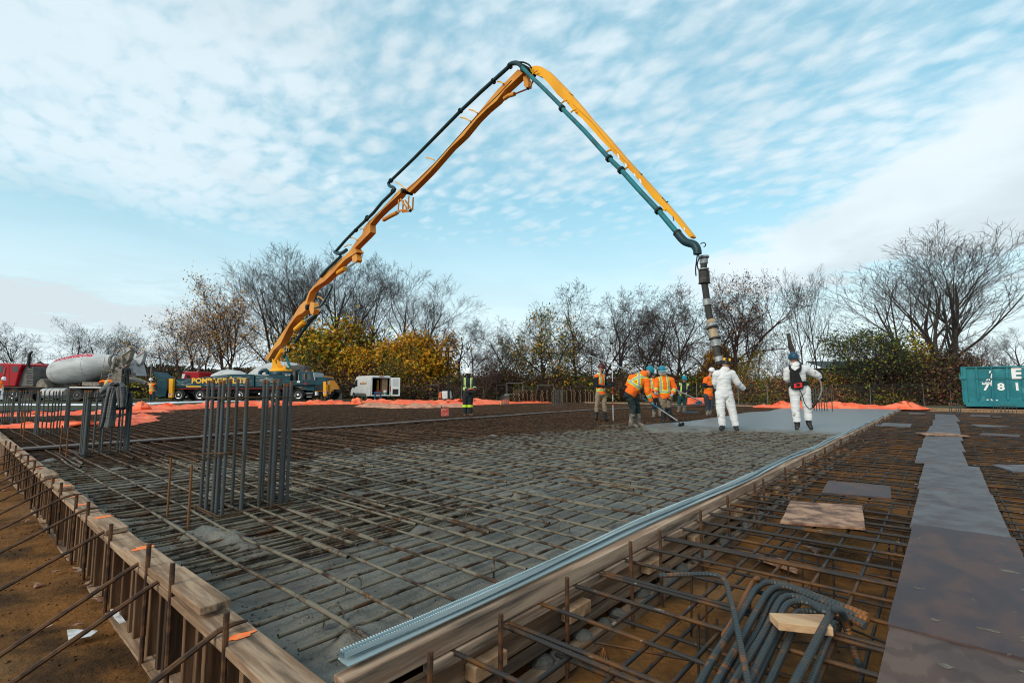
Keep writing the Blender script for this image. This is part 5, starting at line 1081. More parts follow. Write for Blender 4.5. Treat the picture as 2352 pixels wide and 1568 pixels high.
# rams and links
btube('ram', [za(165, 1245), za(222, 1150)], .22, m_yel, 0, 14); btube('ram', [za(335, 975), za(405, 912)], .22, m_yel, 0, 14); btube('ram_rod', [za(405, 912), za(500, 840)], .09, m_chrome, 0)
btube('ram', [za(690, 500), za(748, 462)], .17, m_yel, 0, 14); btube('ram_rod', [za(748, 462), za(848, 408)], .06, m_chrome, 0)
btube('ram', [zb_(350, 880), zb_(445, 825), zb_(545, 775)], .12, m_yel2, 0, 14); btube('ram_rod', [zb_(540, 775), zb_(600, 755)], .05, m_chrome, 0)
btube('ram', [zc_(600, 535), zc_(650, 500), zc_(720, 480)], .09, m_yel2, 0, 12); btube('ram_rod', [zc_(718, 482), zc_(860, 425)], .035, mat('rod_red', (.3, .08, .06), .3, metal=.6), 0)
bprism('link', [za(*p) for p in ((480, 745), (505, 750), (512, 810), (500, 850), (480, 848), (465, 800))], .2, -.2, m_yel2)
bprism('link', [za(*p) for p in ((840, 330), (865, 345), (872, 395), (860, 415), (835, 410), (825, 380))], .18, -.18, m_yel2)
for o_ in (.12, -.16):
    for seg in (((600, 590), (588, 760), 14), ((588, 755), (720, 735), 12), ((625, 580), (715, 715), 12), ((745, 540), (735, 730), 15)):
        a = zb_(*seg[0]); b = zb_(*seg[1]); mb = MB(); mb.beam(Wi @ BP(*a, o_), Wi @ BP(*b, o_), .05, .09); mb.build('link', m_yel2, pump)
bprism('link', [zc_(*p) for p in ((838, 290), (880, 270), (905, 370), (900, 410), (870, 415), (852, 400))], .10, -.10, m_yel2, bevel=.01); btube('link', [zc_(945, 310), zc_(905, 390)], .04, m_yel2)
for q, r_ in ((za(455, 790), .22), (zb_(690, 470), .14), (zc_(885, 215), .16), (za(845, 320), .18), (zc_(880, 410), .08), (zb_(740, 745), .09)): btube('pin', [q, (q[0] + .01, q[1])], r_, m_blk)
for (q, r_) in ((za(455, 790), .20), (zb_(690, 470), .13), (zc_(885, 215), .15)):
    p = BP(*q); mb = MB(); mb.cyl(Wi @ (p + bn_ * .34), Wi @ (p - bn_ * .34), r_, 14); mb.build('pin', m_blk, pump, smooth=True)
# delivery pipes
btube('delivery_pipe', [za(700, 330), za(730, 345), za(760, 340), za(800, 315)], .12, m_dpipe, hw * 1.1, step=.2)
btube('delivery_pipe', [za(705, 330), za(790, 235), za(880, 145), za(1030, 5)] + [zb_(400, 640), zb_(560, 490)], .095, m_dpipe, hw * 1.1)
btube('delivery_pipe', [za(580, 535), za(640, 470), za(750, 370)], .11, m_dpipe, hw * 1.1)
btube('delivery_pipe', [zb_(560, 490), zb_(590, 460), zb_(570, 430), zb_(510, 400), zb_(495, 360), zb_(530, 325)], .095, m_dpipe, hw * 1.1, step=.15)
btube('delivery_pipe', [zb_(530, 325), zb_(700, 165), zb_(880, -5)] + [zc_(150, 710), zc_(400, 480), zc_(720, 200)], .085, m_dpipe, hw * 1.1)
btube('delivery_pipe', [zc_(715, 205), zc_(740, 170), zc_(790, 155), zc_(840, 165), zc_(880, 205)], .095, m_dpipe, hw * 1.1, step=.12)
btube('delivery_pipe', [zc_(870, 195), zc_(960, 290), zc_(1150, 470), zc_(1340, 660)] + [zd(90, 190), zd(300, 400), zd(540, 665), zd(660, 780), zd(850, 990), zd(1030, 1180), zd(1210, 1392)], .078, m_tealp, hw * 1.1)
btube('delivery_pipe', [za(525, 800), za(560, 790), za(590, 770), za(640, 690), za(675, 620), za(655, 600)], .07, m_dpipe, hw, step=.15)
btube('delivery_pipe', [za(300, 1080), za(370, 980), za(430, 900), za(500, 830)], .13, m_dpipe, -hw * .9)
btube('hose_loop', [zc_(850, 150), zc_(910, 155), zc_(970, 185), zc_(1000, 230)], .035, m_blk, hw * 1.2, step=.1)
def clamp(q, r_, o=hw * 1.1, d2=(1, 1), m=m_blk, ln=3):
    a = BP(q[0] - d2[0] * ln, q[1] - d2[1] * ln, o); b = BP(q[0] + d2[0] * ln, q[1] + d2[1] * ln, o); mb = MB(); mb.cyl(Wi @ a, Wi @ b, r_, 12); mb.build('clamp', m, pump, smooth=True)
for q, dv in ((zd(80, 180), (.7, .7)), (zd(542, 668), (.7, .7)), (zd(1210, 1392), (.7, .7)), (zd(660, 782), (.7, .7)), (zd(1025, 1175), (.7, .7))): clamp(q, .125 if dv else .1, d2=dv, ln=2.2)
for q in (zc_(150, 705), zc_(540, 365), zc_(735, 190), zb_(560, 480), zb_(530, 325), zb_(180, 860), za(880, 150), za(970, 60)): clamp(q, .13, d2=(.7, -.7), ln=1.6)
for a, b in ((zc_(570, 360), zc_(640, 385)), (zc_(235, 685), zc_(330, 725)), (zc_(130, 775), zc_(250, 820)), (zb_(570, 335), zb_(720, 440)), (zb_(1030, -10), zb_(1150, 25)), (za(820, 210), za(880, 230)), (za(770, 290), za(830, 270)), (zd(60, 120), zd(110, 95)), (zd(150, 210), zd(200, 185)), (zd(500, 600), zd(545, 578)), (zd(680, 770), zd(710, 745)), (zd(1040, 1165), zd(1080, 1165)), (zc_(980, 280), zc_(1040, 235)), (zb_(50, 1035), zb_(100, 1030)), (za(540, 700), za(590, 730))): btube('pipe_bracket', [a, ((a[0] + b[0]) / 2, (a[1] + b[1]) / 2 - 2), b], .032, m_yel, hw * .8, 6)
for p0, w_, h_ in ((zd(590, 625), 4, 8), (zd(665, 715), 4, 8), (zd(750, 808), 3, 4), (zd(805, 868), 4, 7), (zd(1130, 1235), 3, 8), (zd(1238, 1335), 2.5, 4)):
    a = [(p0[0] - w_ * .5, p0[1] - h_ * .75), (p0[0] + w_ * .5, p0[1] - h_ * .25 - 1.5), (p0[0] + w_ * 1.0, p0[1] + h_ * .75), (p0[0] + w_ * .1, p0[1] + h_ * .5 + 2)]
    bprism('decal', a, hw * .42, hw * .40, m_grey if int(p0[0]) % 2 else m_whitep, bevel=0)
# end elbow, hose and its fittings
btube('end_elbow', [zd(1205, 1385)] + [ze(*p) for p in ((345, 125), (400, 180), (450, 200), (490, 210), (520, 240), (535, 280), (537, 320))], .115, m_dpipe, hw * 1.1, 14, step=.08)
m_hose = mat('hose_rubber', (0.035, 0.034, 0.033), 0.7, col2=(0.09, 0.082, 0.07), scale=3, lo=.5, hi=.7)
hp = [(537, 310), (539, 400), (540, 470), (548, 610), (560, 690), (575, 800), (598, 940), (622, 1060), (646, 1160), (662, 1260), (680, 1350), (702, 1430), (725, 1500)]
hs = btube('placing_hose', [ze(*p) for p in hp], .090, m_hose, 0, 16, step=.12)
m_tape = mat('duct_tape', (0.33, 0.35, 0.36), 0.5, metal=.3, col2=(.22, .23, .23), scale=8); m_sand = mat('hose_wrap', (0.42, 0.33, 0.22), 0.8, col2=(.3, .22, .15), scale=6)
for (a, b, r_, m_, nm) in (((538, 318), (540, 336), .145, m_tape, 'coupling'), ((539, 345), (540, 395), .112, m_tape, 'tape_wrap'), ((540, 450), (541, 462), .14, m_tape, 'coupling'), ((572, 775), (580, 840), .118, m_tape, 'tape_wrap'), ((612, 995), (622, 1030), .125, m_sand, 'tape_wrap'), ((618, 1035), (628, 1065), .135, m_tape, 'tape_wrap'), ((628, 1070), (632, 1085), .15, m_hose, 'coupling'), ((630, 1090), (655, 1180), .108, m_sand, 'hose_wrap'), ((656, 1184), (660, 1200), .16, m_hose, 'coupling'), ((660, 1205), (672, 1275), .116, m_tape, 'tape_wrap'), ((694, 1390), (708, 1440), .113, m_tape, 'tape_wrap')):
    btube(nm, [ze(*a), ze(*b)], r_, m_, 0, 16, parent=pump)
mb = MB(); pa = Wi @ BP(*ze(541, 475)); pb = Wi @ BP(*ze(546, 605)); mb.lathe(pa, pb, [(0, .10), (.02, .158), (.97, .158), (1, .18), (1.0, .1)], 8); mb.build('hose_weight', m_hose, pump, bevel=.006)
btube('control_cable', [ze(460, 240), ze(480, 290), ze(470, 380), ze(462, 450), ze(465, 520), ze(472, 540)], .018, m_blk, .05, 6, step=.1)
btube('control_cable', [ze(470, 240), ze(500, 330), ze(478, 400), ze(490, 460), ze(500, 480)], .018, m_blk, .05, 6, step=.1)
btube('control_cable', [ze(515, 190), ze(540, 172), ze(568, 185), ze(565, 212), ze(535, 225)], .014, m_blk, .05, 6, step=.06)
for a, b, c in (((760, 765), (800, 795), (825, 780)), ((1000, 1020), (1040, 1070), (1068, 1052))): btube('cable_hook', [zd(*a), zd(*b), zd(*c)], .02, m_dpipe, 0, 6, step=.08)

# ------------------------------------------------ mixer trucks
def drum(mb, A, B_, prof, n=40): mb.lathe(A, B_, prof, n)
fm = Frame(150, 42, 0.0); zm = lambda x, y: (.1824 * x, 735 + .1824 * y)
mix1 = tag(empty('mixer_truck', fm.o, fm.rz), 'red concrete mixer truck in front, its big white drum lettered in red', 'mixer truck')
def P1(px, py, y=0.0): return fm.P(*zm(px, py), y)
def sl1(mb, pts, y0, y1): slab(mb, fm, [zm(*p) for p in pts], y0, y1)
dA, dB = P1(490, 668, 1.25), P1(1345, 515, 1.25); DL = (dB - dA).length; k_ = .1824 * 42 / FH
prof = [(0, .02), (.004, 70 * k_), (.03, 118 * k_), (.07, 146 * k_), (.13, 166 * k_), (.22, 180 * k_), (.36, 187 * k_), (.50, 185 * k_), (.62, 172 * k_), (.78, 140 * k_), (.93, 100 * k_), (1.0, 84 * k_)]
mb = MB(); mb.lathe(dA, dB, prof, 48); drm = mb.build('drum', m_drum, mix1, smooth=True)
mb = MB()
for t_, r_ in ((.145, 169.5), (.60, 175.5)): mb.lathe(dA.lerp(dB, t_ - .003), dA.lerp(dB, t_ + .003), [(0, (r_ - 1) * k_), (.2, (r_ + 1.2) * k_), (.8, (r_ + 1.2) * k_), (1, (r_ - 1) * k_)], 48, cap=False)
mb.build('drum_seam', m_drum, drm, smooth=True)
def rad_at(t):
    for (a, ra), (b, rb_) in zip(prof[:-1], prof[1:]):
        if a <= t <= b: return ra + (rb_ - ra) * (t - a) / (b - a)
    return prof[-1][1]
me = text_mesh('lettering', 'BOURGEOIS', .80, .035, 0.0, 'LEFT', 1.02); bm = bmesh.new(); bm.from_mesh(me); bmesh.ops.triangulate(bm, faces=bm.faces); bmesh.ops.subdivide_edges(bm, edges=bm.edges, cuts=2, use_grid_fill=True); bm.to_mesh(me); bm.free()
xs_ = [v.co.x for v in me.vertices]; tw = max(xs_) - min(xs_); axd = (dB - dA).normalized(); uu = Vector((0, -1, 0)); uu = (uu - axd * uu.dot(axd)).normalized(); ww = axd.cross(uu); ww = ww if ww.z > 0 else -ww
for v in me.vertices:
    t_ = .17 + (v.co.x - min(xs_)) / tw * .545; g_ = R(45) + v.co.y / .8 * R(33); r_ = rad_at(t_) + .012; q = dA.lerp(dB, t_) + uu * (r_ * math.cos(g_)) + ww * (r_ * math.sin(g_)); v.co = q
me.materials.append(m_rlet); o = bpy.data.objects.new('lettering', me); COL.objects.link(o); o.parent = drm
mb = MB(); mb.lathe(P1(1290, 522, 1.25), P1(1325, 515, 1.25), [(0, 96 * k_), (.1, 104 * k_), (.9, 104 * k_), (1, 96 * k_)], 40); mb.build('drum_ring', m_grey, mix1, smooth=True)
mb = MB(); mb.lathe(P1(1325, 515, 1.25), P1(1400, 505, 1.25), [(0, 76 * k_), (.6, 70 * k_), (1, 60 * k_)], 30); mb.build('drum_mouth', m_mud, mix1, smooth=True)
def hopper(root, Pf, px, py, s=1.0, y0=.55, y1=1.95, m=m_mud):
    mb = MB(); q = lambda a, b: (px + a * s, py + b * s)
    mb.prism([Pf(*q(-20, 40), y0), Pf(*q(10, 5), y0), Pf(*q(130, -75), y0), Pf(*q(128, -55), y0), Pf(*q(95, 60), y0), Pf(*q(60, 110), y0), Pf(*q(20, 95), y0)], (0, y1 - y0, 0)); h = mb.build('charge_hopper', m, root, bevel=.03)
    mb = MB(); mb.beam(Pf(*q(8, 4), y0 - .04), Pf(*q(132, -77), y0 - .04), .06, .10); mb.beam(Pf(*q(8, 4), y1 + .04), Pf(*q(132, -77), y1 + .04), .06, .10); mb.build('hopper_rim', m, h); return h
hopper(mix1, P1, 1425, 430, .92, .95, 1.45)
mb = MB(); sl1(mb, [(1385, 445), (1450, 440), (1470, 545), (1440, 590), (1395, 600)], .7, 1.6); rh = mb.build('rear_housing', m_mud, mix1, bevel=.03)
mb = MB()
for k in range(5): sl1(mb, [(1425, 492 + 9 * k), (1458, 492 + 9 * k), (1458, 496 + 9 * k), (1425, 496 + 9 * k)], .37, .41)
mb.build('vent_slot', m_blk, rh)
mb = MB(); mb.beam(P1(1350, 610, .5), P1(1395, 470, .5), .12, .2); mb.beam(P1(1350, 610, 2.0), P1(1395, 470, 2.0), .12, .2); mb.beam(P1(1400, 600, .5), P1(1540, 700, .6), .15, .25); mb.beam(P1(1460, 540, .5), P1(1530, 660, .6), .1, .16); mb.box(P1(1400, 720, 1.2), (1.1, 1.6, .9)); mb.build('rear_frame', m_mud, mix1)
mb = MB(); c0 = P1(1415, 655, .9); c1 = P1(1870, 800, .2); ax_ = (c1 - c0).normalized(); sd_ = Vector((0, 1, 0)); upv = sd_.cross(ax_) * -1; n = 8; vs = []; fs = []
for i, q in enumerate((c0, c0.lerp(c1, .5), c1)):
    for j in range(n + 1): a = PI * j / n; vs.append(q + sd_ * (math.cos(a) * .32) - upv * (math.sin(a) * .26))
    for j in range(n, -1, -1): a = PI * j / n; vs.append(q + sd_ * (math.cos(a) * .29) - upv * (math.sin(a) * .23))
k2 = 2 * (n + 1)
for i in range(2):
    for j in range(k2): fs.append((i * k2 + j, i * k2 + (j + 1) % k2, (i + 1) * k2 + (j + 1) % k2, (i + 1) * k2 + j))
mb.add(vs, fs); mb.build('chute', m_mud, mix1)
mb = MB(); mb.cyl(P1(1690, 740, .0), P1(1850, 805, -.1), .16, 12); mb.build('folding_chute', m_grey, mix1, smooth=True)
mb = MB()
for xx in (1272, 1392):
    mb.tube([P1(xx - 15 * (xx < 1300), 750, .1), P1(xx, 640, .1), P1(xx, 600, .2), P1(xx + 4, 450, .4)], .02, 6)
for yy in (640, 670, 700, 730): mb.beam(P1(1262, yy, .1), P1(1388, yy, .1), .03, .03)
mb.box(P1(1330, 622, .3), (.95, .5, .05)); mb.build('ladder', m_mud, mix1)
mb = MB(); sl1(mb, [(1030, 778), (1240, 780), (1248, 822), (1200, 832), (1030, 826)], .0, .7); mb.build('deck_box', m_mud, mix1, bevel=.03)
mb = MB(); sl1(mb, [(400, 845), (1560, 848), (1560, 880), (400, 880)], .5, 2.0); sl1(mb, [(-60, 850), (420, 850), (420, 930), (-60, 930)], .6, 1.9); mb.build('chassis', m_blk, mix1)
mb = MB(); sl1(mb, [(880, 838), (1280, 842), (1280, 855), (880, 852)], -.05, .5); mb.build('mudguard', m_whitep, mix1, bevel=.01)
mb = MB(); mb.lathe(P1(505, 922, .3), P1(815, 920, .3), [(0, .30), (.01, .42), (.06, .44), (.94, .44), (.99, .42), (1, .3)], 24); tk = mb.build('fuel_tank', m_drum, mix1, smooth=True)
mb = MB()
for px in (575, 640, 750): mb.lathe(P1(px, 922, .3), P1(px + 10, 922, .3), [(0, .45), (1, .45)], 24)
mb.build('tank_strap', m_grey, tk)
mb = MB(); mb.prism([P1(*p, .3) for p in ((400, 845), (425, 780), (470, 738), (500, 745), (555, 845))], (0, 1.9, 0)); mb.build('drum_stand', m_mud, mix1, bevel=.03)
for wx in (968, 1232):
    p = P1(wx, 955); wheel(mix1, p.x, .2, .53, .53, .4, rim=m_grey); wheel(mix1, p.x, 2.2, .53, .53, .4, rim=m_grey, face=1)
p = P1(165, 945); wheel(mix1, p.x, .15, .56, .56, .34); wheel(mix1, p.x, 2.25, .56, .56, .34, face=1)
mb = MB(); mb.prism([P1(*p, 0) for p in ((-150, 600), (-40, 545), (60, 538), (262, 548), (278, 565), (240, 640), (190, 830), (-190, 835), (-190, 690))], (0, 2.4, 0)); cab = mb.build('cab', m_red, mix1, bevel=.06)
mb = MB(); sl1(mb, [(162, 578), (232, 580), (225, 648), (160, 655)], -.012, 0); sl1(mb, [(-60, 580), (40, 572), (36, 655), (-60, 668)], -.012, 0); mb.build('side_window', m_glass, cab)
mb = MB(); sl1(mb, [(112, 560), (118, 560), (118, 830), (112, 830)], -.006, 0); mb.build('door_gap', m_blk, cab)
mb = MB(); mb.tube([P1(72, 595, -.06), P1(45, 720, -.06)], .03, 6); mb.build('grab_rail', m_chrome, cab, smooth=True)
for px in (20, 60, 100, 160): mb = MB(); mb.lathe(P1(px, 541, .6), P1(px, 525, .6), [(0, .08), (1, .04)], 8); mb.build('roof_lamp', m_chrome, cab)
mb = MB(); mb.prism([P1(*p, .3) for p in ((180, 832), (200, 760), (270, 585), (378, 582), (372, 832))], (0, 1.7, 0)); eq = mb.build('equipment_rack', m_grey, mix1, bevel=.03)
mb = MB()
for k in range(6): sl1(mb, [(290, 630 + 32 * k), (368, 630 + 32 * k), (368, 636 + 32 * k), (290, 636 + 32 * k)], .27, .31)
mb.build('rack_slot', m_blk, eq)
mb = MB(); mb.tube([P1(330, 590, .2), P1(340, 470, .2), P1(350, 420, .2), P1(378, 395, .2)], [.11, .11, .10, .08], 10); mb.build('exhaust_stack', m_blk, mix1, smooth=True)
# second mixer behind
fm2 = Frame(150, 46.5, 0.0)
mix2 = tag(empty('mixer_truck', fm2.o, fm2.rz), 'second red concrete mixer truck standing behind the lettered one, only cab and hopper showing', 'mixer truck')
def P3(px, py, y=0.0): return fm2.P(*zm(px, py), y)
mb = MB(); mb.prism([P3(*p, 0) for p in ((358, 560), (375, 546), (520, 546), (540, 570), (540, 830), (340, 830), (352, 690))], (0, 2.4, 0)); cab = mb.build('cab', m_red, mix2, bevel=.06)
mb = MB(); mb.prism([P3(*p, -.012) for p in ((370, 595), (462, 595), (462, 620), (420, 688), (370, 690))], (0, .012, 0)); mb.build('side_window', m_glass, cab)
mb = MB(); mb.lathe(P3(600, 680, 1.2), P3(1530, 560, 1.2), [(0, .1), (.05, .9), (.2, 1.15), (.5, 1.2), (.8, .85), (1, .55)], 32); mb.build('drum', m_drum, mix2, smooth=True)
hopper(mix2, P3, 1603, 455, .95, .95, 1.4, m_drum); 
mb = MB(); mb.prism([P3(*p, .4) for p in ((1530, 500), (1605, 490), (1620, 540), (1660, 700), (1560, 710), (1520, 610))], (0, 1.6, 0)); mb.build('rear_housing', m_drum, mix2, bevel=.05)
mb = MB(); mb.lathe(P3(1520, 590, .3), P3(1620, 600, .3), [(0, .5), (.5, .6), (1, .5)], 20); mb.build('drum_mouth', m_drum, mix2, smooth=True)
mb = MB(); mb.box(P3(900, 870, 1.2), (9.5, 1.6, .3)); mb.build('chassis', m_blk, mix2)
for px in (1100, 1350, 450): p = P3(px, 900); wheel(mix2, p.x, .2, .5, .5, .35); wheel(mix2, p.x, 2.2, .5, .5, .35, face=1)
text_on(mix2, 'B', .2, P3(1700, 418, .5), m_rlet, bold=.01)
# third mixer (red cab, pale drum) behind the pump truck, and fourth: orange one
def far_mixer(px_cab, d, label, cabm, cabpts, drA, drB, rr, chass, zf=zt, extra=None):
    f_ = Frame(px_cab, d, 0.0); e = tag(empty('mixer_truck', f_.o, f_.rz), label, 'mixer truck'); q = lambda a, b, y=0.0: f_.P(*zf(a, b), y)
    mb = MB(); mb.prism([q(*p, 0) for p in cabpts], (0, 2.3, 0)); c_ = mb.build('cab', cabm, e, bevel=.05)
    mb = MB(); mb.lathe(q(*drA, 1.2), q(*drB, 1.2), rr, 32); mb.build('drum', m_drum, e, smooth=True)
    mb = MB(); mb.box(q(*chass[0], 1.2), (chass[1], 1.5, .3)); mb.build('chassis', m_blk, e)
    for px in chass[2]: p = q(px, 930); wheel(e, p.x, .2, .5, .5, .35); wheel(e, p.x, 2.2, .5, .5, .35, face=1)
    return e, q, c_
e, q, c_ = far_mixer(430, 50, 'red cab mixer truck with pale drum half hidden behind the lettered pump truck panel', m_red, [(275, 668), (300, 650), (480, 645), (492, 665), (492, 860), (262, 860), (262, 790)], (560, 760), (1010, 740), [(0, .1), (.05, .7), (.3, 1.05), (.5, 1.1), (.8, .9), (1, .6)], ((700, 890), 9, (320, 760, 950)))
mb = MB(); mb.prism([q(*p, -.012) for p in ((272, 735), (280, 680), (318, 678), (300, 735))], (0, .012, 0)); mb.build('windscreen', m_whitep, c_); mb = MB(); mb.prism([q(*p, -.012) for p in ((330, 690), (380, 690), (385, 730), (335, 730))], (0, .012, 0)); mb.build('side_window', m_glass, c_)
for a in (300, 440): mb = MB(); mb.beam(q(a, 640, .3), q(a + 20, 640, .3), .05, .1); mb.build('roof_lamp', m_chrome, c_)
e, q, c_ = far_mixer(735, 48.5, 'orange fronted mixer truck with grey drum behind the pump truck cab', m_org, [(1950, 715), (2040, 700), (2080, 712), (2098, 760), (2150, 835), (2168, 890), (2165, 900), (1950, 900)], (1030, 740), (1690, 640), [(0, .05), (.04, .6), (.18, 1.0), (.42, 1.3), (.6, 1.35), (.8, 1.15), (1, .8)], ((1500, 890), 11, (1250, 1500, 2100)))
m_lens = mat('headlamp', (.55, .62, .66), .15)
mb = MB(); mb.prism([q(*p, -.02) for p in ((1960, 862), (2000, 862), (2000, 884), (1965, 884))], (0, .05, 0)); mb.prism([q(*p, -.02) for p in ((2118, 860), (2155, 862), (2158, 884), (2120, 884))], (0, .05, 0)); mb.build('headlamp', m_lens, c_)
mb = MB(); mb.prism([q(*p, -.03) for p in ((1940, 902), (2172, 902), (2175, 930), (1940, 930))], (0, .6, 0)); mb.build('bumper', m_blk, e)
mb = MB(); mb.prism([q(*p, -.02) for p in ((2045, 812), (2068, 812), (2068, 885), (2045, 885))], (0, .05, 0)); mb.build('grille', m_blk, c_)
mb = MB(); mb.prism([q(*p, -.02) for p in ((1960, 725), (2070, 722), (2088, 770), (1960, 775))], (0, .02, 0)); mb.build('windscreen', m_glass, c_)
mb = MB(); mb.tube([q(2100, 740, -.2), q(2140, 738, -.2), q(2140, 790, -.2), q(2120, 800, -.2)], .025, 6); mb.build('mirror', m_chrome, c_)
mb = MB(); mb.box(q(1700, 640, 1.0), (1.6, 1.4, 1.2)); mb.build('rear_housing', m_grey, e, bevel=.05)
# ------------------------------------------------ white van
dv = 50.0; zg = -.10; vo = base(875, dv, zg)
van = tag(empty('van', vo, CAMROT + R(38)), 'white panel van seen from behind with its rear doors open and boxes inside', 'van')
# local: y forward (away), rear face at y=0, x right; width 2.05, length 5.5, height 2.5
VW, VL, VH = 1.02, 5.3, 2.50
prof = [(0, .42), (0, 2.30), (.12, 2.46), (.5, VH), (3.7, VH), (4.2, 2.38), (4.75, 1.75), (5.0, 1.38), (5.55, 1.12), (5.72, .85), (5.74, .42)]
def van_half(sgn, inset):
    pass
mb = MB(); rows = []
for (x, s_) in ((-VW, 0), (-VW * .97, .0)): pass
# body shell: left wall, right wall, roof, floor, front, so that the rear is open
def wall(xo, xi):
    mb.prism([Vector((xo, y, z)) for y, z in prof], (xi - xo, 0, 0))
wall(-VW, -VW + .05); wall(VW, VW - .05)
def strip(y0, z0, y1, z1, th=.05):
    a = Vector((0, y0, z0)); b = Vector((0, y1, z1)); d = (b - a).normalized(); nn = Vector((0, -d.z, d.y)) * -th
    mb.prism([Vector((-VW + .04, y0, z0)), Vector((-VW + .04, y1, z1)), Vector((-VW + .04, y1, z1)) + nn, Vector((-VW + .04, y0, z0)) + nn], (2 * VW - .08, 0, 0))
for (a, b) in zip(prof[1:-1], prof[2:]): strip(a[0], a[1], b[0], b[1])
mb.prism([Vector((-VW + .04, 0, .42)), Vector((-VW + .04, 5.7, .42)), Vector((-VW + .04, 5.7, .55)), Vector((-VW + .04, 0, .55))], (2 * VW - .08, 0, 0))
mb.prism([Vector((-VW + .04, 3.3, .5)), Vector((-VW + .04, 3.35, .5)), Vector((-VW + .04, 3.35, 2.45)), Vector((-VW + .04, 3.3, 2.45))], (2 * VW - .08, 0, 0))
vb = mb.build('body', m_white, van, bevel=.04)
mb = MB(); mb.box((0, 1.7, 1.4), (1.9, 3.1, 1.7)); 
inn = MB()
for s in (-1, 1): inn.box((s * (VW - .062), 1.7, 1.45), (.01, 3.2, 1.85))
inn.box((0, 3.28, 1.45), (1.9, .01, 1.85)); inn.box((0, 1.7, .565), (1.9, 3.2, .01)); inn.box((0, 1.7, 2.42), (1.9, 3.2, .01)); inn.build('interior_lining', m_blk, van)
mb = MB(); mb.box((-VW + .05, -.01, 1.35), (.10, .05, 1.85)); mb.box((VW - .05, -.01, 1.35), (.10, .05, 1.85)); mb.box((0, -.01, 2.33), (2 * VW - .1, .05, .14)); mb.box((0, -.03, .50), (2 * VW - .1, .12, .14)); mb.build('rear_frame', m_white, van, bevel=.02)
mb = MB(); mb.box((0, -.05, 2.42), (.5, .06, .07)); mb.build('high_brake_lamp', m_lamp_r, van, bevel=.02)
mb = MB(); mb.box((-VW - .004, .10, 1.15), (.03, .16, .60)); mb.build('tail_lamp', m_lamp_r, van); mb = MB(); mb.box((VW - .03, -.04, 1.15), (.10, .03, .60)); mb.build('tail_lamp', m_lamp_r, van)
dr = MB(); dr.box((0, -.48, 0), (.05, .96, 1.88)); rd = dr.build('rear_door', m_white, van, bevel=.03); rd.location = (VW + .02, -.02, 1.37); rd.rotation_euler = (0, 0, R(52))
mb = MB(); mb.box((-.032, -.50, -.50), (.01, .60, .55)); mb.build('door_trim', m_blk, rd); mb = MB(); mb.box((-.032, -.50, .45), (.01, .55, .75)); mb.build('door_panel', mat('door_grey', (.45, .47, .48), .5), rd, bevel=.004)
dr = MB(); dr.box((0, .48, 0), (.05, .96, 1.88)); rd2 = dr.build('rear_door', m_white, van, bevel=.03); rd2.location = (-VW - .04, .05, 1.37); rd2.rotation_euler = (0, 0, R(3))
for (y, s) in ((1.15, -1), (1.15, 1), (4.75, -1), (4.75, 1)):
    mb = MB(); w = .24; r_ = .34; mb.lathe((-w / 2, 0, 0), (w / 2, 0, 0), [(0, r_ * .8), (0, r_ * .95), (.15, r_), (.85, r_), (1, r_ * .95), (1, r_ * .8)], 24); t = mb.build('wheel', m_tyre, van, smooth=True); t.location = (s * (VW - .10), y, .34)
    mb = MB(); mb.lathe((s * .121, 0, 0), (s * .135, 0, 0), [(0, .20), (1, .18)], 18); mb.build('rim', m_grey, t, smooth=True)
    mb = MB(); n = 12; mb.prism([Vector((s * (VW + .005), y + .43 * math.cos(PI * k / n), .36 + .43 * math.sin(PI * k / n))) for k in range(n + 1)], (-s * .02, 0, 0)); mb.build('wheel_arch', m_blk, van)
mb = MB(); mb.prism([Vector((-VW - .008, y, z)) for y, z in ((1.6, .42), (4.3, .42), (4.3, .72), (1.6, .72))], (.01, 0, 0)); mb.prism([Vector((-VW - .008, y, z)) for y, z in ((.0, .42), (.72, .42), (.72, .72), (.0, .72))], (.01, 0, 0)); mb.build('sill_trim', m_grey, van)
mb = MB(); mb.prism([Vector((-VW - .006, y, z)) for y, z in ((3.75, 1.42), (4.95, 1.34), (4.55, 1.90), (4.30, 2.10), (3.80, 2.14))], (.01, 0, 0)); mb.build('side_window', m_glass, van)
mb = MB(); mb.box((-VW - .14, 4.55, 1.45), (.22, .12, .32)); mb.build('mirror', m_blk, van, bevel=.03)
me_ = text_on(van, 'Aero-Dyne Climat', .30, (-VW - .012, 3.05, 1.62), mat('maroon_letters', (.20, .015, .02), .5), bold=.004, rot=(PI / 2, 0, -PI / 2), ext=.002)
for k in range(3):
    mb = MB(); c = Vector((-VW - .010, 2.45 - .38 * k, 1.75)); mb.tube([c + Vector((0, .14, .16)), c + Vector((0, .10, -.06)), c + Vector((0, -.02, -.14)), c + Vector((0, -.12, -.06)), c + Vector((0, -.08, .18))], .016, 5); mb.build('emblem', m_ylet, van)
def inbox(name, c, s, m, label, cat):
    mb = MB(); mb.box((0, 0, 0), s); o = mb.build(name, m, bevel=.01); o.location = inv(van) @ Vector(c); o.rotation_euler = van.rotation_euler; return tag(o, label, cat)
m_card = mat('cardboard', (.33, .20, .12), .8, col2=(.28, .17, .10), scale=3)
inbox('cardboard_box', (.50, .50, 1.06), (.55, .6, .96), m_card, 'lower tall cardboard box inside the white van', 'box'); inbox('cardboard_box', (.50, .50, 1.88), (.56, .6, .66), m_card, 'upper cardboard box stacked inside the white van', 'box')
inbox('yellow_tool', (.05, 1.0, 1.35), (.12, .3, 1.5), m_ylet, 'yellow upright tool inside the white van', 'tool'); inbox('red_tool_case', (-.15, .5, .80), (.45, .4, .45), m_red, 'red tool case on the floor inside the white van', 'tool case')
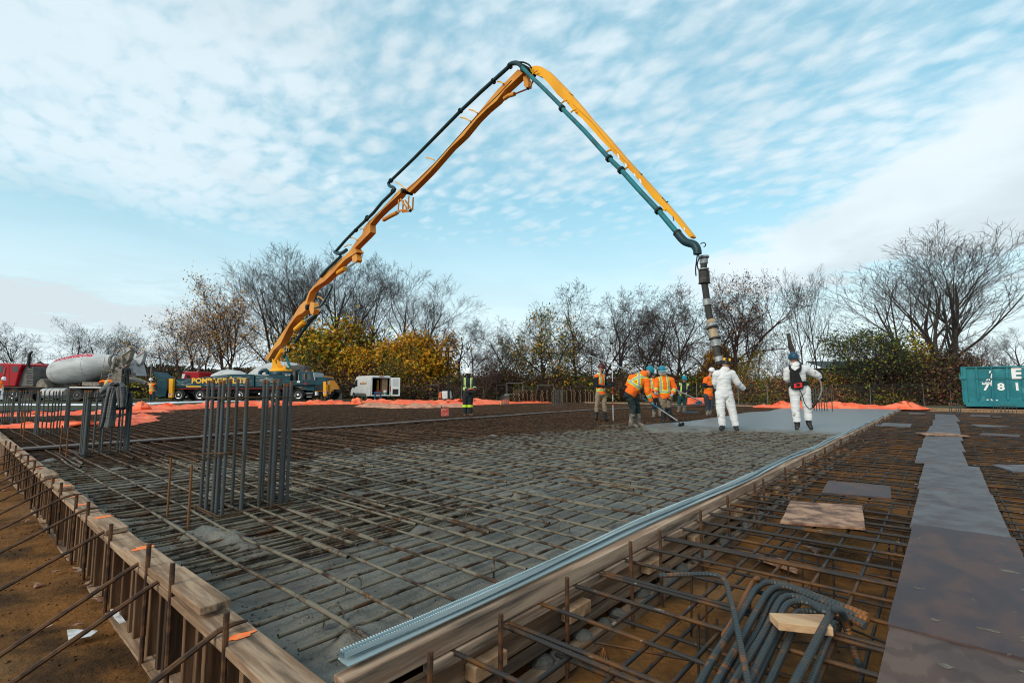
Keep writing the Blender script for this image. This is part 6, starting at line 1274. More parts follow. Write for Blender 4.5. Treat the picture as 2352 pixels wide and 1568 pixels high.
e = tag(empty('bucket', inv(van) @ Vector((.48, .08, .575)), van.rotation_euler.z), 'white plastic bucket with green band in the rear of the white van', 'bucket')
mb = MB(); mb.lathe((0, 0, 0), (0, 0, .42), [(0, .14), (1, .165)], 20); mb.build('shell', m_whitep, e, smooth=True); mb = MB(); mb.lathe((0, 0, .06), (0, 0, .2), [(0, .148), (1, .157)], 20, cap=False); mb.build('green_band', mat('green_band', (.01, .2, .10), .5), e, smooth=True)
mb = MB(); mb.lathe((0, 0, .42), (0, 0, .45), [(0, .172), (1, .172)], 20); mb.build('lid', m_whitep, e, smooth=True)
p = base(868, 48.6, -.1); e = tag(empty('sawhorse', p, CAMROT), 'small blue folding trestle standing left of the open van door', 'trestle'); m_bl = mat('blue_steel', (.01, .10, .20), .5)
mb = MB(); mb.box((0, 0, .8), (.7, .35, .12)); mb.build('top', m_bl, e)
for sx in (-.27, .27): mb = MB(); mb.box((sx, 0, .4), (.07, .3, .75)); mb.build('leg', m_bl, e)
# ------------------------------------------------ container on the right
fd = Frame(2207, 27.2, -.08, R(-44)); zk = lambda x, y: (1923.25 + .1824 * x, 735 + .1824 * y)
m_cont = mat('container_teal', (0.008, 0.135, 0.165), 0.5, col2=(0.014, 0.17, 0.20), scale=1.2, col3=(.05, .26, .28), s3=1.6, lo3=.58, hi3=.72, bump=.25, bscale=2.5, bdist=.03, coat=.1)
cont = tag(empty('waste_container', fd.o, fd.rz), 'teal steel roll-off container with white numbers at the right edge', 'container')
def PK(px, py, y=0.0): return fd.P(*zk(px, py), y)
def slk(mb, pts, y0, y1): slab(mb, fd, [zk(*p) for p in pts], y0, y1)
mb = MB(); slk(mb, [(1600, 598), (1700, 596), (2560, 596), (2560, 1075), (1640, 1075)], .10, 2.4); mb.build('side_panel', m_cont, cont)
mb = MB(); slk(mb, [(1560, 590), (2560, 566), (2560, 588), (1562, 604)], 0, .15); mb.build('top_rail', m_cont, cont, bevel=.01)
mb = MB(); slk(mb, [(1610, 1035), (2560, 1040), (2560, 1100), (1625, 1085)], -.02, .15); slk(mb, [(1655, 985), (2560, 990), (2560, 1040), (1655, 1035)], .06, .15); mb.build('bottom_rail', m_cont, cont, bevel=.01)
for (a, b, c, d) in ((1732, 1760, 1765, 1792), (1925, 1950, 1948, 1978), (2120, 2150, 2132, 2170), (2318, 2355, 2330, 2370), (2500, 2535, 2515, 2550)):
    mb = MB(); slk(mb, [(a, 598), (b, 598), (d, 1000), (c, 1000)], .0, .12); mb.build('rib', m_cont, cont, bevel=.01)
mb = MB(); slk(mb, [(1548, 590), (1568, 588), (1600, 1035), (1582, 1035)], -.02, .2); slk(mb, [(1570, 600), (1618, 600), (1650, 1062), (1598, 1060)], .0, .2); slk(mb, [(1536, 715), (1620, 712), (1622, 742), (1540, 745)], -.08, .1); slk(mb, [(1532, 680), (1550, 680), (1552, 715), (1536, 715)], -.06, .1); mb.build('door_post', m_cont, cont, bevel=.008)
mb = MB(); mb.tube([PK(1740, 735, -.02), PK(1950, 733, -.03), PK(2560, 738, -.02)], .012, 6); mb.build('tie_cable', m_blk, cont)
text_on(cont, 'E', .76, PK(2190, 733, .09), m_whitep, bold=.035, sx=1.15)
for s_, px, py in (('7', 1832, 880), ('8', 2018, 880), ('1', 2220, 880), ('4', 2346, 880)): text_on(cont, s_, .52, PK(px, py, .09), m_whitep, bold=.018, sx=1.08)
text_on(cont, '1 800', .19, PK(1812, 810, .09), m_whitep, bold=.006)
mb = MB()
for i in range(9): c = PK(1930 + random.uniform(-15, 20), 640 + 22 * i + random.uniform(-8, 8), -.004); mb.box(c, (random.uniform(.02, .06), .003, random.uniform(.05, .16)))
for c in ((1892, 1002), (1945, 998), (1950, 1008), (2010, 1008), (1895, 745), (1885, 755)): mb.box(PK(*c, .055), (.08, .004, .05))
mb.build('paint_scuff', m_whitep, cont)
mb = MB(); slk(mb, [(1580, 1075), (1660, 1078), (1660, 1110), (1600, 1095)], .1, .5); slk(mb, [(1650, 1100), (2560, 1108), (2560, 1128), (1700, 1125)], .2, 2.2); mb.build('runner', m_blk, cont)
# ------------------------------------------------ light tower
zl = lambda x, y: (735 + .1824 * x, 735 + .1824 * y); fl = Frame(1029.6, 42, -.05)
lt = tag(empty('light_tower', fl.o, fl.rz), 'mobile light tower with four floodlamps on a black mast and white trailer', 'light tower')
PL = lambda x, y, d=0.0: fl.P(*zl(x, y), d)
mb = MB(); mb.cyl(PL(1620, 990, 0), PL(1618, 700, 0), .10, 10); mb.cyl(PL(1618, 700, 0), PL(1613, 340, 0), .05, 8); mb.cyl(PL(1560, 395, 0), PL(1670, 402, 0), .025, 6); mb.build('mast', m_blk, lt, smooth=True)
m_flood = mat('flood_glass', (.55, .45, .36), .2)
for (x, y, w) in ((1568, 362, 1), (1655, 362, 1), (1557, 435, .8), (1648, 432, 1)):
    mb = MB(); mb.box(PL(x, y, -.05), (.30, .16, .36 * w)); l_ = mb.build('floodlamp', m_blk, lt, bevel=.02); mb = MB()
    for k in range(3): mb.box(PL(x, y, -.14) + UP * (.11 * w * (k - 1)), (.25, .01, .08 * w))
    mb.build('lamp_glass', m_flood, l_)
mb = MB(); slab(mb, fl, [zl(*p) for p in ((1528, 900), (1545, 893), (1635, 893), (1650, 990), (1540, 995))], .1, 1.0); mb.build('trailer_body', m_white, lt, bevel=.06)
mb = MB(); slab(mb, fl, [zl(*p) for p in ((1500, 905), (1522, 898), (1530, 985), (1485, 985))], .1, 1.0); mb.build('trailer_hood', mat('hood_orange', (.6, .12, .05), .5), lt, bevel=.05)
# ------------------------------------------------ pallets, blocks and small plant at the back
m_pal = mat('pallet_wood', (0.055, 0.037, 0.026), 0.9, col2=(0.09, 0.06, 0.04), scale=6); m_pald = mat('pallet_end', (0.30, 0.18, 0.10), .8)
zp_ = lambda x, y: (1114.75 + .1302 * x, 833 + .1302 * y)
mbp = MB(); pw = 1.05
for k in range(9): mbp.box((-pw / 2 + .05 + k * (pw - .1) / 8, 0, .115), (.085, 1.0, .02))
for k in (-1, 0, 1): mbp.box((k * .46, 0, .06), (.05, 1.0, .09))
for k in (-1, 0, 1): mbp.box((0, k * .45, .008), (pw, .09, .015))
mbp.m = 1
for k in (-1, 0, 1): mbp.box((k * .46, -.505, .06), (.055, .012, .075))
pal0 = mbp.build('pallet', [m_pal, m_pald]); first = True
stk = [(505, 8, -1.5), (590, 9, 0), (660, 9, 1.2), (735, 9, 0), (815, 9, .6), (890, 9, 0), (965, 9, .4), (1035, 9, 0), (1105, 9, .5), (1170, 9, 0), (1420, 9, 0), (1510, 9, .5), (1590, 9, 0), (1665, 9, .6), (1745, 9, 0), (1820, 9, .4), (1890, 9, 0)]
for i, (px, n_, dd_) in enumerate(stk):
    b = base(zp_(px, 0)[0], 40 + dd_, -.28); n_ = 9 if px > 520 else 7
    for k in range(n_):
        if first: o = pal0; first = False
        else: o = copy_tree(pal0)
        o.location = b + UP * (.138 * k) + RT * random.uniform(-.03, .03); o.rotation_euler = (0, 0, CAMROT + random.uniform(-.05, .05) + (.5 if i % 5 == 2 else 0))
        tag(o, 'dark weathered pallet in the %s stack from the left of the pallet yard' % ords[i], 'pallet', 'wooden pallets stacked before the fence')
        o.scale = (.86, 1, 1)
blk_d = 56
for i, (px, lab) in enumerate(((772, 'grey concrete block on the gravel right of the orange truck, left one'), (782, 'grey concrete block on the gravel right of the orange truck, right one'))):
    mb = MB(); mb.box((0, 0, .3), (.62, .6, .6)); o = mb.build('concrete_block', m_grey, bevel=.02, loc=base(px, blk_d, -.1)); o.rotation_euler = (0, 0, CAMROT); tag(o, lab, 'block')
e = tag(empty('site_trolley', base(1174, 39, -.25), CAMROT), 'small dark canopy trolley beside the left end of the pallet stacks', 'trolley')
mb = MB(); mb.prism([(-.55, 0, .75), (-.5, 0, .9), (.5, 0, .85), (.55, 0, .72)], (0, .9, 0)); mb.build('canopy', mat('grey_green', (.22, .25, .22), .6), e)
for sx in (-.45, .45): mb = MB(); mb.cyl((sx, .1, 0), (sx, .1, .78), .03, 6); mb.build('leg', m_blk, e)
mb = MB(); mb.box((0, 0, 0), (.04, .02, .28)); o = mb.build('yellow_tag', m_ylet, loc=base(1149.5, 32.6, .15)); o.rotation_euler = (0, 0, CAMROT); tag(o, 'small yellow tag on the short starter bars', 'tag')
# ---------------------------------------------------------------- people
m_skin = mat('skin', (0.40, 0.22, 0.15), 0.55); m_hair = mat('dark_hair', (0.02, 0.014, 0.01), 0.8)
def fabric(name, c, c2=None, **k): return mat(name, c, 0.9, col2=c2 or tuple(q * .75 for q in c), scale=5, lo=.4, hi=.65, bump=.55, bscale=11, bdist=.02, **k)
f_orange = fabric('hi_vis_orange', (0.88, 0.16, 0.018), (0.74, 0.12, 0.012)); f_vest = fabric('vest_orange', (0.86, 0.14, 0.02), (0.72, 0.11, .015))
f_navy = fabric('navy_knit', (0.012, 0.02, 0.03)); f_dark = fabric('dark_workwear', (0.02, 0.025, 0.028)); f_khaki = fabric('khaki_trousers', (0.24, 0.19, 0.13), (0.17, 0.13, 0.09))
f_green = fabric('dark_green_trousers', (0.014, 0.026, 0.028), (.03, .04, .04)); f_teal = fabric('teal_trousers', (0.012, 0.055, 0.062)); f_white = fabric('white_coverall', (0.66, 0.67, 0.68), (0.60, 0.61, 0.62), col3=(0.30, 0.28, 0.25), s3=4.2, lo3=.58, hi3=.68)
f_slate = fabric('slate_trousers', (0.035, 0.045, 0.06)); m_boot = mat('muddy_boot', (0.20, 0.175, 0.14), 0.8, col2=(.10, .09, .075), scale=7); m_bootk = mat('rubber_boot', (0.02, 0.02, 0.021), 0.5, col2=(.16, .15, .13), scale=6, lo=.55, hi=.7)
m_boott = mat('tan_boot', (.20, .13, .08), .8); m_glove = mat('grey_glove', (0.34, 0.34, 0.34), 0.9, col2=(.2, .2, .2), scale=20); m_gloveb = mat('black_glove', (0.015, 0.015, 0.016), 0.8)
m_lime = mat('reflective_lime', (0.50, 0.72, 0.04), 0.6); m_refl = mat('reflective_silver', (0.30, 0.32, 0.33), 0.4)
h_blue = mat('helmet_blue', (0.01, 0.20, 0.28), 0.35); h_dblue = mat('helmet_dark_blue', (0.012, 0.06, 0.11), 0.35); h_white = mat('helmet_white', (0.72, 0.73, 0.74), 0.35); h_maroon = mat('helmet_maroon', (0.06, 0.012, 0.014), 0.3); h_black = mat('helmet_black', (0.015, 0.015, 0.016), 0.35)
m_muff = mat('ear_muff_yellow', (0.85, 0.42, 0.01), 0.45)
def cone(V_, F_, a, b, ra, rb_, n=14, sx=None, w2=1.0):
    """closed tapered limb piece with round ends; sx/w2 flatten it: ellipse axis"""
    a = Vector(a); b = Vector(b); t = (b - a); ln = t.length
    t = t.normalized() if ln > 1e-6 else Vector((0, 0, 1))
    ref = sx.copy() if sx is not None else (Vector((0, 1, 0)) if abs(t.y) < .9 else Vector((1, 0, 0)))
    u = (ref - t * ref.dot(t)).normalized(); w = t.cross(u); rings = []
    for k in range(4): g = (1 - k / 4) * PI / 2; rings.append((a - t * ra * math.sin(g), ra * math.cos(g) + .0005))
    rings += [(a, ra), (b, rb_)]
    for k in range(1, 5): g = k / 4 * PI / 2; rings.append((b + t * rb_ * math.sin(g), rb_ * math.cos(g) + .0005))
    n0 = len(V_)
    for c, r in rings:
        for j in range(n): an = 2 * PI * j / n; V_.append(c + u * (r * math.cos(an)) + w * (r * w2 * math.sin(an)))
    for i in range(len(rings) - 1):
        for j in range(n): F_.append((n0 + i * n + j, n0 + i * n + (j + 1) % n, n0 + (i + 1) * n + (j + 1) % n, n0 + (i + 1) * n + j))
    F_.append(tuple(n0 + j for j in range(n - 1, -1, -1))); F_.append(tuple(n0 + (len(rings) - 1) * n + j for j in range(n)))
def shell_of(name, me, sel, off_, m, parent, wrinkle=0.0, seed=0, fold=0.0):
    """garment: the body faces in sel, pushed outwards"""
    idx_ = np.nonzero(sel)[0]
    if len(idx_) == 0: return None
    used = {}; vs = []; fs = []
    for i in idx_:
        f = []
        for v in me.polygons[int(i)].vertices:
            if v not in used:
                used[v] = len(vs); q = me.vertices[v]; o_ = off_ + wrinkle * (noise.noise(q.co * 9 + Vector((seed, 0, 0))) + .8 * noise.noise(Vector((q.co.x * 9, q.co.y * 9, q.co.z * 24 + seed)))); vs.append(q.co + q.normal * max(o_, .003))
            f.append(used[v])
        fs.append(tuple(f))
    # hem faces
    edges = {}
    for f in fs:
        for a, b in zip(f, f[1:] + f[:1]): edges[(a, b)] = edges.get((a, b), 0) + 1
    inv_ = {n_: o_ for o_, n_ in used.items()}
    for (a, b) in list(edges):
        if (b, a) not in edges:
            ia = len(vs); vs.append(me.vertices[inv_[a]].co - me.vertices[inv_[a]].normal * .004); vs.append(me.vertices[inv_[b]].co - me.vertices[inv_[b]].normal * .004); fs.append((b, a, ia, ia + 1))
    return link_mesh(name, vs, fs, m, smooth=True, parent=parent)
def hat(parent, c, up, fwd, m, s=1.0, brim='cap', name='hard_hat'):
    up = up.normalized(); fwd = (fwd - up * fwd.dot(up)).normalized(); sd_ = fwd.cross(up); mb = MB(); n = 24; vs = []; fs = []
    prof_ = [(1.0, -.012), (1.0, .012), (.985, .04), (.92, .078), (.78, .112), (.55, .135), (.28, .146), (.04, .149)]
    for r, z in prof_:
        for j in range(n):
            a = 2 * PI * j / n; rr = r * .132; ridge = 1 + .03 * max(0, math.cos(a)) ; vs.append(c + sd_ * (math.sin(a) * rr * .86) + fwd * (math.cos(a) * rr * ridge) + up * (z + (.006 if abs(math.sin(a)) < .25 and r < .95 else 0)))
    for i in range(len(prof_) - 1):
        for j in range(n): fs.append((i * n + j, i * n + (j + 1) % n, (i + 1) * n + (j + 1) % n, (i + 1) * n + j))
    fs.append(tuple((len(prof_) - 1) * n + j for j in range(n))); mb.add([Vector(c) + (Vector(v) - Vector(c)) * s for v in vs], fs)
    vs = []; fs = []
    for k, (r0, z0) in enumerate(((.126, -.004), (.126, -.014))):
        for j in range(n):
            a = 2 * PI * j / n; e = (.052 * max(0, math.cos(a)) ** 1.2 + .008) if brim == 'cap' else .034; vs.append(c + (sd_ * (math.sin(a) * (r0 * .86 + e)) + fwd * (math.cos(a) * (r0 + e)) + up * (z0 - .010)) * s)
        for j in range(n): a = 2 * PI * j / n; vs.append(c + (sd_ * (math.sin(a) * .10) + fwd * (math.cos(a) * .115) + up * z0) * s)
    for j in range(n):
        j2 = (j + 1) % n; fs += [(j, j2, n + j2, n + j), (2 * n + j2, 2 * n + j, 3 * n + j, 3 * n + j2), (j, 2 * n + j, 2 * n + j2, j2)]
    mb.add(vs, fs); return mb.build(name, m, parent, smooth=True)
def person(label, conv, J, depth, dy, outfit, helmet=None, face=(1, 0, 0), group=None, girth=1.0, detail=.013, stripes=None, fingers=True, rad=None, hat_s=1.0, hat_brim='cap', curl=1.0, seed=0, muffs=None, headtilt=(0, 0)):
    """J: joint -> zoom pixel; dy: joint -> distance offset in metres; built at its real size at the measured distance"""
    W3 = {}
    for k, q in J.items(): W3[k] = DP(*conv(*q), depth + dy.get(k, 0))
    foot = min((W3[k] for k in ('Lto', 'Rto', 'Lan', 'Ran')), key=lambda p: p.z); o0 = base(conv(*J['pel'])[0], depth, foot.z - .03)
    e = tag(empty('person', o0), label, 'person', group); W3 = {k: p - o0 for k, p in W3.items()}
    rd = dict(pel=.135, wst=.125, che=.150, nck=.062, hed=.088, sho=.072, elb=.050, wri=.034, hip=.098, kne=.066, ank=.048); rd = {k: v * girth for k, v in rd.items()}; rd['nck'] = .058; rd['hed'] = .088; rd['wri'] = .034
    if rad: rd.update(rad)
    sh = (W3['Rsh'] - W3['Lsh']); sh.normalize(); spine = (W3['nck'] - W3['pel']).normalized(); V_ = []; F_ = []; segs = []
    fv = (RT * face[0] + HD * face[1] + UP * face[2]).normalized()
    def add(lab, a, b, ra, rb_, sx=None, w2=1.0): cone(V_, F_, a, b, ra, rb_, 16, sx, w2); segs.append((lab, Vector(a), Vector(b), ra, rb_))
    hipx = (W3['Rhi'] - W3['Lhi']).normalized()
    midw = W3['pel'].lerp(W3['che'], .45)
    add('torso', W3['pel'], midw, rd['pel'] * 1.15, rd['wst'] * 1.15, hipx, .74); add('torso', midw, W3['che'], rd['wst'] * 1.15, rd['che'] * 1.12, sh, .72); add('torso', W3['che'], W3['che'].lerp(W3['nck'], .62), rd['che'] * 1.12, rd['che'] * .66, sh, .74)
    add('hips', W3['pel'] - spine * .06, W3['pel'], rd['pel'] * 1.05, rd['pel'] * 1.1, hipx, .78)
    hc = W3['hed']; add('neck', W3['che'].lerp(W3['nck'], .55), hc - (hc - W3['nck']) * .35, .066, .055)
    up_h = (hc - W3['nck']).normalized(); up_h = (up_h + UP * .6).normalized()
    hf = (fv - up_h * fv.dot(up_h)).normalized(); hs_ = hf.cross(up_h)
    add('head', hc - up_h * .055 + hf * .018, hc + up_h * .025, .066, .080, hs_, 1.12); add('head', hc - up_h * .085 + hf * .045, hc - up_h * .03 + hf * .02, .036, .055)
    add('head', hc + hf * .092 - up_h * .005, hc + hf * .108 - up_h * .030, .010, .015)            # nose
    for s in (-1, 1): add('head', hc + hs_ * (.077 * s) - up_h * .02, hc + hs_ * (.082 * s) + up_h * .012, .012, .015)   # ears
    for s in ('L', 'R'):
        S, E, H_ = W3[s + 'sh'], W3[s + 'el'], W3[s + 'ha']; add('torso', W3['che'].lerp(W3['nck'], .45), S, rd['sho'] * 1.15, rd['sho'] * 1.05); add('uarm', S, E, rd['sho'], rd['elb'])
        fd_ = (H_ - E).normalized(); wr = H_ - fd_ * .02; add('farm', E, wr, rd['elb'] * 1.0, rd['wri'] * 1.05)
        # hand: palm and five fingers
        side_ = fd_.cross(UP); side_ = side_.normalized() if side_.length > .1 else RT.copy(); dn = side_.cross(fd_); 
        pc = H_ + fd_ * .045; add('hand', wr, pc, .032, .034, side_, .62)
        if fingers:
            cv = curl
            for k in range(4):
                a = pc + side_ * (.024 - .016 * k) + fd_ * .025; ln = (.040, .045, .042, .033)[k]; mid = a + (fd_ * math.cos(.5 * cv) - dn * math.sin(.5 * cv) * -1) * ln if False else a + (fd_ * math.cos(.5 * cv) + dn * math.sin(.5 * cv)) * ln; tip = mid + (fd_ * math.cos(1.5 * cv) + dn * math.sin(1.5 * cv)) * ln * .8
                add('hand', a - fd_ * .03, mid, .0125, .0105); add('hand', mid, tip, .0105, .0095)
            a = H_ + side_ * .030 + fd_ * .015; mid = a + (side_ * .7 + fd_ * .6 + dn * .3).normalized() * .038; add('hand', a, mid, .014, .0115); add('hand', mid, mid + (fd_ * .8 + dn * .7).normalized() * .028, .0115, .0095)
        Hp, K, A, T = W3[s + 'hi'], W3[s + 'kn'], W3[s + 'an'], W3[s + 'to']
        add('thigh', Hp, K, rd['hip'], rd['kne']); add('shin', K, A, rd['kne'] * .98, rd['ank']); add('foot', A - UP * .02, T + (A - T).normalized() * .05 + UP * .012, rd['ank'] * 1.05, .040, None, .9)
        add('foot', A - (T - A).normalized() * .02 - UP * .05, A - UP * .03, .042, .048)
    me0 = bpy.data.meshes.new('body'); me0.from_pydata([tuple(v) for v in V_], [], F_); ob = bpy.data.objects.new('tmp', me0); COL.objects.link(ob)
    md = ob.modifiers.new('r', 'REMESH'); md.mode = 'VOXEL'; md.voxel_size = detail; s_ = ob.modifiers.new('s', 'SMOOTH'); s_.iterations = 4; s_.factor = .5
    dg = bpy.context.evaluated_depsgraph_get(); me = bpy.data.meshes.new_from_object(ob.evaluated_get(dg)); bpy.data.objects.remove(ob); bpy.data.meshes.remove(me0)
    me.name = 'body'; me.materials.clear(); me.materials.append(m_skin); me.polygons.foreach_set('use_smooth', np.ones(len(me.polygons), bool))
    body = bpy.data.objects.new('body', me); COL.objects.link(body); body.parent = e
    nf = len(me.polygons); cen = np.zeros(nf * 3, np.float32); me.polygons.foreach_get('center', cen); cen = cen.reshape(-1, 3).astype(float); best = np.full(nf, 1e9); labn = np.zeros(nf, int); names_ = ['torso', 'hips', 'neck', 'head', 'uarm', 'farm', 'hand', 'thigh', 'shin', 'foot']; par = np.zeros(nf)
    for lab, a, b, ra, rb_ in segs:
        a_ = np.array(a); d_ = np.array(b) - a_; L2 = max(d_ @ d_, 1e-9); t_ = np.clip(((cen - a_) @ d_) / L2, 0, 1); dist = np.linalg.norm(cen - a_ - t_[:, None] * d_, axis=1) - (ra + (rb_ - ra) * t_)
        k = dist < best; best[k] = dist[k]; labn[k] = names_.index(lab); par[k] = t_[k]
    def sel(spec):
        out_ = np.zeros(nf, bool)
        for q in spec.split('+'):
            lo_, hi_ = 0, 1
            if ':' in q: q, rg = q.split(':'); lo_, hi_ = map(float, rg.split('-'))
            out_ |= (labn == names_.index(q)) & (par >= lo_) & (par <= hi_)
        return out_
    info = dict(e=e, W3=W3, me=me, cen=cen, labn=labn, par=par, sel=sel, fwd=hf, spine=spine, sh=sh, hc=hc, up=up_h, side=hs_)
    for i, (nm, spec, of, m, wr) in enumerate(outfit):
        s__ = sel(spec)
        if nm in ('jacket', 'hooded_top', 'safety_vest', 'coverall', 'shirt', 'sweater'): pass
        o = shell_of(nm, me, s__, of, m, e, wr, seed + i * 3)
        if nm == stripes_on(stripes) and o is not None: band(o, W3, sh, spine, stripes)
    if helmet is not None: hat(e, hc + up_h * .055, up_h + hf * headtilt[0], hf, helmet, hat_s, hat_brim)
    for s in (-1, 1):
        mb = MB(); c = hc + hf * .083 + hs_ * (.031 * s) + up_h * .008; mb.lathe(c - hf * .01, c + hf * .008, [(0, .011), (.6, .010), (1, .002)], 8); mb.build('eye', m_hair, body, smooth=True)
    mb = MB(); c = hc + hf * .092 - up_h * .062; mb.beam(c - hs_ * .022, c + hs_ * .022, .010, .008); mb.build('mouth', mat('lips', (.28, .10, .08), .6), body)
    if muffs:
        for s in (-1, 1):
            c = hc + up_h * muffs[0] + hs_ * (muffs[1] * s) + hf * muffs[2]; mb = MB(); mb.lathe(c - hs_ * .02 * s, c + hs_ * .035 * s, [(0, .044), (.4, .048), (.8, .038), (1, .015)], 14); mb.build('ear_muff', m_muff, e, smooth=True)
    return info
def stripes_on(s): return s['on'] if s else None
def band(o, W3, sh, spine, S):
    """reflective tape as strips of the garment's own faces, raised 2 mm"""
    me = o.data; nf = len(me.polygons); cen = np.zeros(nf * 3, np.float32); me.polygons.foreach_get('center', cen); cen = cen.reshape(-1, 3).astype(float)
    nor = np.zeros(nf * 3, np.float32); me.polygons.foreach_get('normal', nor); nor = nor.reshape(-1, 3)
    P = np.array(W3['pel']); Nn = np.array(W3['nck']); ax_ = Nn - P; ln = np.linalg.norm(ax_); ax_ /= ln; t = ((cen - P) @ ax_) / ln; mid = P + np.outer(t * ln, ax_); lat = (cen - mid) @ np.array(sh); fwd_ = np.cross(np.array(sh), ax_)
    armd = np.full(nf, 9.0); armt = np.zeros(nf)
    for s in 'LR':
        for a, b, o_ in ((W3[s + 'sh'], W3[s + 'el'], 0), (W3[s + 'el'], W3[s + 'ha'], 1)):
            a_ = np.array(a); d_ = np.array(b) - a_; tt_ = np.clip((cen - a_) @ d_ / (d_ @ d_), 0, 1); di = np.linalg.norm(cen - a_ - tt_[:, None] * d_, axis=1); k = di < armd; armd[k] = di[k]; armt[k] = tt_[k] + o_
    isarm = (armd < .085) & (np.abs(lat) > .15) | (armt > .6) & (armd < .09)
    d = np.full(nf, 9.0)
    for h in S.get('hoops', ()): d = np.where(~isarm, np.minimum(d, np.abs(t - h) * ln), d)
    for v in S.get('vert', ()): d = np.where(~isarm & (t > S.get('v0', .3)), np.minimum(d, np.abs(lat - v)), d)
    for (l0, t0, l1, t1) in S.get('diag', ()):
        A = np.array([l0, t0 * ln]); B = np.array([l1, t1 * ln]); dd_ = B - A; q = np.stack([lat, t * ln], 1) - A; u_ = (q @ dd_) / (dd_ @ dd_); dist = np.abs(q[:, 0] * dd_[1] - q[:, 1] * dd_[0]) / np.linalg.norm(dd_); k = ~isarm & (u_ > 0) & (u_ < 1); d = np.where(k, np.minimum(d, dist), d)
    for a in S.get('arm', ()): d = np.where(isarm, np.minimum(d, np.abs(armt - a) * .28), d)
    wl = S.get('w', .045)
    for nm, w_, m, of in (('lime_tape', wl, S.get('outer', m_lime), .003), ('silver_tape', wl * .5, m_refl, .0055)):
        s_ = shell_of(nm, me, d < w_, of, m, o.parent)
        if s_ is not None: s_.parent = o
y4 = lambda x, y: (1286.25 + .1824 * x, 765.6 + .1824 * y)
y5 = lambda x, y: (1592.5 + .1823 * x, 735 + .1823 * y)
y3 = lambda x, y: (735 + .1824 * x, 735 + .1824 * y)
y1 = lambda x, y: (.1824 * x, 735 + .1824 * y)
def depth_of(conv, yf, z=-.07): return (CAM_H - z) * FH / (conv(0, yf)[1] - HY)
VEST = 'torso:0-1+hips:0.6-1'
# surveyor
d = depth_of(y4, 1108)
I = person('person in orange vest and maroon hard hat looking at a handset beside a striped pole', y4, dict(pel=(515, 745), che=(505, 585), nck=(500, 505), hed=(520, 450), Lsh=(462, 545), Lel=(458, 655), Lha=(570, 668), Rsh=(540, 540), Rel=(585, 650), Rha=(655, 655), Lhi=(485, 770), Lkn=(463, 915), Lan=(455, 1065), Lto=(452, 1105), Rhi=(548, 770), Rkn=(556, 905), Ran=(572, 1060), Rto=(612, 1100)), d, dict(Lsh=-.10, Lel=-.14, Lha=-.12, Rsh=.14, Rel=.14, Rha=.05, Lhi=-.06, Rhi=.06), [('sweater', 'torso+hips:0.5-1+uarm+farm+neck:0-.5', .010, f_navy, .006), ('trousers', 'hips+thigh+shin:0-.55', .012, f_khaki, .014), ('boot', 'shin:.45-1+foot', .014, m_bootk, .002), ('glove', 'hand+farm:.93-1', .004, m_gloveb, 0), ('safety_vest', 'torso:0-1', .020, f_vest, .008), ('hair', 'head:0-0', .01, m_hair, 0)], h_maroon, (1, -.12, -.15), stripes=dict(on='safety_vest', hoops=(.14,), vert=(-.10, .10), v0=.14, w=.042), fingers=True)
e = I['e']
p = e.location + I['W3']['Lha'] + RT * .07; mb = MB(); mb.box((0, 0, 0), (.24, .14, .025), Matrix.Rotation(-.25, 3, 'Y')); o = mb.build('tablet', m_blk, bevel=.006, loc=p + UP * .01); o.rotation_euler = (0, 0, CAMROT); tag(o, 'dark handset tablet held by the surveyor in the maroon hard hat', 'tablet')
pb = G(*y4(670, 1098), -.07); e = tag(empty('survey_pole', pb), 'tall red and white survey pole held upright by the surveyor', 'survey pole'); hz_ = lambda py: CAM_H - (y4(0, py)[1] - HY) * pb.dot(HD) / FH + .07
m_redp = mat('pole_red', (.65, .03, .03), .5)
for k, (a, b, m) in enumerate(((1098, 1000, m_whitep), (1000, 900, m_whitep), (900, 850, m_redp), (850, 770, m_whitep), (770, 650, m_redp), (650, 400, m_whitep), (400, 130, m_whitep))):
    mb = MB(); mb.cyl((0, 0, hz_(a)), (0, 0, hz_(b)), .018 if a > 650 else .012, 8); mb.build('pole_section', m, e, smooth=True)
mb = MB(); mb.box((0, 0, hz_(635)), (.14, .12, .16)); mb.build('pole_clamp', m_blk, e, bevel=.02); mb = MB(); mb.lathe((0, 0, hz_(135)), (0, 0, hz_(112)), [(0, .05), (1, .07)], 12); mb.build('receiver', m_blk, e)
# bent worker with the rake
d = depth_of(y4, 1188)
I = person('person in orange hooded top bending forward over a blue-handled rake, turquoise hard hat', y4, dict(pel=(890, 745), che=(985, 590), nck=(1060, 515), hed=(1112, 490), Lsh=(905, 560), Lel=(860, 640), Lha=(1010, 770), Rsh=(1090, 600), Rel=(1105, 740), Rha=(1150, 865), Lhi=(868, 780), Lkn=(925, 940), Lan=(895, 1140), Lto=(985, 1185), Rhi=(930, 780), Rkn=(975, 930), Ran=(985, 1130), Rto=(1068, 1178)), d, dict(che=-.02, Lsh=.16, Lel=.22, Lha=.22, Rsh=-.08, Rel=-.12, Rha=-.05, Rhi=.12, Rkn=.16, Ran=.18, Rto=.15, nck=-.02, hed=0), [('trousers', 'hips+thigh+shin:0-.6', .016, f_green, .016), ('boot', 'shin:.38-1+foot', .020, m_boot, .006), ('glove', 'hand+farm:.88-1', .006, m_glove, 0), ('hooded_top', 'torso+hips:.2-1+uarm+farm:0-.93+neck', .026, f_orange, .012)], h_blue, (.86, .15, -.5), girth=1.12, stripes=dict(on='hooded_top', hoops=(.36,), diag=((-.16, .36, .12, 1.0), (.16, .36, -.12, 1.0)), arm=(.45, 1.35), w=.05), seed=5)
mb = MB(); hb = I['e'].location + I['W3']['nck'] - RT * .02 + UP * .02; 
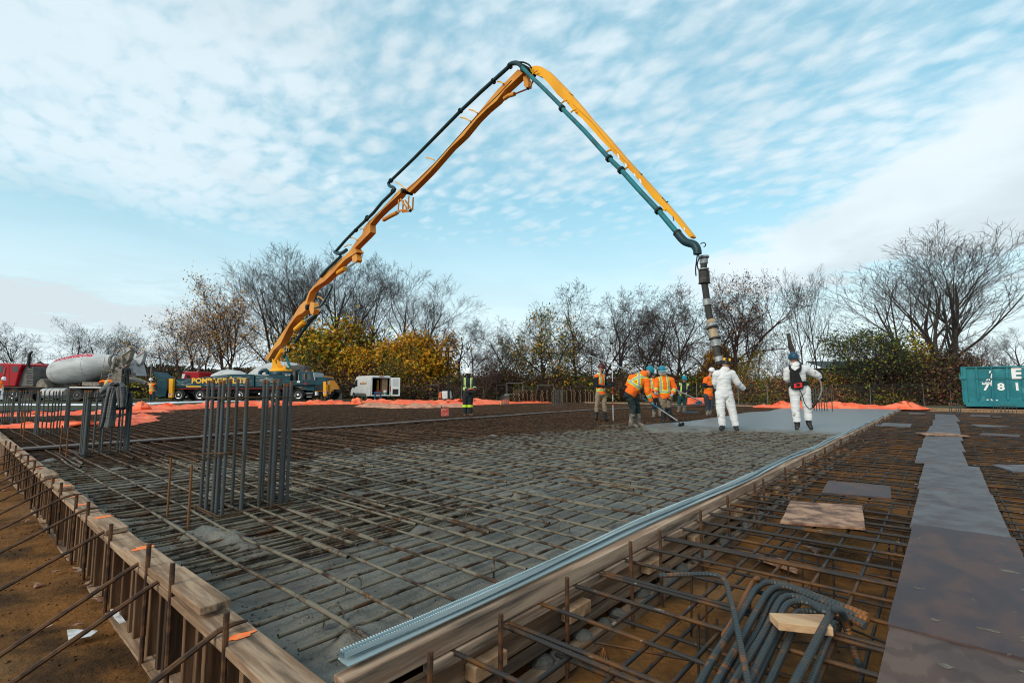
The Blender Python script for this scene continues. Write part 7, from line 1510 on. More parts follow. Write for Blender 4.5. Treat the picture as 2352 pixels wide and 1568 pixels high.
e0 = I['e']; mb.lathe(I['W3']['nck'] - (I['W3']['hed'] - I['W3']['nck']).normalized() * .10 + HD * -.02, I['W3']['nck'] + (I['W3']['hed'] - I['W3']['nck']).normalized() * .06, [(0, .09), (.4, .13), (.8, .12), (1, .08)], 16); mb.build('hood', f_orange, e0, smooth=True)
def rod(name, pts, r, m, label, cat, loc0=None, dd_=None):
    P = [DP(*q[0], q[1]) for q in pts]; c = P[0].copy(); mb = MB(); mb.tube([p - c for p in P], r, 10); o = mb.build(name, m, smooth=True, loc=c); return tag(o, label, cat), P
rk = tag(empty('rake', DP(*y4(1520, 1140), d - .3)), 'concrete rake with blue handle pushed by the bending worker', 'rake'); 
def sub(par_, nm, a, b, r, m): mb = MB(); mb.tube([a - par_.location, b - par_.location], r, 10); return mb.build(nm, m, par_, smooth=True)
A0 = DP(*y4(1032, 805), d + .05); A1 = DP(*y4(1235, 935), d - .12); A2 = DP(*y4(1480, 1098), d - .3); A3 = DP(*y4(1518, 1142), d - .3)
sub(rk, 'handle', A0, A1, .022, mat('blue_handle', (.01, .10, .18), .4)); sub(rk, 'handle', A1, A2, .018, m_tape); sub(rk, 'neck', A2, A3, .010, m_blk)
mb = MB(); a = DP(*y4(1495, 1160), d - .34) - rk.location; b = DP(*y4(1560, 1135), d - .22) - rk.location; mb.beam(a, b, .04, .09); mb.build('blade', m_blk, rk, bevel=.008)
# white helmet, mostly hidden
d = depth_of(y4, 1068)
person('person in orange vest and white hard hat, half hidden between two workers in orange', y4, dict(pel=(1200, 790), che=(1175, 640), nck=(1172, 560), hed=(1176, 510), Lsh=(1130, 600), Lel=(1145, 700), Lha=(1200, 750), Rsh=(1225, 600), Rel=(1245, 690), Rha=(1225, 750), Lhi=(1172, 800), Lkn=(1185, 930), Lan=(1185, 1035), Lto=(1170, 1065), Rhi=(1235, 800), Rkn=(1258, 920), Ran=(1262, 1020), Rto=(1268, 1050)), d, dict(Lsh=0, Rha=-.15, Lha=-.15, Rhi=.0), [('shirt', 'torso+hips:.5-1+uarm+farm:0-.95+neck:0-.7', .012, f_dark, .008), ('trousers', 'hips+thigh+shin:0-.5', .014, f_dark, .012), ('boot', 'shin:.3-1+foot', .018, m_boot, .004), ('glove', 'hand+farm:.9-1', .005, m_glove, 0), ('safety_vest', 'torso', .024, f_vest, .008)], h_white, (-.15, -1, -.5), stripes=dict(on='safety_vest', hoops=(.3,), vert=(-.11, .11), w=.042), seed=9)
# visor worker
d = depth_of(y4, 1128)
I = person('person in orange hooded top with turquoise hard hat and lowered clear visor, facing the camera', y4, dict(pel=(1322, 790), che=(1312, 620), nck=(1302, 530), hed=(1290, 482), Lsh=(1232, 590), Lel=(1212, 690), Lha=(1205, 745), Rsh=(1400, 590), Rel=(1445, 690), Rha=(1412, 770), Lhi=(1290, 815), Lkn=(1312, 930), Lan=(1300, 1085), Lto=(1288, 1125), Rhi=(1365, 815), Rkn=(1365, 925), Ran=(1402, 1060), Rto=(1425, 1105)), d, dict(Lha=-.18, Rha=-.2, Lel=-.02, Rel=-.02, hed=-.08, nck=-.02), [('trousers', 'hips+thigh:0-1', .016, f_khaki, .014), ('boot', 'shin+foot', .018, m_bootk, .006), ('glove', 'hand+farm:.86-1', .007, m_glove, 0), ('hooded_top', 'torso+hips:.3-1+uarm+farm:0-.92+neck:0-.6', .028, f_orange, .012)], h_blue, (-.25, -1, -.55), girth=1.12, stripes=dict(on='hooded_top', hoops=(.22,), vert=(-.13, .10), v0=.22, arm=(1.45, .4), w=.05), muffs=(.115, .06, -.03), seed=12)
hc, up_h, hf, hs_ = I['hc'], I['up'], I['fwd'], I['side']
mb = MB(); n = 14; vs = []
for z in (.085, .01, -.055):
    for j in range(n + 1): a = -R(80) + R(160) * j / n; vs.append(hc + hf * (.155 * math.cos(a) + .0) + hs_ * (.135 * math.sin(a)) + up_h * z)
fs = [(i * (n + 1) + j, i * (n + 1) + j + 1, (i + 1) * (n + 1) + j + 1, (i + 1) * (n + 1) + j) for i in range(2) for j in range(n)]
m_vis = bpy.data.materials.new('visor_clear'); m_vis.use_nodes = True; b_ = m_vis.node_tree.nodes['Principled BSDF']; b_.inputs['Base Color'].default_value = (.7, .6, .55, 1); b_.inputs['Alpha'].default_value = .55; b_.inputs['Roughness'].default_value = .12
mb.add(vs, fs); mb.build('visor', m_vis, I['e'], smooth=True)
tl = tag(empty('hand_tool', DP(*y4(1515, 945), d - .2)), 'short dark hand tool with a thin shaft held by the worker with the visor', 'tool'); sub(tl, 'shaft', DP(*y4(1385, 845), d - .28), DP(*y4(1515, 945), d - .2), .012, m_grey); sub(tl, 'grip', DP(*y4(1345, 815), d - .3), DP(*y4(1400, 850), d - .28), .026, m_blk)
# small worker in open vest
d = depth_of(y4, 998)
person('person in black top and open yellow-striped vest with turquoise hard hat looking down', y4, dict(pel=(1545, 790), che=(1555, 690), nck=(1558, 630), hed=(1565, 580), Lsh=(1498, 645), Lel=(1485, 715), Lha=(1500, 748), Rsh=(1608, 650), Rel=(1625, 715), Rha=(1592, 750), Lhi=(1512, 800), Lkn=(1500, 880), Lan=(1500, 965), Lto=(1478, 995), Rhi=(1575, 800), Rkn=(1572, 880), Ran=(1565, 965), Rto=(1550, 998)), d, dict(Lha=-.15, Rha=-.2, hed=-.08), [('sweater', 'torso+hips:.5-1+uarm+farm:0-.95+neck:0-.8', .016, f_dark, .008), ('trousers', 'hips+thigh+shin:0-.5', .016, f_teal, .012), ('boot', 'shin:.3-1+foot', .02, m_boot, .004), ('safety_vest', 'torso:.0-1', .026, f_dark, .006)], h_blue, (0, -1, -.7), stripes=dict(on='safety_vest', vert=(-.17, .17), v0=-.1, w=.06), seed=15)
# white helmet worker on the right
d = depth_of(y4, 1050)
person('person in orange top and white hard hat turned away towards the placing hose', y4, dict(pel=(1868, 770), che=(1862, 625), nck=(1882, 540), hed=(1905, 490), Lsh=(1838, 580), Lel=(1815, 665), Lha=(1935, 665), Rsh=(1900, 590), Rel=(1925, 660), Rha=(1955, 670), Lhi=(1842, 790), Lkn=(1860, 915), Lan=(1858, 1010), Lto=(1850, 1045), Rhi=(1905, 790), Rkn=(1915, 900), Ran=(1890, 985), Rto=(1885, 1042)), d, dict(Lsh=-.1, Lel=-.16, Lha=-.12, Rsh=.15, Rel=.15, Rha=.1, Lhi=-.05, Rhi=.08), [('trousers', 'hips+thigh+shin:0-.7', .02, f_slate, .014), ('boot', 'shin:.55-1+foot', .018, m_boot, .004), ('sweater', 'uarm:.45-1+farm:0-.95', .010, f_navy, .006), ('shirt', 'torso+hips+uarm:0-.6', .026, f_orange, .012)], h_white, (.9, .55, -.2), girth=1.08, stripes=dict(on='shirt', hoops=(.36,), vert=(.02,), v0=.36, w=.045), seed=18)
# white coverall with yellow muffs
d = depth_of(y5, 1398)
I = person('person in white hooded coverall seen from behind, black hard hat with yellow ear muffs', y5, dict(pel=(385, 900), che=(378, 730), nck=(398, 625), hed=(412, 568), Lsh=(298, 685), Lel=(278, 790), Lha=(300, 850), Rsh=(478, 680), Rel=(558, 790), Rha=(640, 870), Lhi=(340, 930), Lkn=(345, 1140), Lan=(368, 1335), Lto=(340, 1385), Rhi=(430, 930), Rkn=(490, 1140), Ran=(535, 1335), Rto=(562, 1405)), d, dict(Lha=.2, Lel=.06, Rha=.1, Lto=-.12, Rto=-.12, Lan=0, Ran=-.02), [('boot', 'foot+shin:.9-1', .012, m_bootk, .002), ('glove', 'hand+farm:.93-1', .005, m_gloveb, 0), ('coverall', 'torso+hips+neck+uarm+farm:0-.97+thigh+shin:0-.97', .034, f_white, .011)], h_black, (.35, 1, -.1), girth=1.10, muffs=(.14, .062, -.075), seed=21, curl=.8)
mb = MB(); W3 = I['W3']; mb.lathe(W3['nck'] - UP * .06, W3['nck'] + UP * .07 + RT * .02, [(0, .11), (.3, .125), (.75, .105), (1, .085)], 18); mb.build('hood', f_white, I['e'], smooth=True)
# backpack worker
d = depth_of(y5, 1398)
I = person('person in white coverall with dark blue hard hat and black backpack vibrator motor', y5, dict(pel=(1335, 850), che=(1305, 665), nck=(1285, 570), hed=(1268, 500), Lsh=(1198, 640), Lel=(1180, 735), Lha=(1235, 790), Rsh=(1415, 620), Rel=(1560, 690), Rha=(1600, 735), Lhi=(1275, 880), Lkn=(1285, 1100), Lan=(1310, 1310), Lto=(1305, 1392), Rhi=(1405, 880), Rkn=(1435, 1090), Ran=(1455, 1290), Rto=(1492, 1388)), d, dict(Lha=.24, Lel=.05, Rel=.0, Rha=.02, Lto=-.08, Rto=-.1), [('boot', 'foot+shin:.78-1', .016, m_bootk, .002), ('glove', 'hand+farm:.9-1', .005, m_gloveb, 0), ('coverall', 'torso+hips+neck+uarm+farm:0-.95+thigh+shin:0-.85', .034, f_white, .011)], h_dblue, (-.25, 1, -.15), girth=1.10, hat_brim='full', seed=27)
W3 = I['W3']; mb = MB(); mb.lathe(W3['nck'] - UP * .05, W3['nck'] + UP * .08 - RT * .01, [(0, .11), (.3, .13), (.75, .11), (1, .085)], 18); mb.build('hood', f_white, I['e'], smooth=True)
bp = tag(empty('backpack_motor', DP(*y5(1330, 760), d - .24), CAMROT), 'black backpack motor with red panel strapped on the white coverall', 'backpack')
Bq = lambda x, y, e=0.0: (Matrix.Rotation(-CAMROT, 3, 'Z') @ (DP(*y5(x, y), d - .24 + e) - bp.location))
mb = MB(); mb.prism([Bq(1240, 650), Bq(1335, 640), Bq(1345, 690), Bq(1385, 790), Bq(1395, 850), Bq(1380, 868), Bq(1265, 870), Bq(1255, 790)], (0, .13, 0)); mb.build('case', m_blk, bp, bevel=.02)
mb = MB(); mb.prism([Bq(1272, 800, -.02), Bq(1370, 785, -.02), Bq(1378, 845, -.02), Bq(1275, 858, -.02)], (0, .03, 0)); mb.build('red_panel', m_redp, bp, bevel=.008); mb = MB(); mb.prism([Bq(1300, 802, -.026), Bq(1340, 798, -.026), Bq(1345, 830, -.026), Bq(1303, 835, -.026)], (0, .01, 0)); mb.build('socket', m_blk, bp)
mb = MB()
for pts in (((1245, 660, .03), (1215, 600, .05), (1215, 575, .12)), ((1335, 650, .03), (1352, 600, .05), (1350, 560, .12)), ((1215, 610, .05), (1280, 650, .02), (1355, 600, .05))): mb.tube([Bq(*q) for q in pts], .028, 6)
mb.build('strap', m_blk, bp, smooth=True)
mb = MB(); mb.prism([Bq(1208, 785, .10), Bq(1260, 775, .03), Bq(1260, 830, .03), Bq(1210, 835, .10)], (0, .05, 0)); mb.prism([Bq(1385, 768, .03), Bq(1438, 762, .10), Bq(1442, 820, .10), Bq(1388, 825, .03)], (0, .05, 0)); mb.build('belt', m_blk, bp)
mb = MB(); P = resample([DP(*y5(a, b), d + q) - bp.location for a, b, q in ((1325, 855, -.26), (1370, 940, -.24), (1405, 1050, -.2), (1460, 1115, -.15), (1500, 1100, -.1))], .03); mb.tube([Matrix.Rotation(-CAMROT, 3, 'Z') @ p for p in P], .010, 6); mb.build('cable', m_blk, bp, smooth=True)
def worldtube(name, pts, r, m, label, cat, step=.04, n=10, rs=None):
    P = resample([DP(*y5(a, b), d + q) for a, b, q in pts], step); c = P[0].copy(); k = len(P); mb = MB(); mb.tube([p - c for p in P], r if rs is None else [rs[0] + (rs[1] - rs[0]) * i / (k - 1) for i in range(k)], n); return tag(mb.build(name, m, smooth=True, loc=c), label, cat)
hz2 = worldtube('vibrator_hose', ((1585, 725, 0), (1605, 790, -.02), (1618, 860, -.02), (1605, 930, -.02), (1575, 1000, -.02), (1540, 1040, 0), (1500, 1095, 0)), .022, mat('hose_grey', (.13, .12, .11), .6, col2=(.2, .19, .18), scale=6), 'curved grey vibrator hose held by the worker with the backpack', 'hose')
mb = MB(); a = DP(*y5(1570, 1005), d - .02) - hz2.location; b = DP(*y5(1495, 1100), d) - hz2.location; mb.tube([a, b], [.032, .036], 10); mb.build('vibrator_head', m_blk, hz2, smooth=True)
# operator in dark overalls
d = depth_of(y3, 1212)
I = person('person in dark hi-vis overalls and white hard hat holding the boom remote control', y3, dict(pel=(1862, 930), che=(1868, 800), nck=(1868, 725), hed=(1870, 672), Lsh=(1808, 755), Lel=(1812, 860), Lha=(1880, 900), Rsh=(1930, 755), Rel=(1948, 850), Rha=(1945, 890), Lhi=(1835, 960), Lkn=(1828, 1080), Lan=(1826, 1175), Lto=(1822, 1210), Rhi=(1892, 960), Rkn=(1890, 1080), Ran=(1895, 1175), Rto=(1925, 1205)), d, dict(Lha=-.3, Rha=-.3, Lel=-.06, Rel=-.06, hed=-.03), [('hood', 'head+neck', .016, f_dark, .004), ('boot', 'foot', .012, m_boott, .002), ('glove', 'hand+farm:.9-1', .006, m_glove, 0), ('overalls', 'torso+hips+uarm+farm:0-.95+thigh+shin', .028, f_dark, .012)], h_white, (.55, -.8, -.05), girth=1.1, hat_s=1.22, hat_brim='full', stripes=dict(on='overalls', hoops=(.30,), vert=(-.13, .13), v0=.30, arm=(1.25,), w=.04), seed=30)
mb = MB(); hc, hf, up_h, hs_ = I['hc'], I['fwd'], I['up'], I['side']; mb.lathe(hc + hf * .06 - up_h * .01, hc + hf * .118 - up_h * .01, [(0, .06), (.6, .052), (1, .03)], 12); mb.build('face', m_skin, I['e'], smooth=True)
mb = MB(); mb.box(hc + hf * .118 + up_h * .012, (.10, .02, .025), Matrix.Rotation(math.atan2(-hf.x, hf.y), 3, 'Z')); mb.build('dark_glasses', m_blk, I['e'])
for s, (a, b) in (('L', ('Lkn', 'Lan')), ('R', ('Rkn', 'Ran'))): mb = MB(); q0 = I['W3'][a].lerp(I['W3'][b], .0); mb.lathe(q0 - UP * .045, q0 + UP * .045, [(0, .112), (.5, .116), (1, .114)], 18); mb.build('lime_band', m_lime, I['e'], smooth=True)
rc = tag(empty('remote_control', I['e'].location + (I['W3']['Lha'] + I['W3']['Rha']) / 2 - HD * .06, CAMROT), 'boom remote control box with red ends at the waist of the dark-clad worker', 'remote control')
mb = MB(); mb.box((0, 0, 0), (.30, .18, .12)); mb.build('case', m_blk, rc, bevel=.02); mb = MB(); mb.tube([(-.16, -.08, .05), (-.05, -.12, .08), (.05, -.12, .08), (.16, -.08, .05)], .014, 6); mb.build('guard', m_redp, rc, smooth=True)
# background workers near the trucks
d = 36.0
person('person in orange vest with yellow cross and grey hard hat behind the plaid shirt', y1, dict(pel=(1345, 885), che=(1343, 800), nck=(1358, 745), hed=(1378, 712), Lsh=(1300, 765), Lel=(1262, 775), Lha=(1250, 800), Rsh=(1395, 765), Rel=(1430, 790), Rha=(1420, 840), Lhi=(1320, 905), Lkn=(1320, 960), Lan=(1320, 1015), Lto=(1318, 1032), Rhi=(1368, 905), Rkn=(1370, 960), Ran=(1370, 1015), Rto=(1372, 1032)), d, dict(Lha=.2, Rha=.2), [('jacket', 'torso+hips:.5-1+uarm+farm:0-.95', .02, f_orange, .008), ('trousers', 'hips+thigh+shin:0-.8', .014, f_dark, .01), ('boot', 'foot+shin:.8-1', .014, m_bootk, 0)], mat('helmet_grey', (.12, .14, .15), .4), (.3, 1, 0), detail=.022, fingers=False, stripes=dict(on='jacket', diag=((-.16, .3, .12, 1.0), (.16, .3, -.12, 1.0)), hoops=(.30,), w=.05), seed=33)
d = 37.0
person('person in orange vest with yellow cross and white hard hat by the pump hopper', y1, dict(pel=(1912, 900), che=(1912, 835), nck=(1905, 790), hed=(1901, 762), Lsh=(1876, 808), Lel=(1845, 835), Lha=(1838, 855), Rsh=(1950, 808), Rel=(1972, 850), Rha=(1965, 885), Lhi=(1896, 915), Lkn=(1896, 970), Lan=(1893, 1020), Lto=(1888, 1036), Rhi=(1932, 915), Rkn=(1932, 970), Ran=(1935, 1020), Rto=(1938, 1036)), d, dict(Lha=.2, Rha=.05), [('sweater', 'uarm+farm:0-.95+neck:0-.6', .012, f_dark, .006), ('trousers', 'hips+thigh+shin:0-.8', .014, f_green, .01), ('boot', 'foot+shin:.8-1', .014, m_bootk, 0), ('safety_vest', 'torso+hips:0-1', .022, f_vest, .006)], h_white, (.1, 1, 0), detail=.022, fingers=False, stripes=dict(on='safety_vest', diag=((-.14, .3, .10, 1.0), (.14, .3, -.10, 1.0)), hoops=(.14,), w=.045), seed=36)
d = 41.0
person('person in black hoodie and blue cap standing up by the mixer hopper', y1, dict(pel=(1592, 690), che=(1590, 640), nck=(1588, 595), hed=(1586, 572), Lsh=(1553, 612), Lel=(1545, 650), Lha=(1555, 690), Rsh=(1625, 615), Rel=(1640, 650), Rha=(1635, 690), Lhi=(1575, 705), Lkn=(1575, 760), Lan=(1575, 810), Lto=(1572, 822), Rhi=(1608, 705), Rkn=(1610, 760), Ran=(1610, 810), Rto=(1612, 822)), d, {}, [('hooded_top', 'torso+hips:.3-1+uarm+farm:0-.95+neck', .024, f_dark, .01), ('trousers', 'hips+thigh+shin:0-.8', .014, f_dark, .01), ('boot', 'foot+shin:.8-1', .014, m_bootk, 0)], None, (0, -1, -.2), detail=.024, fingers=False, seed=39)
hat(bpy.data.objects['person.%03d' % 11] if 'person.011' in bpy.data.objects else I['e'], Vector((0, 0, 0)), UP, HD, h_dblue, .01) if False else None
d = 33.5
person('person in orange vest and white hard hat cut by the left edge of the photo', y1, dict(pel=(2, 860), che=(0, 800), nck=(18, 765), hed=(38, 748), Lsh=(-30, 785), Lel=(-40, 830), Lha=(-20, 870), Rsh=(25, 790), Rel=(35, 830), Rha=(45, 865), Lhi=(-12, 870), Lkn=(-10, 940), Lan=(-10, 1005), Lto=(-8, 1030), Rhi=(18, 870), Rkn=(18, 940), Ran=(15, 1005), Rto=(25, 1030)), d, dict(), [('safety_vest', 'torso+hips:.3-1+uarm:0-.4', .02, f_vest, .006), ('trousers', 'hips+thigh+shin:0-.9', .016, f_white, .01), ('boot', 'foot+shin:.9-1', .014, m_bootk, 0)], h_white, (1, -.2, -.2), detail=.022, fingers=False, seed=42)
# long float pole with its head
bf = tag(empty('bull_float', DP(*y4(1790, 862), 22.0)), 'long silver float pole rising to the left behind the workers', 'bull float')
sub(bf, 'pole', DP(*y4(370, 282), 17.0), DP(*y4(910, 485), 18.7), .026, m_chrome); sub(bf, 'pole', DP(*y4(910, 485), 18.7), DP(*y4(1465, 715), 20.6), .028, m_tape); sub(bf, 'pole', DP(*y4(1465, 715), 20.6), DP(*y4(1790, 862), 22.0), .028, m_chrome)
mb = MB(); a = DP(*y4(1680, 895), 21.6) - bf.location; b = DP(*y4(1815, 880), 22.3) - bf.location; mb.beam(a, b, .30, .03); mb.box((a + b) / 2 + UP * .06, (.25, .12, .12)); mb.build('float_head', mat('float_blue', (.03, .07, .10), .5), bf, bevel=.01)
mb = MB(); a = DP(*y4(1570, 985), 20.6); b = DP(*y4(1730, 988), 20.8); mb.beam(Vector((0, 0, 0)), b - a, .10, .03); tag(mb.build('blue_bar', mat('blue_bar', (.02, .14, .28), .5), loc=a), 'short blue bar lying on the mat behind the workers', 'bar')
mb = MB(); mb.box((0, 0, 0), (1.5, .4, .45)); o = mb.build('orange_box', m_or, bevel=.08, loc=DP(*y4(1755, 855), 30)); o.rotation_euler = (0, 0, CAMROT); tag(o, 'orange tarpaulin block behind the worker in the white hard hat', 'tarp')
# ---------------------------------------------------------------- trees, shrubs and fence
b_dark = mat('bark_dark', (0.030, 0.024, 0.022), 0.9, col2=(0.055, 0.044, 0.039), scale=3); b_grey = mat('bark_grey', (0.065, 0.054, 0.049), 0.9, col2=(0.038, 0.032, 0.029), scale=3); b_red = mat('bark_reddish', (0.070, 0.040, 0.035), 0.9)
def leafmat(n_, c): 
    m = mat(n_, c, 0.75, spec=.25); b = m.node_tree.nodes[m['bsdf']]; b.inputs['Subsurface Weight'].default_value = 0.0; return m
l_y = [leafmat('leaf_gold', (.56, .24, .010)), leafmat('leaf_yellow', (.38, .23, .014)), leafmat('leaf_green_yellow', (.17, .17, .015)), leafmat('leaf_olive', (.075, .095, .014))]
l_o = [leafmat('leaf_orange', (.58, .29, .05)), leafmat('leaf_tan', (.42, .22, .06))]
l_g = [leafmat('leaf_green', (.055, .09, .018)), leafmat('leaf_dark', (.03, .05, .014)), leafmat('leaf_green_yellow', (.17, .17, .015)), leafmat('leaf_yellow', (.42, .27, .018))]
l_r = [leafmat('leaf_crimson', (.20, .03, .035)), leafmat('leaf_rust', (.26, .12, .03)), leafmat('leaf_brown', (.075, .045, .03)), leafmat('leaf_olive', (.075, .095, .014))]
l_b = [leafmat('leaf_brown', (.10, .06, .038)), leafmat('leaf_brown_red', (.085, .035, .03)), leafmat('leaf_rust_dark', (.15, .075, .03)), leafmat('leaf_olive', (.075, .095, .014))]
def segs_mesh(P0, P1, R0, R1, n):
    P0 = np.array(P0); P1 = np.array(P1); R0 = np.array(R0); R1 = np.array(R1); d = P1 - P0; d /= np.maximum(np.linalg.norm(d, axis=1)[:, None], 1e-6)
    ref = np.where(np.abs(d[:, 2:3]) > .9, [[1., 0, 0]], [[0, 0, 1.]]); u = np.cross(d, ref); u /= np.linalg.norm(u, axis=1)[:, None]; w = np.cross(d, u)
    a = np.arange(n) * 2 * PI / n; c = np.cos(a)[None, :, None]; s = np.sin(a)[None, :, None]; ring = u[:, None] * c + w[:, None] * s
    v = np.concatenate([P0[:, None] + ring * R0[:, None, None], P1[:, None] + ring * R1[:, None, None]], 1)
    j = np.arange(n); q = np.stack([j, (j + 1) % n, n + (j + 1) % n, n + j], -1)[None] + (np.arange(len(P0)) * 2 * n)[:, None, None]
    return v.reshape(-1, 3), q.reshape(-1, 4)
def grow(seed, H_, r0, lvl=4, kids=(7, 6, 5, 4), ang=(40, 45, 50, 55), crook=.12, up=.10, first=.25, stems=1, stem_ang=15, ratio=.62, lean=(0, 0), rmin=.012, len0=1.0):
    rnd = random.Random(seed); T = ([], [], [], []); C = ([], [], [], []); tips = []
    def rv(): return Vector((rnd.gauss(0, 1), rnd.gauss(0, 1), rnd.gauss(0, 1)))
    def br(p, d, L_, r, l):
        ns_ = (7, 6, 5, 4, 3)[min(l, 4)]; nk = kids[min(l, len(kids) - 1)] if l < lvl else 0; st = L_ / ns_; q = p.copy(); dirn = d.copy(); pts = [q.copy()]; rs = [r]
        for i in range(ns_):
            dirn = (dirn + rv() * crook * (1 + l * .25) + UP * up).normalized(); q = q + dirn * st; pts.append(q.copy()); rs.append(max(r * (1 - .82 * (i + 1) / ns_), rmin * (.5 if l >= lvl else .8)))
        D_ = T if l <= 1 else C
        for i in range(ns_): D_[0].append(tuple(pts[i])); D_[1].append(tuple(pts[i + 1])); D_[2].append(rs[i]); D_[3].append(rs[i + 1])
        if l >= lvl - 1: tips.append(pts[-1]); tips.append(pts[-2])
        az0 = rnd.random() * 6.28
        for k in range(nk):
            f = (first if l == 0 else .22) + (1 - (first if l == 0 else .22)) * (k + rnd.random() * .8) / nk * .98; i = min(int(f * ns_), ns_ - 1); g_ = f * ns_ - i; pp = pts[i].lerp(pts[i + 1], min(g_, 1)); rr_ = rs[i] + (rs[i + 1] - rs[i]) * g_; dl = (pts[i + 1] - pts[i]).normalized()
            a = R(ang[min(l, len(ang) - 1)]) * rnd.uniform(.65, 1.25); az = az0 + k * 2.4 + rnd.uniform(-.5, .5); u = dl.orthogonal().normalized(); w = dl.cross(u); nd = dl * math.cos(a) + (u * math.cos(az) + w * math.sin(az)) * math.sin(a)
            br(pp, nd, L_ * ratio * (1.15 - .55 * f) * rnd.uniform(.8, 1.15), max(rr_ * .62, rmin), l + 1)
    for s in range(stems):
        a = R(stem_ang) * (rnd.uniform(.6, 1.3) if stems > 1 else .2); az = 2 * PI * s / stems + rnd.uniform(-.4, .4); br(Vector((rnd.uniform(-.2, .2), rnd.uniform(-.2, .2), -.2)) * (1 if stems > 1 else 0) + Vector((0, 0, -.2)), Vector((math.sin(a) * math.cos(az) + lean[0], math.sin(a) * math.sin(az) + lean[1], math.cos(a))).normalized(), H_ * .74 * len0 * rnd.uniform(.85, 1.05), r0 * (1 if stems == 1 else .75), 0)
    zt_ = max(p.z for p in tips); k = H_ / zt_
    return T, C, tips, k
def leaves(pts, n, size, spread, seed, nm):
    r_ = np.random.default_rng(seed); pts = np.array([tuple(p) for p in pts]); c = pts[r_.integers(0, len(pts), n)] + r_.normal(0, spread, (n, 3)); s = size * r_.uniform(.6, 1.3, n)
    a = r_.normal(size=(n, 3)); a /= np.linalg.norm(a, axis=1)[:, None]; b = np.cross(a, r_.normal(size=(n, 3))); b /= np.linalg.norm(b, axis=1)[:, None]; a = a * s[:, None]; b = b * (s * .7)[:, None]
    v = np.stack([c - a, c - b * .9, c + a, c + b * .9], 1).reshape(-1, 3); q = np.arange(n * 4).reshape(n, 4)
    mi = np.array([int(abs(noise.noise(Vector(p) * .55 + Vector((seed, 0, 0)))) * 2.2 * nm + r_.random() * 1.2) % nm for p in c[:: max(1, n // 1500)]]); mi = np.repeat(mi, max(1, n // 1500))[:n]; mi = np.pad(mi, (0, n - len(mi)), mode='wrap')
    # order cluster-wise so neighbouring leaves share tone
    return v, q, mi
TPL = {}
def tree_template(key, bark, leafset=None, nleaf=0, lsize=.12, lspread=.4, **kw):
    T, C, tips, k = grow(**kw); v, q = segs_mesh(*T, 6); tm = link_mesh('trunk', v * k, q, bark, smooth=True); v, q = segs_mesh(*C, 3); ms = [bark]; mi = np.zeros(len(q), int); v = v * k
    if leafset:
        lv, lq, lm = leaves([p * k for p in tips], nleaf, lsize, lspread, kw['seed'], len(leafset)); q = np.concatenate([q, lq + len(v)]); v = np.concatenate([v, lv]); mi = np.concatenate([mi, lm + 1]); ms += leafset
    cm_ = link_mesh('crown', v, q, ms, mi); TPL[key] = (tm.data, cm_.data, kw['H_']); bpy.data.objects.remove(tm); bpy.data.objects.remove(cm_)
def tree(key, px, dep, ytop, label, rz=0.0, wide=1.0, zb=-.35, group=None, cat='tree', name='tree'):
    tm, cm_, H0 = TPL[key]; h = (HY - ytop) * dep / FH + CAM_H - zb; s = h / H0; e = tag(empty(name, base(px, dep, zb), rz), label, cat, group); e.scale = (s * wide, s * wide, s)
    for nm, me in (('trunk', tm), ('crown', cm_)): o = bpy.data.objects.new(nm, me); COL.objects.link(o); o.parent = e
    return e
tree_template('tall1', b_grey, seed=11, H_=18, r0=.34, lvl=4, kids=(8, 7, 6, 5), ang=(32, 36, 42, 48), crook=.09, up=.10, first=.28, stems=2, stem_ang=12, ratio=.62)
tree_template('tall2', b_grey, seed=23, H_=18, r0=.32, lvl=4, kids=(9, 7, 6, 5), ang=(38, 40, 42, 48), crook=.09, up=.08, first=.22, stems=3, stem_ang=18, ratio=.60)
tree_template('mid1', b_dark, seed=31, H_=13, r0=.24, lvl=4, kids=(8, 6, 6, 4), ang=(42, 45, 48, 50), crook=.14, up=.06, first=.25, ratio=.62)
tree_template('mid2', b_dark, seed=37, H_=13, r0=.24, lvl=4, kids=(8, 7, 5, 4), ang=(40, 45, 50, 55), crook=.17, up=.05, first=.2, stems=2, stem_ang=20, ratio=.60)
tree_template('crook1', b_dark, seed=41, H_=14, r0=.26, lvl=4, kids=(8, 7, 6, 4), ang=(44, 50, 55, 60), crook=.20, up=.05, first=.3, stems=2, stem_ang=16, lean=(.18, 0), ratio=.60)
tree_template('crook2', b_red, leafset=l_b[:2], nleaf=900, lsize=.08, lspread=.35, seed=43, H_=14, r0=.24, lvl=4, kids=(8, 7, 6, 4), ang=(42, 50, 55, 60), crook=.20, up=.05, first=.3, stems=2, stem_ang=14, lean=(-.15, 0), ratio=.60)
tree_template('red', b_red, leafset=[l_b[1], l_b[0], l_o[1]], nleaf=2600, lsize=.10, lspread=.35, seed=47, H_=14, r0=.30, lvl=4, kids=(8, 7, 5, 4), ang=(38, 46, 52, 60), crook=.18, up=.07, first=.3, stems=3, stem_ang=16, ratio=.60)
tree_template('small', b_red, seed=53, H_=8, r0=.11, lvl=4, kids=(7, 6, 5, 3), ang=(36, 40, 45, 50), crook=.10, up=.10, first=.2, stems=3, stem_ang=16, ratio=.60, rmin=.010)
tree_template('thin', b_grey, seed=59, H_=12, r0=.13, lvl=4, kids=(9, 6, 5, 3), ang=(42, 40, 42, 50), crook=.08, up=.12, first=.2, stems=1, ratio=.58, rmin=.009)
tree_template('orange', b_red, leafset=l_o, nleaf=3000, lsize=.10, lspread=.40, seed=61, H_=13, r0=.22, lvl=4, kids=(8, 7, 5, 4), ang=(38, 42, 46, 52), crook=.11, up=.08, first=.2, stems=3, stem_ang=20, ratio=.62)
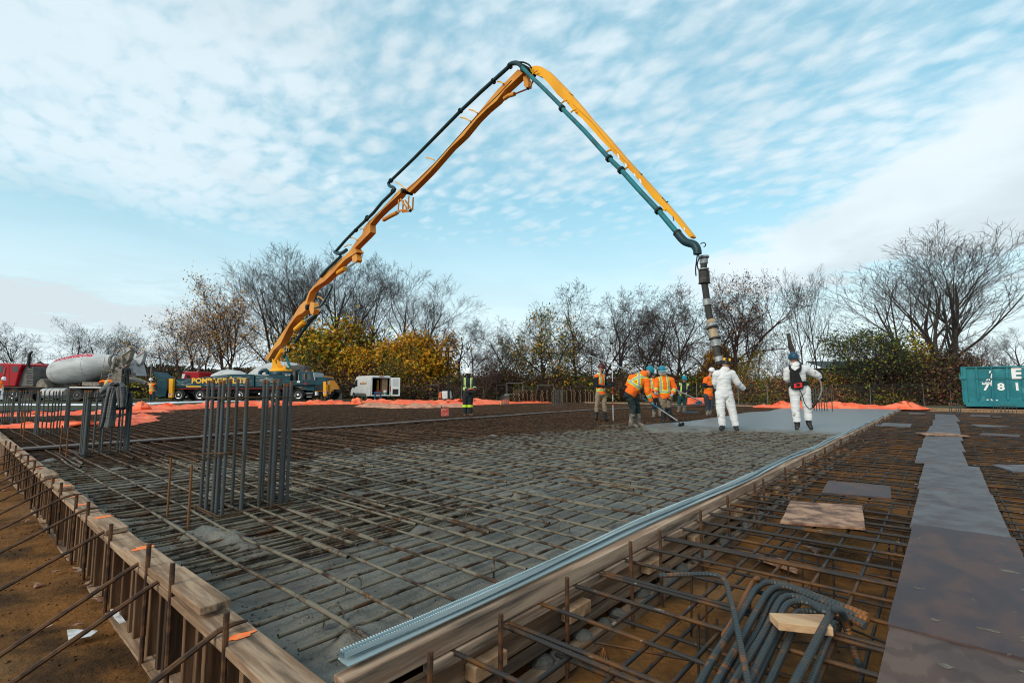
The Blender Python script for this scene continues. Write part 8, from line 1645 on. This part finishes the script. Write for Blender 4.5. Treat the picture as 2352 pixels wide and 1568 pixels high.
tree_template('gold', b_dark, leafset=l_y, nleaf=15000, lsize=.19, lspread=.60, seed=67, H_=8, r0=.20, lvl=4, kids=(10, 7, 5, 3), ang=(62, 52, 50, 50), crook=.14, up=.02, first=.05, stems=3, stem_ang=22, ratio=.62)
tree_template('gold2', b_dark, leafset=[l_y[1], l_y[0], l_y[0], l_y[2]], nleaf=13000, lsize=.19, lspread=.55, seed=71, H_=8, r0=.18, lvl=4, kids=(10, 7, 5, 3), ang=(58, 52, 50, 50), crook=.14, up=.03, first=.05, stems=3, stem_ang=20, ratio=.62)
tree_template('leafy', b_dark, leafset=l_g + [l_y[0]], nleaf=3800, lsize=.12, lspread=.45, seed=73, H_=10, r0=.20, lvl=4, kids=(9, 6, 5, 4), ang=(48, 50, 50, 55), crook=.15, up=.05, first=.1, stems=2, stem_ang=14, ratio=.58)
tree_template('greenshrub', b_dark, leafset=l_g[:3], nleaf=4200, lsize=.085, lspread=.22, seed=79, H_=6, r0=.12, lvl=4, kids=(8, 6, 5, 4), ang=(46, 46, 48, 50), crook=.12, up=.07, first=.15, stems=4, stem_ang=26, ratio=.62, rmin=.009)
tree_template('brush', b_red, leafset=l_b, nleaf=5200, lsize=.085, lspread=.30, seed=83, H_=3, r0=.05, lvl=3, kids=(9, 7, 5), ang=(50, 55, 60), crook=.2, up=.04, first=.05, stems=7, stem_ang=42, ratio=.66, rmin=.008)
tree_template('brushred', b_red, leafset=l_r, nleaf=5600, lsize=.10, lspread=.30, seed=89, H_=3, r0=.05, lvl=3, kids=(9, 7, 5), ang=(50, 55, 60), crook=.2, up=.04, first=.05, stems=7, stem_ang=42, ratio=.66, rmin=.008)
tree_template('brushgreen', b_dark, leafset=[l_g[0], l_y[3], l_g[2], l_g[3]], nleaf=6200, lsize=.10, lspread=.30, seed=97, H_=3, r0=.05, lvl=3, kids=(9, 7, 5), ang=(55, 55, 60), crook=.2, up=.03, first=.05, stems=7, stem_ang=45, ratio=.66, rmin=.008)
tree_template('ivy', b_dark, leafset=[l_b[0], l_b[0], l_b[1], l_b[2], l_y[3]], nleaf=12000, lsize=.09, lspread=.30, seed=101, H_=5, r0=.08, lvl=3, kids=(12, 8, 6), ang=(60, 60, 60), crook=.2, up=.02, first=.02, stems=8, stem_ang=30, ratio=.60, rmin=.008)
# big multi-stem tree on the right
tree_template('big', b_grey, seed=108, H_=16, r0=.34, lvl=4, kids=(7, 6, 5, 4), ang=(32, 34, 38, 42), crook=.06, up=.045, first=.28, stems=5, stem_ang=17, ratio=.64, rmin=.012)
TR = [('mid2', 35, 88, 728, 'bare spreading tree at the far left edge behind the red cab', 1.0), ('mid1', 150, 88, 727, 'second bare tree from the left, above the drum lettering', .95), ('tall1', 232, 95, 742, 'third bare tree from the left, above the mixer hoppers', 1.2),
 ('mid2', 352, 80, 742, 'fourth bare tree from the left, behind the worker in the orange vest', 1.15), ('orange', 440, 66, 695, 'wide tree with thin orange leaves left of the tall bare ones', 1.25), ('orange', 520, 64, 632, 'taller tree with orange leaves behind the truck lettering', .9),
 ('tall2', 632, 72, 572, 'tall bare many-stemmed tree left of the lower boom', 1.0), ('tall1', 735, 66, 535, 'tallest bare tree, crossed by the lower boom', 1.35), ('tall2', 830, 70, 560, 'tall bare tree just right of the lower boom', .9), ('tall1', 938, 66, 612, 'tall forked bare tree behind the golden bushes and van', 1.3),
 ('mid2', 1045, 62, 715, 'bare tree behind the light tower', 1.15), ('crook1', 1100, 58, 722, 'leaning bare tree right of the light tower', .9), ('mid2', 1172, 62, 710, 'bare tree above the left pallet stacks', 1.0), ('leafy', 1185, 64, 768, 'small leafy green and orange tree above the left pallet stacks', .9),
 ('leafy', 1275, 60, 715, 'leafy green and yellow tree above the middle of the pallet stacks', .85), ('mid1', 1262, 64, 685, 'bare tree rising behind the leafy green tree', 1.1), ('crook1', 1345, 62, 630, 'tall crooked bare tree left of the surveyor', 1.0), ('crook2', 1405, 66, 655, 'dark twisted tree above the surveyor', 1.0),
 ('crook1', 1450, 63, 648, 'dark twisted tree left of the bending worker', .95), ('crook2', 1500, 62, 660, 'dark twisted tree above the bending worker', 1.05), ('mid2', 1545, 66, 650, 'dark bare tree above the small worker', 1.0), ('crook1', 1590, 62, 645, 'dark twisted tree left of the placing hose', 1.0), ('crook2', 1640, 64, 668, 'dark twisted tree behind the placing hose', 1.1),
 ('red', 1700, 58, 612, 'broad tree with reddish remaining leaves right of the placing hose', .78), ('thin', 1738, 56, 735, 'thin bare sapling right of the reddish tree', .6), ('thin', 1855, 50, 625, 'slim bare tree just right of the backpack worker', .62), ('thin', 1880, 52, 608, 'slimmer and taller bare tree of the pair behind the backpack worker', .62),
 ('big', 2165, 46, 492, 'great bare many-stemmed tree rising left of the container', 1.3), ('small', 2230, 50, 760, 'low bare brown tree beside the left end of the container', 1.3), ('mid1', 2345, 62, 745, 'bare tree at the right edge above the container', 1.1), ('greenshrub', 1985, 44, 745, 'rounded green small-leaved tree left of the great bare tree', 1.0),
 ('small', 1795, 52, 790, 'low bare sapling left of the backpack worker', 1.0), ('small', 1110, 54, 800, 'low bare thicket tree under the leaning tree', 1.2)]
for i, (k, px, dp, yt, lb, w) in enumerate(TR): tree(k, px, dp, yt, lb, rz=(i * 1.9 + (PI if k == 'big' else 0)) if 'crook' not in k else CAMROT + (i % 3) * .4 - .3, wide=w)
GB = [('gold', 765, 63, 737, 'largest golden bush, above the pump truck cab', 1.0), ('gold2', 945, 62, 768, 'bright orange-yellow bush behind the van doors', .95), ('leafy', 868, 64, 765, 'green and yellow bush behind the van roof', .9), ('leafy', 705, 64, 762, 'dark green and yellow bush at the foot of the boom', 1.0), ('leafy', 690, 58, 790, 'low olive bush left of the largest golden bush', .8), ('gold2', 820, 61, 800, 'low golden bush between the orange truck and the van', .8), ('gold2', 1002, 63, 845, 'low yellow bush right of the van door', .8), ('leafy', 905, 58, 790, 'olive bush between the two golden ones', .9),
 ('brush', 760, 61, 812, 'brown bare-twigged bush behind the orange truck', 1.0), ('brush', 850, 61, 830, 'brown bare-twigged bush left of the van', 1.2), ('brush', 890, 61, 842, 'brown bare-twigged bush behind the van roof', 1.2), ('gold2', 1660, 61, 800, 'rust-yellow bush between the trees behind the hose', .7), ('leafy', 1720, 52, 805, 'olive and yellow bush under the reddish tree', .7)]
for i, (k, px, dp, yt, lb, w) in enumerate(GB): tree(k, px, dp, yt, lb, rz=i * 2.3, wide=w, cat='bush', name='bush')
SH = []
for i in range(22): SH.append(('brush' if i % 4 != 2 else 'brushgreen', 1015 + i * 32, 59 + (i % 3), 872 - (i * 37 % 31), 'brown' if i % 4 != 2 else 'green', 1.25))
for i in range(17): SH.append((('brushred', 'brushgreen', 'brush')[i % 3], 1708 + i * 27, 45.5 + (i % 3) * .8, 866 - (i * 31 % 30), ('crimson and rust', 'green and yellow', 'brown')[i % 3], 1.1))
for i in range(13): SH.append((('brush', 'brushgreen')[i % 2], 560 + i * 40 if i > 2 else 250 + i * 90, 60, 856, ('brown', 'green')[i % 2], 1.5))
SH.sort(key=lambda s: s[1])
def ordw(i): 
    t_ = ['', 'twenty-', 'thirty-', 'forty-', 'fifty-']; return ords[i] if i < 20 else (t_[i // 10 - 1] + ords[i % 10 - 1] if i % 10 else ['twentieth', 'thirtieth', 'fortieth', 'fiftieth'][i // 10 - 2])
for i, (k, px, dp, yt, c_, w) in enumerate(SH): tree(k, px, dp, yt, '%s low shrub behind the fence, %s of the hedge row from the left' % (c_, ordw(i)), rz=i * 1.7, wide=w, group='shrubs of the hedge row behind the fence', cat='shrub', name='shrub')
for i, (px, yt) in enumerate(((2065, 800), (2100, 775), (2150, 790), (2190, 825), (2120, 815))): tree('ivy', px, 46.2 + i * .5, yt, 'brown vine-covered thicket at the foot of the great tree, %s from the left' % ['first', 'second', 'fourth', 'fifth', 'third'][i], rz=i, wide=1.0, cat='bush', name='vine_thicket', group='vine thickets under the great tree')
for i, (px, yt) in enumerate(((2105, 775), (2128, 800), (2060, 805))):
    v, q, mi_ = leaves([Vector((0, 0, 1.5)), Vector((.2, 0, 1.0)), Vector((-.2, 0, .6)), Vector((.1, 0, 2.0)), Vector((0, 0, 0))], 330, .11, .30, 5 + i, 2); z_ = (HY - yt) * 45.0 / FH + CAM_H - 1.9; o = link_mesh('yellow_vine', v, q, [l_y[1], leafmat('leaf_lemon', (.45, .40, .03))], mi_, loc=base(px, 45.0, z_)); tag(o, 'yellow vine leaves hanging on the brown thicket, %s patch from the left' % ('second', 'third', 'first')[i], 'vine', 'yellow vine patches')
# dark distant wood behind everything and ground cover along the fence
def cover(name, px0, px1, dep, h0, h1, n, cols, size, label, zb=-.35, thick=3.0, seed=1):
    r_ = np.random.default_rng(seed); a = base(px0, dep, zb); b = base(px1, dep, zb); t = r_.random(n); L_ = (b - a).length
    env = h0 + (h1 - h0) * fbm(t * L_, t * 0, .16, seed); z = r_.random(n) ** .8 * env; c = np.array(a)[None] + np.outer(t, np.array(b - a)) + np.outer(r_.random(n) * thick, np.array(HD)); c[:, 2] += z
    s = size * r_.uniform(.6, 1.3, n); u = r_.normal(size=(n, 3)); u /= np.linalg.norm(u, axis=1)[:, None]; w = np.cross(u, r_.normal(size=(n, 3))); w /= np.linalg.norm(w, axis=1)[:, None]; u = u * s[:, None]; w = w * s[:, None] * .7
    v = np.stack([c - u, c - w, c + u, c + w], 1).reshape(-1, 3); q = np.arange(n * 4).reshape(n, 4); mi = (fbm(t * L_ * 1.0, z * 2, .9, seed + 3) * 2.3 * len(cols) + r_.random(n)).astype(int) % len(cols); o = link_mesh(name, v, q, cols, mi); return tag(o, label, kind='stuff')
cover('distant_wood', -200, 760, 120, 4, 9, 16000, [l_g[1], l_b[0], leafmat('leaf_far', (.035, .045, .03))], .5, 'dark far wood behind the trucks', thick=8)
cover('distant_wood', 1720, 2500, 74, 1.2, 2.6, 9000, [l_b[0], l_b[1], l_g[1], l_b[2]], .22, 'dark brown undergrowth behind the right fence trees', thick=6, seed=5)
cover('distant_wood', 650, 1720, 74, 1.6, 4.2, 15000, [l_b[0], l_b[1], l_g[1], l_b[2]], .22, 'dark brown undergrowth behind the fence trees', thick=6, seed=4)
cover('ground_cover', 1700, 2290, 43.8, .4, 1.3, 16000, [l_g[2], l_g[0], l_g[3], l_y[3], l_g[2]], .09, 'green and yellow ground cover along the right fence', thick=1.5, seed=7)
cover('ground_cover', 980, 1700, 57, .2, .9, 12000, [l_b[0], l_b[2], l_g[0], l_y[3]], .09, 'low brown and green ground cover along the middle fence', thick=1.5, seed=9)
# broken trunk behind the backpack worker
mb = MB(); P = [DP(1811, 766, 45), DP(1814, 785, 45), DP(1817, 797, 45), DP(1826, 822, 45), DP(1832, 850, 45), DP(1834, 900, 45)]; c = P[-1].copy(); mb.tube([p - c for p in P], [.16, .17, .24, .20, .24, .3], 9); tag(mb.build('broken_trunk', b_grey, smooth=True, loc=c), 'bare broken-off dead trunk standing behind the backpack worker', 'dead trunk')
# brown earth mound and far low building
mb = MB(); vs = []; fs = []; n = 30
for i in range(8):
    for j in range(n): a = 2 * PI * j / n; r_ = 11 * (1 - i / 7.0) ** .8; vs.append((r_ * math.cos(a), r_ * .6 * math.sin(a), 5.6 * (i / 7) ** 1.1 + .3 * noise.noise(Vector((math.cos(a) * 2, math.sin(a) * 2, i)))))
for i in range(7):
    for j in range(n): fs.append((i * n + j, i * n + (j + 1) % n, (i + 1) * n + (j + 1) % n, (i + 1) * n + j))
mb.add(vs, fs); tag(mb.build('earth_mound', mat('mound_soil', (.07, .042, .026), .95, col2=(.05, .03, .02), scale=.5), smooth=True, loc=base(88, 78, -.3)), 'brown earth mound behind the red mixer truck cabs', 'mound')
h_ = tag(empty('house', base(2010, 66, -.35), CAMROT), 'low dark-roofed building hidden behind the shrubs left of the great tree', 'house'); mb = MB(); mb.box((0, 0, 2.0), (17, 6, 4.2)); mb.build('wall', mat('wall_dark', (.06, .055, .055), .9), h_); mb = MB(); mb.prism([(-9, -3.5, 4.1), (9, -3.5, 4.1), (9, 0, 5.0), (-9, 0, 5.0)], (0, .1, .12)); mb.build('roof', mat('roof_dark', (.04, .05, .05), .6), h_)
h_ = tag(empty('light_pole', base(345, 60, -.1), CAMROT), 'pale wooden post standing behind the worker by the pump hopper', 'post'); mb = MB(); mb.cyl((0, 0, 0), (0, 0, 4.2), .12, 8); mb.build('shaft', m_grey, h_, smooth=True)
h_ = tag(empty('light_pole', base(454, 52, -.1), CAMROT), 'grey post standing right of the far red truck cab', 'post'); mb = MB(); mb.cyl((0, 0, 0), (0, 0, 4.4), .12, 8); mb.build('shaft', m_grey, h_, smooth=True)
# fence panels: frame, wires
m_wire = mat('fence_wire', (0.085, 0.08, 0.075), .6, metal=.2); m_post = mat('fence_post', (0.16, 0.15, 0.14), .6, metal=.2); m_postr = mat('fence_post_rust', (.13, .06, .045), .8)
def panel(px0, px1, dep0, dep1, yt, yb_, label, framed=False, step=.11, rust=False, nh=9, r=.007):
    a = base(px0, dep0); b = base(px1, dep1); z0 = CAM_H - (yb_ - HY) * dep0 / FH; z1_ = CAM_H - (yt - HY) * dep0 / FH; e = tag(empty('fence_panel', (a.x, a.y, z0)), label, 'fence', 'wire fence panels along the site edge'); d_ = b - a; ln = d_.length; h = z1_ - z0
    ps = [m_postr if rust else m_post, m_post]
    for k, q in enumerate((Vector((0, 0, 0)), d_)):
        if k == 1 and not framed: continue
        mb = MB(); mb.cyl(q + UP * -.1, q + UP * (h + .03), .034 if not framed else .026, 8); mb.build('post', ps[0], e, smooth=True)
    nvt = int(ln / step); P0 = []; P1_ = []
    for k in range(1, nvt): q = d_ * (k / nvt); P0.append(tuple(q)); P1_.append(tuple(q + UP * h))
    for k in range(nh): z_ = h * (k + .3) / nh; P0.append((0, 0, z_)); P1_.append(tuple(d_ + UP * z_))
    v, q = segs_mesh(P0, P1_, [r] * len(P0), [r] * len(P0), 3); link_mesh('mesh', v, q, m_wire, parent=e)
    if framed:
        mb = MB(); mb.cyl(UP * h, d_ + UP * h, .024, 6); mb.cyl(UP * .1, d_ + UP * .1, .024, 6); mb.build('frame_rail', m_post, e)
FP = [700, 740, 768, 818, 872, 941, 970, 988, 1008, 1060, 1110, 1140, 1166, 1200, 1235, 1271, 1310, 1367, 1420, 1490, 1560, 1600]
for i, (a, b) in enumerate(zip(FP[:-1], FP[1:])):
    fr_ = i in (7, 11, 14); panel(a, b, 56, 56, 886 - (2 if fr_ else 0), 916, 'grey wire fence panel along the middle hedge, %s from the left' % ords[i], framed=fr_, rust=i in (5, 6))
FP = [1600, 1695, 1762, 1852, 1913, 1998, 2051, 2120, 2182, 2222, 2400]
for i, (a, b) in enumerate(zip(FP[:-1], FP[1:])): panel(a, b, 43, 43, 881, 930, 'wire fence panel along the right shrubs, %s from the left' % ords[i], rust=i in (4, 6), step=.12, nh=14, r=.006)
mb = MB(); e = tag(empty('door_panel', base(1182, 47, -.3), CAMROT), 'stray mesh frame leaning before the fence left of the pallets', 'panel')
mb.cyl((-.8, 0, 0), (-.8, 0, 1.9), .03, 6); mb.cyl((.8, 0, 0), (.8, 0, 1.9), .03, 6); mb.cyl((-.8, 0, 1.9), (.8, 0, 1.9), .03, 6); mb.build('frame', m_post, e)
